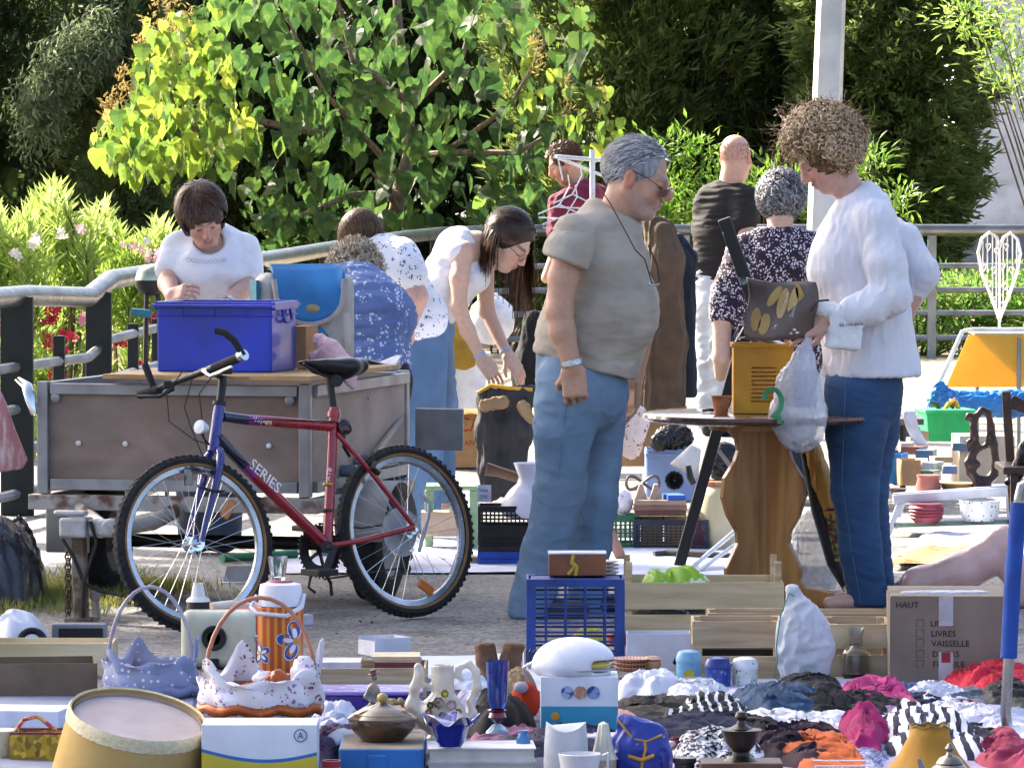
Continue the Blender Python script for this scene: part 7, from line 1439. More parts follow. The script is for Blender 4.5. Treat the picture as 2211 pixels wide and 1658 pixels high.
def basket(label,loc,rx,ry,h,cloth,inner,hoop,hoop_m,seed,wick,spikes=7,top=.06):
 t=T('lined_basket',label,'basket',loc);b=B();b.lathe([(0,0),(rx*.8,0),(rx,h),(rx*.95,h),(rx*.75,.01),(0,.01)],n=32,sy=ry/rx);b.build('wicker_body',wick,t,True)
 rg=random.Random(seed);ph=rg.uniform(0,6)
 def wv(i,a,r):
  pk=max(0,math.sin(spikes*a/2+ph))**2*(.6+.4*math.sin(3*a+ph));f=i/6
  return(r*(1+.06*math.sin(9*a+i)),f**1.6*top*(1.6*pk-.25)+.008*math.sin(7*a+2*i))
 b=B();b.lathe([(rx*.90,h*.1),(rx*1.04,h*.35),(rx*1.10,h*.6),(rx*1.06,h*.85),(rx*1.02,h),(rx*1.08,h+.02),(rx*1.10,h+.03)],n=72,wave=wv,cap=False,sy=ry/rx);b.build('cloth_lining',cloth,t,True,solid=.004)
 b=B();b.lathe([(rx*1.12,h*.22),(rx*1.15,h*.35),(rx*1.12,h*.5)],n=40,cap=False,sy=ry/rx,wave=lambda i,a,r:(r*(1+.02*math.sin(17*a)),.006*math.sin(9*a)));b.build('ribbon',inner,t,True,solid=.003)
 b=B();b.tube([(-rx*1.0*math.cos(a),0,h+(hoop-h)*math.sin(a))for a in[i*math.pi/16 for i in range(17)]],.006,n=8);b.build('hoop_handle',hoop_m,t,True);return t
basket('basket lined in grey polka dot cloth with tall clear hoop',G(325,1512),.128,.10,.10,mat('#9aa0c0','#e8eaf4',pat='dots',scale=44,thr=.22,rough=.8,var=.05),mat('#8a8fb4',rough=.6),.345,mat('#b9b4c8',rough=.2,alpha=.75),3,mat('#b08a5a','#94703e',pat='wood',scale=40),top=.05)
BA_D=15.0;k=K(BA_D)
basket('basket lined in white floral cloth with copper ribbon on the white box',P(562,1556,BA_D),.150,.11,.10,mat('#e8e4ee','#8a3a40',pat='floral',scale=30,thr=.40,c3='#9a7ab0',rough=.7,var=.05),mat('#b5602c','#8f4420',rough=.25,metal=.3),.335,mat('#b57a62',rough=.4),8,mat('#9a5a34',rough=.5),top=.07)
heap('copper_ribbon','loop of copper satin ribbon in the floral lined basket','ribbon',mat('#b5602c','#7a3418',rough=.25,scale=8),[(600,1478,26,34,15.0),(540,1500,34,26,15.0),(640,1510,24,30,14.95)],ground=False,fold=((.012,26,3),(.006,50,5)),thick=.7)
heap('white_floral_cloth','white floral cloth bunched up in the copper trimmed basket','cloth',mat('#e8e4ee','#8a3a40',pat='floral',scale=30,thr=.40,c3='#9a7ab0',rough=.8,var=.05),[(655,1450,26,34,14.98),(575,1470,30,22,15.02)],ground=False,fold=((.012,24,7),(.005,50,5)),thick=.7)
wb_=T('printed_box','white box with circled A and blue and yellow wave in front','box',G(560,1705));D0=wb_.location[1];k=K(D0);Wb=250*k;Hb=142*k;b=B();b.box((0,.09,Hb/2),(Wb,.18,Hb));b.build('box',mat('#e6eaf2','#dde2ee',rough=.5,var=.03),wb_,bev=.002)
wavef=lambda x:.105-.028*math.sin((x/Wb+.5)*math.pi*.9)*1.0
for nm,z0f,z1f,c in(('yellow_print',lambda x:.001,lambda x:wavef(x)-.006,'#d8c23a'),('blue_print',lambda x:wavef(x)-.006,lambda x:wavef(x)+.003,'#3a72b8')):
 b=B();n=20;b.grid(lambda u,v:(-Wb/2+Wb*u,-.0012,(1-v)*z0f(-Wb/2+Wb*u)+v*z1f(-Wb/2+Wb*u)),n,2);b.build(nm,mat(c,rough=.5,var=.03),wb_)
text('A',.024,mat('#3a5a8a',rough=.5),wb_,(Wb*.5-.043,-.002,Hb-.036),FACE,'CENTER');b=B();b.tube([(Wb*.5-.043+.016*math.cos(a),-.0015,Hb-.028+.016*math.sin(a))for a in[i*math.pi/12 for i in range(24)]],.0012,n=4,closed=True);b.build('printed_ring',mat('#3a5a8a',rough=.5),wb_)
t=T('vacuum_cleaner','vintage cream and orange cylinder vacuum cleaner with black port','vacuum cleaner',G(480,1442));k=K(17.9);s=S(.006);s.box((-8*k,0,64*k),(80*k,.05,62*k),rnd=.03);s.build('front_shell',mat('#cfd2c0','#bdc0ac',rough=.4,scale=12),t,world=False)
s=S(.007);s.box((10*k,.16,64*k),(76*k,.14,58*k),rnd=.03);s.build('body',mat('#c0603c','#a8502e',rough=.45,scale=6),t,world=False)
b=B();b.lathe([(.0,.0),(.020,.0),(.022,.012),(.036,.014),(.036,.002),(.036,0)],(-16*k,-.05,68*k),n=28,R=frame((0,-1,0)));b.build('hose_port',M_BLACK,t,True);b=B();b.lathe([(.0365,.0),(.036,.010),(.040,.010),(.041,.0)],(-16*k,-.049,68*k),n=28,R=frame((0,-1,0)),cap=False);b.build('port_ring',mat('#3a4148',rough=.4),t,True)
b=B();b.box((-16*k,-.052,14*k),(.032,.014,.03));b.build('latch',M_BLACK,t,bev=.004);b=B();b.box((70*k,-.02,66*k),(.03,.03,.02));b.build('clasp',M_CHROME,t,bev=.003)
t2=T('vacuum_nozzle','white vacuum nozzle with black collar on the vintage cleaner','nozzle',P(428,1318,17.9));lpart(t2,'collar',[(0,0),(.038,0),(.036,.030),(0,.03)],M_BLACK);lpart(t2,'cone',[(.040,.030),(.036,.038),(.024,.046),(.016,.088),(.018,.089),(.014,.089),(.012,.05)],M_WHITEP,cap=False)
b=B();b.tube([P(455,1312,17.95),P(500,1308,18),P(540,1312,18.1),P(590,1310,18.1)],[.018,.02,.017,.016],n=12);c_=np.mean(b.v,axis=0);b.v=[tuple(np.array(p)-c_)for p in b.v];thing('vacuum_pipe',b,mat('#ddd8cc','#cbbfae',rough=.4),'cream vacuum pipe lying on the vintage cleaner','pipe',c_,smooth=True)
t=T('thermos_flask','orange striped thermos flask with blue flowers and white lid','thermos',G(606,1468));k=K(17.45);r_=50*k;H_=162*k;lpart(t,'body',[(0,0),(r_*.97,0),(r_,.005),(r_,H_-.005),(r_*.9,H_)],_stripe('#b04a28','#c98a34',0,13,.6,wob=.0,rough=.35),n=40)
lpart(t,'lid',[(r_*.96,H_),(r_*.94,H_+30*k),(r_*.88,H_+46*k),(r_*.6,H_+50*k),(0,H_+50*k)],mat('#e6e8f2','#d8dbea',rough=.35,var=.03),n=36);lpart(t,'stopper',[(0,H_+50*k),(r_*.55,H_+50*k),(r_*.5,H_+54*k),(0,H_+55*k)],mat('#a85a6a',rough=.5))
b=B();b.tube([(-r_*1.02,-.01,H_+22*k),(-r_*1.25,-.03,H_-2*k),(-r_*1.0,-.06,H_-14*k),(r_*.3,-.088,H_-18*k),(r_*.95,-.05,H_),(r_*1.02,-.01,H_+24*k)],.007,n=8);b.build('carry_handle',mat('#dfe2ee',rough=.35),t,True)
def decal(px,py,rx,ry,rot,c,lift,nm='printed_petal'):
 b=B();pts=[]
 for i in range(18):
  a=i*math.pi/9;x=rx*math.cos(a)*math.cos(rot)-ry*math.sin(a)*math.sin(rot);y=rx*math.cos(a)*math.sin(rot)+ry*math.sin(a)*math.cos(rot);X=max(-.985,min(.985,(px+x-606)/50));an=math.asin(X);pts.append(((r_+lift)*math.sin(an),-(r_+lift)*math.cos(an),(1468-(py+y))*k))
 b.add(pts,[tuple(range(18))]);b.build(nm,mat(c,rough=.4),t)
for(fx,fy,L)in((640,1380,26),(564,1408,15)):
 for j in range(5):
  a=math.radians(-100+72*j);cx_,cy_=fx+L*.85*math.cos(a),fy+L*.95*math.sin(a)
  if cx_>655:continue
  decal(cx_,cy_,L*.78,L*.55,a,'#e8ecf6',.0006);decal(cx_,cy_,L*.70,L*.48,a,'#2a52b0',.0011);decal(fx+L*.62*math.cos(a),fy+L*.7*math.sin(a),L*.42,L*.2,a,'#e8ecf6',.0016)
 decal(fx,fy,L*.25,L*.27,0,'#d8963a',.0022)
MGL=mat('#f2f6fa',rough=.03,trans=1.0,ior=1.45,pat='flat');MGLT=mat('#eef2f8',rough=.05,alpha=.16,pat='flat',coat=.5)
q=P(600,1256,17.45);t=T('drinking_glass','small clear glass upside on the thermos lid','glass',q);lpart(t,'glass',[(0,0),(14*k,0),(16*k,10*k),(22*k,55*k),(21*k,55*k),(15*k,11*k),(0,9*k)],MGL)
t['label']='small clear glass standing on the thermos lid'
b=B();kk=K(21.3);b.add([(-38*kk,0,0),(44*kk,0,0),(44*kk,.02,36*kk),(-28*kk,.02,36*kk)],[(0,1,2,3)]);b.add([(-52*kk,-.04,.002),(40*kk,-.05,.002),(44*kk,0,.003),(-38*kk,0,.003)],[(0,1,2,3)]);o=thing('folded_card',b,mat('#e2e6f2',rough=.7),'folded white card standing under the bicycle','card',G(518,1258),solid=.003)
k=K(18.4);o=T('open_carton','small open white carton on the asphalt behind the crate of books','carton',G(830,1412),rz=.5)
for c,s_ in(((0,-.06,19*k),(.13,.003,38*k)),((.065,0,19*k),(.003,.12,38*k)),((-.065,0,16*k),(.003,.12,32*k)),((0,.06,19*k),(.13,.003,38*k))):b=B();b.box(c,s_);b.build('panel',mat('#e4e8f4','#d4d9ea',rough=.6,var=.04),o)
wood_crate('wooden crate of books and papers behind the figurine',802,1502,242,70,.30,2,M_PINE2,gap=.08)
for i,(x,y,w,h,c,lab)in enumerate(((735,1440,90,16,'#d8d4e0','pale lilac magazine lying in the book crate'),(860,1436,100,12,'#6a3040','dark red book lying in the book crate'),(855,1422,104,10,'#d8c8a0','cream card folder on the dark red book'),(712,1452,40,12,'#b03040','small red booklet in the book crate'))):book('book',lab,x,y,w,h,.16,mat(c,rough=.5),d=16.95+.05*i,group='books in the wooden crate')
k=K(16.1);t=T('purple_case','violet plastic tub with lilac rim behind the tureen','tub',G(800,1568));b=B();b.box((0,.1,36*k),(215*k,.2,70*k));b.build('body',mat('#4a2a94','#3c2080',rough=.3,scale=5),t,bev=.008);b=B();b.box((0,.1,72*k),(226*k,.22,.012));b.build('rim',mat('#9a8ad0',rough=.25),t,bev=.004)
FZ=.085;k=K(14.6);b=B();crate_walls(b,178*k,.50,FZ);fc=thing('plastic_crate',b,mat('#2f78c0','#2868aa',rough=.4),'sky blue plastic crate under the tureen at the bottom edge','crate',(P(828,1650,14.85)[0],14.85,0),bev=.003)
b=B();b.box((-.01,-.255,.05),(.05,.012,.04));b.build('clip',mat('#2f78c0',rough=.4),fc,bev=.003)
b=B();b.box((0,0,FZ-.006),(178*k,.49,.006));thing('crate_cover',b,M_CARDD,'card lid covering the sky blue crate','lid',(P(828,1650,14.85)[0],14.85,.004))
for i,(h0,h1,c,dx)in enumerate(((.0,.045,'#d8d2cc',.0),(.046,.084,'#e0e0e8',.004))):
 o=T('large_book',['lower large pale book at the bottom edge','upper large white book under the blue bowl'][i],'book',(P(1035,1650,14.72)[0]+dx,14.72,h0+.001),rz=.04);b=B();b.box((0,0,(h1-h0)/2),(.275,.19,h1-h0-.008));b.build('pages',mat('#e6e0d4',rough=.9),o)
 for z in(.002,h1-h0-.002):b=B();b.box((0,0,z),(.285,.2,.004));b.build('cover',mat(c,rough=.6),o)
t=T('tureen','brown glazed tureen with domed lid and green knob','tureen',(P(826,1600,14.8)[0],14.8,FZ+.002));k=K(14.8);MGZ=mat('#6a4a30','#3a3428',pat='blotch',scale=22,thr=.5,soft=.2,rough=.15,coat=.5,var=.2);lpart(t,'bowl',[(0,0),(44*k,0),(52*k,8*k),(70*k,28*k),(75*k,44*k),(73*k,50*k),(0,50*k)],MGZ,n=40);lpart(t,'lid',[(76*k,46*k),(77*k,50*k),(64*k,60*k),(40*k,72*k),(16*k,78*k),(11*k,84*k),(0,84*k)],mat('#6a5c4c','#4a3c2c',rough=.15,coat=.5,scale=14),n=40);lpart(t,'knob',[(10*k,82*k),(13*k,90*k),(11*k,98*k),(5*k,103*k),(0,104*k)],mat('#7fa890','#b08a3a',rough=.2,pat='blotch',scale=50));lpart(t,'gilt_line',[(66*k,59.5*k),(67*k,60*k),(66*k,60.8*k)],mat('#c8a860',rough=.3,metal=.6),n=40,cap=False)
t=T('porcelain_figurine','porcelain figurine of a seated man in a brown hat','figurine',(P(800,1560,15.05)[0],15.05,FZ+.002));s=S(.0026);k=K(15.05);F_=lambda x,y,o=0:np.array([(x-800)*k,o,(1574-y)*k*1.12])
s.ell(F_(815,1540),(.022,.020,.030),k=.01);s.chain([(F_(810,1520),.014),(F_(806,1490),.013)],k=.01,side=(0,1,0),flat=.8);s.ell(F_(808,1470),(.0085,.0085,.010),k=.004);s.chain([(F_(815,1492),.006),(F_(820,1510),.0055),(F_(808,1518,-.015),.005)],k=.006);s.chain([(F_(798,1492),.006),(F_(790,1508),.0055),(F_(802,1516,-.015),.005)],k=.006);s.chain([(F_(806,1524),.009),(F_(785,1535,-.01),.008),(F_(778,1552,-.01),.006),(F_(765,1562,-.01),.006)],k=.006);s.chain([(F_(812,1526),.009),(F_(800,1538,-.015),.008),(F_(795,1560,-.012),.006)],k=.006)
s.build('figure',mat('#a89a88','#6a6e70',pat='blotch',scale=60,thr=.5,soft=.12,rough=.25,coat=.3),t,world=False);b=B();b.lathe([(.017,0),(.018,.002),(.010,.004),(.009,.012),(0,.014)],tuple(F_(807,1464)),n=18,R=frame((-.3,0,1)));b.build('hat',mat('#6a3a34',rough=.4),t,True);
t=T('flowered_pot','small terracotta flower pot ornament behind the tureen knob','ornament',(P(858,1560,15.06)[0],15.06,FZ+.002));lpart(t,'pot',[(0,0),(16*k,0),(24*k,46*k),(26*k,52*k),(0,50*k)],mat('#b8765a','#a3644a',rough=.5));s=S(.004);[s.ell((random.uniform(-.02,.02),random.uniform(-.02,.02),56*k+random.uniform(0,.012)),(.008,.008,.007),k=.005)for i in range(9)];s.build('blossoms',mat('#a8a07a','#7a6a4a',rough=.7),t,world=False)
t=T('porcelain_pitcher','ornate cream porcelain pitcher with applied roses','pitcher',(P(958,1598,14.88)[0],14.88,FZ+.002));k=K(14.88);F_=lambda x,y,o=0:np.array([(x-958)*k,o,(1598-y)*k]);MPO=mat('#d8cfc0','#c4b8a6',rough=.2,coat=.4,scale=14)
s=S(.0042);s.ell(F_(955,1545),(50*k,44*k,42*k),k=.02);s.cap(F_(958,1590),F_(958,1598),34*k,40*k,.02);s.chain([(F_(958,1520),26*k),(F_(956,1480),20*k),(F_(955,1440),25*k)],k=.02);s.cap(F_(955,1445),F_(955,1425),19*k,22*k,.006,op='s');s.plane(F_(955,1437),(0,0,1));s.chain([(F_(915,1560),20*k),(F_(890,1530),13*k),(F_(896,1490),9*k),(F_(905,1465),8*k),(F_(903,1445),9*k)],k=.02)
s.chain([(F_(1000,1565),9*k),(F_(1022,1545),8*k),(F_(1015,1520),7*k),(F_(1030,1490),9*k),(F_(1028,1455),8*k),(F_(1012,1438),7*k),(F_(992,1446),6*k),(F_(988,1462),6*k),(F_(998,1472),5*k)],k=.008);s.cap(F_(900,1480),F_(940,1490),5*k,5*k,.01)
s.build('body',MPO,t,world=False,fold=[(.0012,(90,90,10),3)])
for x,y,r,c in((948,1520,13,'#b8a898'),(975,1525,12,'#c8b0b0'),(945,1522,6,'#8a2a3a'),(930,1525,8,'#7a7a4a'),(962,1500,9,'#c8b84a'),(990,1540,8,'#b8b06a'),(955,1548,9,'#8a8aa8'),(925,1540,8,'#c89a8a')):
 b=B();Rf=frame((random.uniform(-.3,.3),-1,.2));b.lathe([(0,.004),(r*.4*k,.006),(r*k*.8,.003),(r*k,.009),(r*k*.85,0)],tuple(F_(x,y,-42*k)),n=20,R=Rf,wave=lambda i,a,q:(q*(1+.08*math.sin(7*a)),.002*math.sin(9*a)*(i>1)));b.build('applied_flower',mat(c,rough=.3,coat=.3),t,True)
MBG=mat('#1450c0','#0e3c9c',rough=.06,scale=8,coat=.8,trans=.45);t=T('glass_goblet','tall cobalt blue glass goblet with ruby stem','goblet',(P(1074,1592,15.0)[0],15.0,.087));k=K(15.0)
lpart(t,'cup',[(0,52*k),(16*k,54*k),(20*k,70*k),(25.5*k,156*k),(24.5*k,156*k),(18*k,72*k),(0,58*k)],MBG);lpart(t,'stem',[(0,20*k),(8*k,22*k),(20*k,34*k),(16*k,44*k),(22*k,50*k),(10*k,53*k),(0,53*k)],mat('#8a1828','#5a0c18',rough=.06,coat=.8));lpart(t,'foot',[(0,0),(26*k,0),(24*k,4*k),(10*k,18*k),(0,20*k)],mat('#a8c8e0','#6a98c8',rough=.06,trans=.5))
t=T('frilled_bowl','cobalt blue glass bowl with frilled rim','bowl',(P(972,1632,14.62)[0],14.62,FZ+.002));k=K(14.62)
b=B();b.lathe([(0,4*k),(24*k,4*k),(30*k,14*k),(36*k,36*k),(44*k,54*k),(58*k,62*k)],n=72,wave=lambda i,a,r:(r*(1+(.12*i/5)*math.sin(5*a+.6)),(i/5)**2*12*k*math.sin(5*a+.6)),cap=True);b.build('bowl',mat('#1a2fb8','#1222a0',rough=.06,coat=.8,scale=10,trans=.35),t,True,solid=.003);lpart(t,'foot',[(0,0),(26*k,0),(25*k,6*k),(0,6*k)],MGLT)
for i,(x,tx)in enumerate(((1055,-.05),(1092,.12))):
 s=S(.006);c0=G(x,1478);k=K(c0[1]);s.chain([((0,0,16*k),22*k),((tx*.1,0,50*k),20*k),((tx*.25,0,92*k),23*k)],k=.02);s.cap((0,0,12*k),(-20*k,-.10,12*k),20*k,14*k,.02);s.plane((tx*.25,0,90*k),(tx,0,1));s.plane((0,0,.003),(0,0,-1))
 t=T('suede_boot',['left of two brown suede ankle boots behind the goblet','right of two brown suede ankle boots behind the goblet'][i],'boot',c0,group='brown suede boots');s.build('boot',mat('#7a5c46','#634834',rough=.95,bump=.3,bscale=200),t,world=False,fold=[(.004,30,3)])
garment('black cloth bundle behind the blue goblet',mat('#14151c','#0c0d12',rough=.9),[(1075,1540,62,60)],51,'black_cloth','cloth',None,.13,.2)
t=T('plush_toy','orange plush ball toy with lilac nose beside the white appliance','toy',G(1135,1562));k=K(16.1);s=S(.005);s.ell((0,0,50*k),(32*k,30*k,42*k));s.build('body',mat('#c8401c','#b03414',rough=.95,bump=.5,bscale=300),t,world=False,fold=[(.002,80,3)]);s=S(.004);s.ell((-10*k,-.045,82*k),(16*k,.014,13*k));s.build('nose',mat('#b8b0c4',rough=.7),t,world=False)
b=B();b.tube([G(1150,1500,.02),P(1130,1440,16.2),P(1152,1428,15.8)],.004,n=6);c_=np.mean(b.v,axis=0);b.v=[tuple(np.array(p)-c_)for p in b.v];thing('extension_cord',b,M_WHITEP,'thin white power cord beside the white appliance','cord',c_,smooth=True)
t=T('appliance_carton','white carton with three round photos and a turquoise band','carton',G(1245,1602));k=K(15.6);Wc,Hc=128*k,142*k;b=B();b.box((6*k,.09,Hc/2),(Wc+40*k,.18,Hc));b.build('carton',mat('#e6eaf4','#dadfec',rough=.4,var=.03),t,bev=.002)
b=B();b.box((6*k,-.0012,Hc*.30),(Wc+38*k,.001,Hc*.50));b.build('turquoise_band',mat('#3a9cc0','#3390b4',rough=.4),t)
for i,x in enumerate((-20,8,36)):b=B();b.lathe([(0,0),(.0185,0),(.0185,.001),(0,.001)],(x*k,-.001,Hc*.76),n=22,R=frame((0,-1,0)));b.build('printed_photo',mat(['#3a5a9a','#b88a6a','#2f4a8a'][i],['#a8b8d8','#d8b898','#8aa0d0'][i],pat='blotch',scale=50,rough=.4),t)
for z in(.40,.22):b=B();b.lathe([(0,0),(.012,0),(.011,.002),(0,.002)],(-46*k,-.002,Hc*z),n=18,R=frame((0,-1,0)));b.build('gold_seal',mat('#d8a030',rough=.3),t)
t=T('domed_appliance','white domed kitchen appliance with yellow window on the carton','appliance',P(1240,1460,15.66));k=K(15.66);s=S(.0045);s.ell((0,.0,34*k),(88*k,75*k,52*k),k=.02);s.ell((-6*k,0,22*k),(84*k,74*k,36*k),k=.02);s.plane((0,0,2*k),(0,0,-1),k=.008);s.box((74*k,-.03,25*k),(38*k,.09,13*k),rnd=.012,k=.006,op='s');s.build('housing',mat('#e8eaf2','#dcdfea',rough=.25,var=.03),t,world=False)
s=S(.004);s.ell((0,0,27*k),(82*k,69*k,18*k));s.build('window',mat('#c8b85a','#b8a64a',rough=.2,coat=.5),t,world=False);b=B();b.lathe([(88*k,16*k),(89*k,18*k),(88*k,20*k)],n=40,cap=False,sy=.86);b.build('seam',mat('#a8acb8',rough=.5),t,True)
garment('crumpled yellow bag behind the white appliance',mat('#d8c84a','#c4b23a',rough=.5),[(1270,1375,30,32)],44,'yellow_bag','bag',None,.10,.08,.8)
cr=vent_crate('plastic_crate','cobalt blue lattice crate standing in front of the man',1242,1432,212,188,.22,mat('#1f4290','#183678',rough=.45),8,5,post=.03,bar=.007)
zc=188*K(cr.location[1]);b=B();b.box((0,0,zc-.006),(212*K(18)-.03,.19,.006));b.build('shelf',mat('#1f4290',rough=.45),cr)
t=T('wooden_case','brown leather box with yellow ribbon on the cobalt crate','box',(P(1246,1250,18.05)[0],18.05,zc+.002));k=K(18.05);b=B();b.box((0,0,24*k),(124*k,.12,47*k));b.build('body',mat('#8a5434','#74442a',rough=.45,scale=8),t,bev=.004);b=B();b.box((0,0,49*k),(126*k,.122,.004));b.build('lid',mat('#d0d4de',rough=.5),t);b=B();b.tube([(-8*k,-.064,46*k),(-12*k,-.068,30*k),(-6*k,-.066,20*k),(-20*k,-.066,4*k)],.006,n=6,flat=.4);b.tube([(-10*k,-.066,30*k),(0,-.07,20*k),(-4*k,-.066,2*k)],.006,n=6,flat=.4);b.build('ribbon',mat('#c8a83a',rough=.5),t,True)
for i in range(5):lat('plate',['lowest','second lowest','middle','second highest','topmost'][i]+' white plate in the stack behind the leather box','plate',[(0,0),(24,0),(40,5),(41,7),(24,3),(0,3)],1296,1249-i*8,mat('#e6e4e8','#c8a890',rough=.2,scale=30,var=.04),d=18.2,group='stack of white plates')
wood_crate('large slatted wooden crate with tall corner posts before the round table',1515,1374,345,126,.36,2,M_PINE,gap=.20,posts=.07)
garment('shiny lime green snack packet in the large wooden crate',mat('#8ab82a','#e0e8d0',pat='blotch',scale=18,thr=.6,rough=.18),[(1462,1240,52,30)],71,'green_packet','packet',None,.09,.07,.9,19.0,.155)
heap('dark_oddments','dark oddments visible through the gap of the large wooden crate','oddments',mat('#2a2624','#8a8e98',pat='blotch',scale=20,thr=.6,rough=.5),[(1480,1330,110,30,19.1)],fold=((.01,24,3),),thick=.5)
wood_crate('second slatted crate behind the white cloth bag',1730,1424,410,106,.2,2,M_PINE2,gap=.25);wood_crate('front slatted crate with a dark slot behind the tins',1590,1466,196,132,.22,2,M_PINE2,gap=.3);wood_crate('right hand slatted crate beside the HAUT cardboard box',1850,1456,140,118,.3,2,M_PINE2,gap=.25)
b=B();b.box((0,0,.05),(.26,.14,.085));thing('dark_case',b,mat('#15161a',rough=.7),'dark case inside the front slatted crate','case',G(1590,1460))
k=K(17.85);o=carton('white_carton','white carton with finger notch and small red logo',136*k,.13,80*k,mat('#dcdfec','#d0d3e4',rough=.6,var=.04),G(1422,1444));text('STAR',.016,mat('#5a4a9a',rough=.6),o,(-.055,-.0665,.028),FACE);b=B();b.box((.055,-.0665,.035),(.014,.001,.03),Matrix.Rotation(.4,3,'Y'));b.build('red_logo',mat('#b82838',rough=.6),o)
for i in range(3):lat('clay_plate',['lowest','middle','topmost'][i]+' orange striped clay plate beside the white carton','plate',[(0,0),(26,0),(44,8),(45,10),(30,4),(0,4)],1362,1448-i*9,mat('#c87a58','#d8b8a8',pat='rings',scale=30,rough=.3),d=17.5,group='clay plates')
lat('knobbed_pot','small orange lidded pot in front of the white carton','pot',[(0,0),(16,0),(22,12),(20,20),(24,24),(14,30),(0,31)],1406,1446,mat('#c8a08a','#a87058',rough=.3),d=17.5);book('board_game','flat cream and green box in front of the clay plates',1420,1468,90,18,.1,mat('#5a7a5a',rough=.6),pages='#e0d8b8',cat='box')
def tin(label,x,base,r,h,dome,mb,ml,plate=None):
 t=T('tin_canister',label,'tin',G(x,base),group='lidded tins');k=K(t.location[1]);lpart(t,'body',[(0,0),(r*k,0),(r*k,h*k),(0,h*k)],mb,n=32);lpart(t,'lid',[(r*1.05*k,h*k*.98),(r*1.05*k,(h+dome*.4)*k),(r*.85*k,(h+dome*.85)*k),(r*.4*k,(h+dome)*k),(0,(h+dome)*k)],ml,n=32)
 if plate:lpart(t,'label',[(0,0),(12*k,0),(12*k,.001),(0,.001)],mat(plate,rough=.5),(0,-r*k*1.0,h*k*.5),R=frame((0,-1,0)))
 return t
tin('pale blue tin with stepped lid left of two other tins',1487,1482,27,56,24,mat('#7ab0d0','#6aa0c0',rough=.3,var=.05),mat('#86bad8',rough=.3),'#c8b83a');tin('dark blue tin with domed lid between two other tins',1550,1492,28,50,26,mat('#2a4a9a','#8aa0d0',pat='floral',scale=60,thr=.3,rough=.25),mat('#223a8c',rough=.2));tin('white lidded tin with green leaf print',1608,1490,28,48,25,mat('#dfe8dc','#3a7a4a',pat='floral',scale=50,thr=.42,rough=.25),mat('#e4e8ec','#7aa88a',pat='blotch',scale=40,thr=.62,rough=.2),'#dfe6ea')
t=T('drawstring_bag','tall white cloth bag with green drawstring','bag',G(1735,1478));k=K(17.3);s=S(.006);s.chain([((0,0,44*k),55*k),((2*k,0,84*k),60*k),((-4*k,0,128*k),50*k),((-14*k,0,165*k),26*k),((-20*k,0,190*k),11*k),((-24*k,0,204*k),13*k)],k=.02,side=(0,1,0),flat=.6);s.plane((0,0,.003),(0,0,-1),k=.02);s.build('bag',mat('#cfd4dc','#c2c8d2',rough=.85,scale=6,var=.05),t,world=False,fold=[(.009,(26,26,12),3),(.004,(70,70,26),5)]);b=B();b.tube([(-20*k,-.01,192*k),(-32*k,-.02,200*k),(-52*k,-.04,150*k),(-60*k,-.045,90*k),(-58*k,-.04,50*k),(-66*k,-.04,20*k),(-44*k,-.05,.008)],.0022,n=5);b.build('drawstring',mat('#4a9a80',rough=.7),t,True)
t=T('glass_carafe','clear glass carafe standing on a glass plate','carafe',P(1848,1466,17.4));k=K(17.4);lpart(t,'glass',[(0,0),(26*k,0),(30*k,10*k),(33*k,50*k),(27*k,64*k),(15*k,74*k),(13*k,92*k),(19*k,112*k),(18*k,112*k),(12*k,92*k),(13*k,73*k),(25*k,63*k),(31*k,50*k),(28*k,12*k),(0,6*k)],MGL,n=32)
lat('glass_plate','wide clear glass plate under the carafe','plate',[(0,0),(40,0),(78,8),(80,11),(42,3),(0,3)],1855,1478,mat('#dfe6f2',rough=.05,alpha=.55,pat='flat',coat=.5),d=17.3,n=40)
b=B();b.box((0,0,.025),(.24,.012,.05));thing('wicker_strip',b,mat('#a88a62','#7d6444',pat='dots',scale=160,thr=.4,rough=.9,bump=.6,bscale=250),'low strip of woven wicker behind the carafe','wicker',G(1850,1452),rz=.05)
garment('crumpled translucent white plastic bag beside the tins',mat('#d8dcea','#c4cade',rough=.22,alpha=.85,scale=8),[(1390,1478,70,48)],45,'plastic_bag','bag',None,.10,.18,1.3)
garment('whitish crumpled plastic bag in front of the pale blue tin',mat('#d8dcea','#c4cade',rough=.22,alpha=.85,scale=8),[(1500,1500,72,36)],46,'plastic_bag','bag',None,.075,.18,1.2)
t=T('wire_rack','small chrome wire rack lying on the plastic bag','rack',P(1500,1500,16.6))
for i in range(4):b=B();b.tube([(-.06+.004*i,-.05,.01+.012*i),(-.03,-.05,.02+.012*i),(.05,-.05,.02+.012*i)],.0016,n=5);b.build('wire',M_CHROME,t,True)
for i in range(3):b=B();b.tube([(.0+.02*i,-.052,-.01),(.0+.02*i,-.052,.05),(.012+.02*i,-.052,.05),(.012+.02*i,-.052,-.01)],.0016,n=5);b.build('wire',M_CHROME,t,True)
hb_=G(2048,1486);k=K(hb_[1]);mb=T('moving_box','grey brown cardboard moving box marked HAUT with tick boxes','box',hb_,rz=-.03);Wm,Hm,Dm=250*k,198*k,.30;MK=mat('#857a6e','#776d62',rough=.85,scale=4,var=.06)
for c,s_ in(((0,0,Hm/2),(Wm,.005,Hm)),((0,Dm,Hm/2),(Wm,.005,Hm)),((-Wm/2,Dm/2,Hm/2),(.005,Dm-.006,Hm)),((Wm/2,Dm/2,Hm/2),(.005,Dm-.006,Hm))):b=B();b.box(c,s_);b.build('panel',MK,mb)
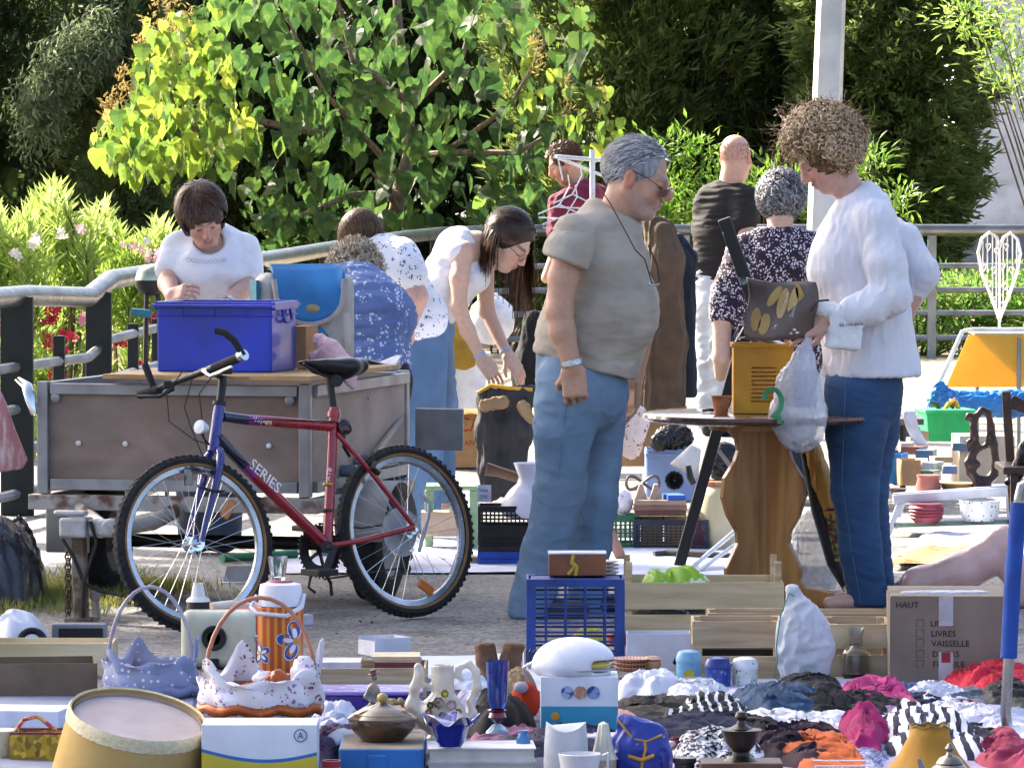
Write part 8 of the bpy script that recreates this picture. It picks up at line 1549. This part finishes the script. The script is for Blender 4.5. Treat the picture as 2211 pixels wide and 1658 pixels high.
b=B();b.box((0,Dm*.25,Hm+.003),(Wm,Dm*.5,.005),Matrix.Rotation(.03,3,'X'));b.build('flap',MK,mb);b=B();b.box((0,Dm*.77,Hm+.006),(Wm,Dm*.45,.005),Matrix.Rotation(.06,3,'X'));b.build('flap',MK,mb)
X=lambda x:(x-2048)*k;Zz=lambda y:(1486-y)*k;MIN=mat('#26221f',rough=.8)
text('HAUT',.0265,MIN,mb,(X(1933),-.0035,Zz(1311)),FACE);text('RA',.026,MIN,mb,(X(2126),-.0035,Zz(1478)),FACE)
for s_,y in(('LINGE',1351),('LIVRES',1373),('VAISSELLE',1394),('DIVERS',1417),('FRAGILE',1439)):
 text(s_,.0262,MIN,mb,(X(2008+(y-1351)*.06),-.0035,Zz(y)),FACE,sx=1.02);b=B();x0=X(1986);z0_=Zz(y+1);w_=.0225;b.tube([(x0-w_/2,-.003,z0_),(x0+w_/2,-.003,z0_),(x0+w_/2,-.003,z0_+w_),(x0-w_/2,-.003,z0_+w_)],.0007,n=4,closed=True);b.build('tick_box',MIN,mb)
for y0,y1 in((1286,1350),(1406,1482)):b=B();b.box((X(2042),-.0042,(Zz(y0)+Zz(y1))/2),(.045,.001,Zz(y0)-Zz(y1)));b.build('tape',mat('#b4b8be',rough=.25,coat=.3),mb)
b=B();b.box((X(2042),-.0052,Zz(1418)),(.028,.001,.032));b.build('red_sticker',mat('#9a1c34',rough=.5),mb)
heap('bubble_wrap','sheet of clear wrap lying on the moving box','wrap',mat('#c8d2e6',rough=.15,alpha=.8),[(2040,1280,100,5,17.25)],ground=False,fold=((.004,30,3),),thick=.3)
t=T('mannequin_leg','pale pink mannequin leg lying bent behind the moving box','mannequin leg',G(2070,1292));s=S(.008);Q=lambda x,y,d=20.2:P(x,y,d);s.chain([(Q(1935,1288,20.4),.040),(Q(1985,1262),.062),(Q(2070,1240),.075),(Q(2130,1205),.065),(Q(2165,1170),.052),(Q(2172,1162),.048)],k=.03);s.chain([(Q(2168,1175),.05),(Q(2190,1230),.05),(Q(2205,1290),.04)],k=.03);s.build('leg',mat('#d8b0a8','#cda49c',rough=.3,coat=.3,scale=4,var=.05),t)
wk=T('walking_frame','steel tube frame with blue foam grip at the right edge','walking frame',G(2230,1640));Jk=lambda x,y,d=15.55:P(x,y,d);b=B();b.tube([Jk(2200,1085),Jk(2186,1260),Jk(2178,1420)],.0235,n=14);b.build('foam_grip',mat('#1f4a9c','#193f88',rough=.8),wk,True,world=True);b=B();b.tube([Jk(2200,1080),Jk(2178,1425),Jk(2171,1540),Jk(2176,1575),Jk(2192,1598),Jk(2215,1610),Jk(2260,1612)],.0155,n=12);b.build('tube',mat('#a8acb0',rough=.25,metal=.8),wk,True,world=True);b=B();b.tube([Jk(2200,1080),Jk(2206,1050),Jk(2230,1040),Jk(2330,1040)],.0155,n=12);b.build('top_tube',mat('#a8acb0',rough=.25,metal=.8),wk,True,world=True)
# ------------------------------------------------------------------ heap of clothes

cl=lambda a,b_=None:mat(a,b_,rough=.9,scale=9,bump=.15,bscale=200,var=.1)
for i,(lab,m,bl)in enumerate((('olive grey garment beside the translucent plastic bag',cl('#4f4a44','#3a3632'),[(1400,1540,76,22),(1470,1535,50,22)]),('black garment with thin white stripes',stripes('#d8d8e0','#14141a',0,11,.22,wob=4.0),[(1490,1545,42,34),(1550,1535,50,32),(1590,1560,26,30)]),('white garment with lilac edge next to the striped black one',cl('#dfe2ee','#cdd0e4'),[(1600,1515,56,20),(1655,1530,40,18)]),('crumpled denim garment below the tins',cl('#34506e','#263c58'),[(1680,1490,42,20),(1720,1515,40,18),(1660,1550,60,18)]),('black knitted garment behind the big black one',cl('#1c1c22','#121218'),[(1740,1480,46,18),(1770,1500,40,20)]),('large black garment in the middle of the clothes heap',cl('#15151b','#0d0d12'),[(1790,1530,90,34),(1870,1535,50,36),(1730,1548,60,22)]),('bright pink garment lying across the heap',cl('#b83a78','#a02e66'),[(1850,1475,34,22),(1890,1500,36,22),(1925,1525,26,18)]),('blue denim garment beside the pink one',cl('#4a5e88','#3a4c72'),[(1960,1508,44,16)]),('white garment in front of the moving box',cl('#e4e4ee','#d0d0e0'),[(2010,1500,40,24),(2045,1515,26,18)]),('white satin garment in the front of the heap',mat('#dadce6','#c6c9d8',rough=.35,scale=6),[(1700,1575,60,24),(1770,1568,56,26)]),('dark plum velvet garment',cl('#2e1626','#1f0e1a'),[(1780,1595,44,30),(1690,1615,70,26),(1720,1640,60,20)]),('magenta garment standing up in folds',cl('#a01c62','#861450'),[(1850,1550,30,34),(1865,1600,42,46)]),('orange garment in front of the magenta one',cl('#c8683a','#b05428'),[(1720,1650,46,20),(1790,1625,50,20),(1840,1612,22,18)]),('white and navy zebra striped garment',stripes('#e6e6f0','#1a1c34',0,9,.5,wob=5.0),[(1970,1565,46,34),(2030,1545,44,30),(1960,1620,50,34),(2050,1590,40,34)]),('lilac garment between black and zebra stripes',cl('#b896c0','#a07eaa'),[(1918,1552,18,22)]),('white top with magenta marks',mat('#e4e2ee','#a81848',pat='blotch',scale=10,thr=.64,soft=.02,rough=.9),[(2065,1540,46,22),(2100,1560,36,22)]),('white garment at the right edge beside the steel tube',cl('#dcdcec','#cacade'),[(2140,1560,50,34),(2190,1575,40,34)]),('dark grey garment under the zebra stripes',cl('#3a3644','#2a2634'),[(2110,1590,36,26),(2100,1630,40,24)]),('dusky pink garment in the lower right corner',cl('#a83e5c','#923048'),[(2150,1620,46,34),(2200,1635,44,36)]),('coral red frilled garment at the right edge',mat('#e0384a','#b82236',rough=.9,scale=30,bump=.6,bscale=120),[(2180,1455,36,30),(2150,1475,30,22),(2100,1500,24,14)]),('black lace garment below the coral red one',mat('#1a1a1e','#4a4a50',pat='blotch',scale=30,thr=.6,rough=.7),[(2170,1510,44,26),(2210,1505,30,34)]),('black and white speckled knit garment',mat('#d0d2da','#1c1c24',pat='blotch',scale=75,thr=.5,soft=.05,rough=.95),[(1535,1605,38,36),(1560,1640,46,30),(1505,1630,26,24)]),('navy garment behind the speckled knit',cl('#1e2444','#141830'),[(1450,1570,40,28),(1600,1595,40,26)]),('black garment under the striped black one',cl('#121218','#0a0a0e'),[(1540,1580,60,22),(1640,1590,40,24)]),('dark red patch of cloth beside the gift bag',cl('#6a1828','#52101e'),[(1470,1625,26,22)]),('blue violet checked garment at the bottom edge',mat('#7a7ea8','#b0b2cc',pat='blotch',scale=50,rough=.9),[(1830,1650,50,18),(1890,1640,30,20)]),('dark violet cloth in front of the printed carton',cl('#2a2848','#1c1a36'),[(1180,1600,46,26),(1290,1612,40,24),(1140,1620,40,24)]),('mauve cloth under the ruby goblet',cl('#9a6a80','#7d5068'),[(1090,1600,50,16)]),('black and purple cloth between the white box and the tureen',cl('#241c34','#5a3a6a'),[(715,1580,36,34),(700,1640,30,26)]),('pale crumpled cloth beside the white box',cl('#cfd2e2','#b4b8d0'),[(702,1545,20,34),(735,1605,30,16)]))):
 garment(lab,m,bl,3+i)
# ------------------------------------------------------------------ small things along the bottom edge

t=T('gift_bag','royal blue drawstring gift bag with gold trim and cord','bag',G(1385,1700));k=K(14.5);MGB=mat('#2a3c9c','#1c2a7a',pat='floral',scale=24,thr=.28,c3='#8a90b8',rough=.4,var=.08);s=S(.0055);s.chain([((0,0,34*k),66*k),((0,0,90*k),60*k),((8*k,0,118*k),30*k)],k=.03,side=(0,1,0),flat=.7);s.chain([((4*k,0,118*k),26*k),((-8*k,0,150*k),44*k)],k=.03,side=(0,1,0),flat=.6);s.plane((0,0,148*k),(.3,0,1));s.build('bag',MGB,t,world=False,fold=[(.006,(30,30,14),3)])
b=B();b.tube([(-52*k,-.03,150*k),(-20*k,-.045,110*k),(10*k,-.05,105*k),(44*k,-.04,118*k)],.003,n=6);b.tube([(6*k,-.05,106*k),(8*k,-.06,90*k),(0,-.065,60*k),(-4*k,-.06,20*k)],.004,n=6);b.tube([(-30*k,-.062,74*k),(0,-.068,66*k),(26*k,-.064,76*k)],.005,n=6);b.build('gold_cord',mat('#d09a2a',rough=.4,metal=.3),t,True)
t=T('milk_jug','tall pale grey milk jug with scalloped lip','jug',G(1222,1706));k=K(14.5);b=B();b.lathe([(0,0),(44*k,0),(47*k,60*k),(45*k,110*k),(42*k,138*k)],n=40,wave=lambda i,a,r:(r,(10*k*math.cos(2*a))if i==4 else 0),sy=.8);b.build('body',mat('#bfc4cc','#aeb4be',rough=.25,scale=6),t,True,solid=.003)
t=T('white_mug','white porcelain mug at the bottom edge','mug',G(1252,1716));k=K(14.3);lpart(t,'cup',[(0,0),(34*k,0),(38*k,40*k),(47*k,90*k),(45*k,91*k),(36*k,40*k),(0,8*k)],mat('#e4e2e2','#d6d4d6',rough=.2));b=B();b.tube([(38*k,0,80*k),(60*k,0,92*k),(60*k,0,60*k),(36*k,0,45*k)],.004,n=6);b.build('handle',mat('#e4e2e2',rough=.2),t,True)
t=T('squeezer','cream fluted juicer cone on a pale jar','juicer',G(1303,1704));k=K(14.5);lpart(t,'jar',[(0,0),(28*k,0),(28*k,66*k),(0,66*k)],mat('#c8bc9a',rough=.4));b=B();b.lathe([(30*k,66*k),(22*k,80*k),(14*k,120*k),(10*k,142*k),(0,148*k)],n=40,wave=lambda i,a,r:(r*(1+.08*math.cos(10*a)),0));b.build('cone',mat('#e0dcc8',rough=.4),t,True)
t=T('coffee_grinder','antique wooden coffee grinder with dark metal hopper','coffee grinder',G(1600,1712));k=K(14.4);b=B();b.box((0,0,36*k),(176*k,.14,70*k));b.build('wooden_box',mat('#6a4a34','#543826',pat='wood',scale=12,rough=.5),t,bev=.004);MDM=mat('#4a4640','#2f2c28',rough=.35,metal=.6,scale=14);lpart(t,'hopper',[(0,70*k),(40*k,70*k),(20*k,82*k),(18*k,90*k),(34*k,110*k),(43*k,136*k),(46*k,138*k),(42*k,139*k),(0,132*k)],MDM);lpart(t,'crank_cap',[(0,132*k),(26*k,140*k),(10*k,150*k),(8*k,158*k),(14*k,166*k),(10*k,176*k),(0,178*k)],MDM);b=B();b.tube([(0,0,160*k),(.03,-.02,165*k),(.055,-.03,162*k)],.004,n=6);b.build('crank',MDM,t,True)
lat('dark_jar','small dark jar beside the coffee grinder','jar',[(0,0),(22,0),(22,60),(26,64),(26,74),(0,76)],1478,1708,mat('#2f2c30',rough=.3))
t=T('lampshade','small golden scalloped lampshade near the lower right','lampshade',G(1990,1700));k=K(14.5);b=B();b.lathe([(120*k,8*k),(96*k,34*k),(64*k,72*k),(44*k,110*k),(41*k,138*k)],(16*k,0,0),n=64,cap=False,wave=lambda i,a,r:(r*(1+.025*abs(math.sin(4*a))),(-6*k*abs(math.sin(4*a))if i==4 else 0)));b.build('shade',mat('#c8983a','#b5842c',rough=.7,transl=.3,scale=6),t,True,solid=.002);b=B();b.tube([((16+42*math.cos(a))*k,42*math.sin(a)*k,(138-6*abs(math.sin(4*a)))*k)for a in[i*math.pi/32 for i in range(64)]],.003,n=5,closed=True);b.build('braid',mat('#8a7a4a',rough=.9),t,True)
t=T('silver_teapot','tarnished silver teapot with finial lid at the bottom edge','teapot',G(2050,1722));k=K(14.2);MSV=mat('#9a948c','#5a544c',rough=.25,metal=.8,scale=20);lpart(t,'body',[(0,0),(30*k,0),(46*k,30*k),(44*k,62*k),(28*k,76*k),(0,78*k)],MSV);lpart(t,'lid',[(30*k,76*k),(22*k,88*k),(8*k,94*k),(6*k,100*k),(11*k,108*k),(4*k,118*k),(0,120*k)],MSV);b=B();b.tube([(-40*k,0,40*k),(-58*k,0,60*k),(-66*k,0,86*k)],[.012,.009,.006],n=8);b.build('spout',MSV,t,True)
t=T('wire_basket','shiny chrome wire basket at the bottom edge','basket',G(1820,1712));k=K(14.3)
for i in range(14):b=B();b.cyl(((-60+i*9.2)*k,-.06,0),((-64+i*9.8)*k,-.07,66*k),.0016,n=5);b.build('wire',M_CHROME,t)
for z in(10,28,46,66):b=B();b.tube([((-61-z*.05)*k,-.061-z*.00014,z*k),((61+z*.05)*k,-.061-z*.00014,z*k),((61+z*.05)*k,.06,z*k),((-61-z*.05)*k,.06,z*k)],.0018,n=5,closed=True);b.build('wire',M_CHROME,t)
b=B();b.grid(lambda u,v:(-.05+.10*u,.03*v,.03*math.sin(3*u)+.035*v),6,4);thing('torn_paper',b,mat('#e2e6f2',rough=.7),'torn white paper strips beside the white printed box','paper',P(745,1625,14.95),smooth=True,solid=.002,rz=.4)
kg=T('kettle_grill','kettle shaped grill with pale dome behind the left railing','grill',P(325,800,26.0)*np.array([1,1,0]));k=K(26.0);zk=P(325,605,26.0)[2]
lpart(kg,'lid',[(0,34*k),(16*k,31*k),(28*k,20*k),(33*k,0)],mat('#c8d0c0','#8a9a88',rough=.3),(0,0,zk));lpart(kg,'bowl',[(33*k,0),(30*k,-18*k),(16*k,-32*k),(0,-36*k)],M_BLACK,(0,0,zk))
for a in(0,2.1,4.2):b=B();b.cyl((math.cos(a)*16*k,math.sin(a)*16*k,zk-30*k),(math.cos(a)*36*k,math.sin(a)*36*k,0),.01,n=6);b.build('leg',M_BLACK,kg)
b=B();b.cyl((-40*k,-.05,zk-68*k),(4*k,-.05,zk-72*k),.02,n=10);b.build('teal_handle',mat('#2a7088',rough=.5),kg,True)
for i_,(lab,c1,c2,x,y,w,h_)in enumerate((('flat navy shirt between the tins and the olive garment','#232a4a','#171c34',1590,1560,50,14),('flat black leggings in front of the white satin','#15151a','#0c0c10',1650,1640,60,14),('flat white vest beside the magenta garment','#e2e3ee','#cfd1e2',1930,1590,40,12),('flat navy skirt right of the pink garment','#1e2444','#12162e',1990,1530,52,14),('flat grey scarf left of the coral garment','#7a7c88','#5c5e6a',2090,1525,46,12),('flat black top in front of the white right hand garment','#17171c','#0d0d12',2130,1600,50,14),('flat purple cloth beside the speckled knit','#5a2a6a','#431d52',1620,1610,34,14),('flat dark teal cloth left of the golden lampshade','#1f3f4c','#142c36',1900,1635,34,14),('small white sock heap beside the zebra stripes','#e8e8f0','#d4d5e2',1905,1575,24,12),('flat rose cloth behind the zebra stripes','#b85a7a','#9a4462',1945,1535,30,12))):
 garment(lab,mat(c1,c2,rough=.9,scale=9,bump=.15,bscale=200),[(x,y,w,h_)],81+i_,zmax=.10,amp=.9)
lat('striped_cup','red and white striped paper cup at the bottom edge','cup',[(0,0),(14,0),(20,66),(19,66),(13,3),(0,3)],716,1706,stripes('#b83a3a','#e4dcd8',2,9,.5,wob=.2),d=14.5)
t=T('plate_rack','small wire plate rack left of the white domed appliance','rack',G(1128,1452));k=K(17.7)
for i in range(6):b=B();b.tube([((-22+i*9)*k,-.02,0),((-22+i*9)*k,-.02,46*k),((-19+i*9)*k,.02,50*k),((-19+i*9)*k,.04,0)],.0018,n=5);b.build('wire',mat('#3a3c42',rough=.4,metal=.5),t,True)
garment('crumpled white plastic sheet behind the cream pitcher',mat('#d4daea','#bcc4da',rough=.3),[(985,1462,60,34)],61,'plastic_wrap','plastic sheet',None,.05,.16,1.0)
garment('pale lilac crumpled cloth between goblet and pitcher',mat('#b8b2c8','#9d96b2',rough=.9),[(1015,1515,34,34)],62,'lilac_cloth','cloth',None,.08,.14,.9)
garment('peach coloured cloth right of the printed carton',mat('#d8a890','#c4907a',rough=.9),[(1345,1560,34,24)],63,'peach_cloth','cloth',None,.06,.12,.6)
garment('crumpled brown paper behind the orange plush ball',mat('#9a8468','#7d684e',rough=.85),[(1122,1480,34,34)],64,'brown_paper','paper',None,.09,.12,1.2)
garment('violet black cloth in front of the purple tub',mat('#2a2440','#1a1630',rough=.9),[(760,1590,40,22)],65,'violet_cloth','cloth',None,.05,.12,.7)
for i,z in enumerate((0,.022)):b=B();b.box((0,0,.009),(.19,.10,.018));thing('serving_tray',b,mat('#d6d8ec','#c6c8de',rough=.4),['lower','upper'][i]+' lilac white tray in front of the printed carton','tray',(P(1300,1600,15.3)[0],15.3,.012+z),bev=.004,rz=.05*i)
lat('white_ball','small white porcelain ball beside the royal blue gift bag','ball',[(0,0),(10,2),(17,12),(17,22),(10,32),(0,34)],1446,1632,mat('#dfe0e8',rough=.25))
lat('blue_vase','small sky blue vase on the large pale books','vase',[(0,0),(12,0),(16,10),(12,24),(9,30),(12,36),(10,36),(0,30)],1130,1612,mat('#4a86c0',rough=.2),d=14.75)
lat('saucer','white saucer lying on the large pale books','saucer',[(0,0),(18,0),(32,6),(33,8),(18,3),(0,3)],1090,1621,mat('#e2e2ea',rough=.2),d=14.7)
for i,(x,y,c,lab)in enumerate(((1330,1352,'#b03a34','dark red jar lid seen through the cobalt crate'),(655,1310,'#d8d4e8','white paper packet behind the thermos flask'))):
 b=B();b.box((0,0,.02),(.06,.05,.04));thing('small_packet',b,mat(c,rough=.5),lab,'packet',G(x,y+40),bev=.006,rz=.4)
for i,(x,y,w,h,c)in enumerate(((700,1200,60,22,'#8aa0b0'),(640,1195,70,18,'#c8ccd8'),(590,1190,60,26,'#3a5a8a'),(1010,1215,40,16,'#c8b8a0'))):book('shoe_box',['pale blue grey','off white','dark blue','beige'][i]+' flat carton on the lilac sheet behind the bicycle',x,y,w,h,.14,mat(c,rough=.6),rz=random.uniform(-.4,.4),cat='carton',group='cartons behind the bicycle')
b=B();b.tube([G(480,1205,.02),G(560,1200,.02),G(640,1196,.022)],.018,n=10);c_=np.mean(b.v,axis=0);b.v=[tuple(np.array(p)-c_)for p in b.v];thing('green_pipe',b,mat('#3a8a5a','#2d7048',rough=.5),'green plastic pipe lying behind the bicycle front wheel','pipe',c_,smooth=True)
b=B();b.tube([G(600,1180,.03),G(690,1176,.03)],.026,n=12);c_=np.mean(b.v,axis=0);b.v=[tuple(np.array(p)-c_)for p in b.v];thing('grey_tube',b,mat('#a8acb4',rough=.5),'short grey tube lying behind the bicycle frame','tube',c_,smooth=True)
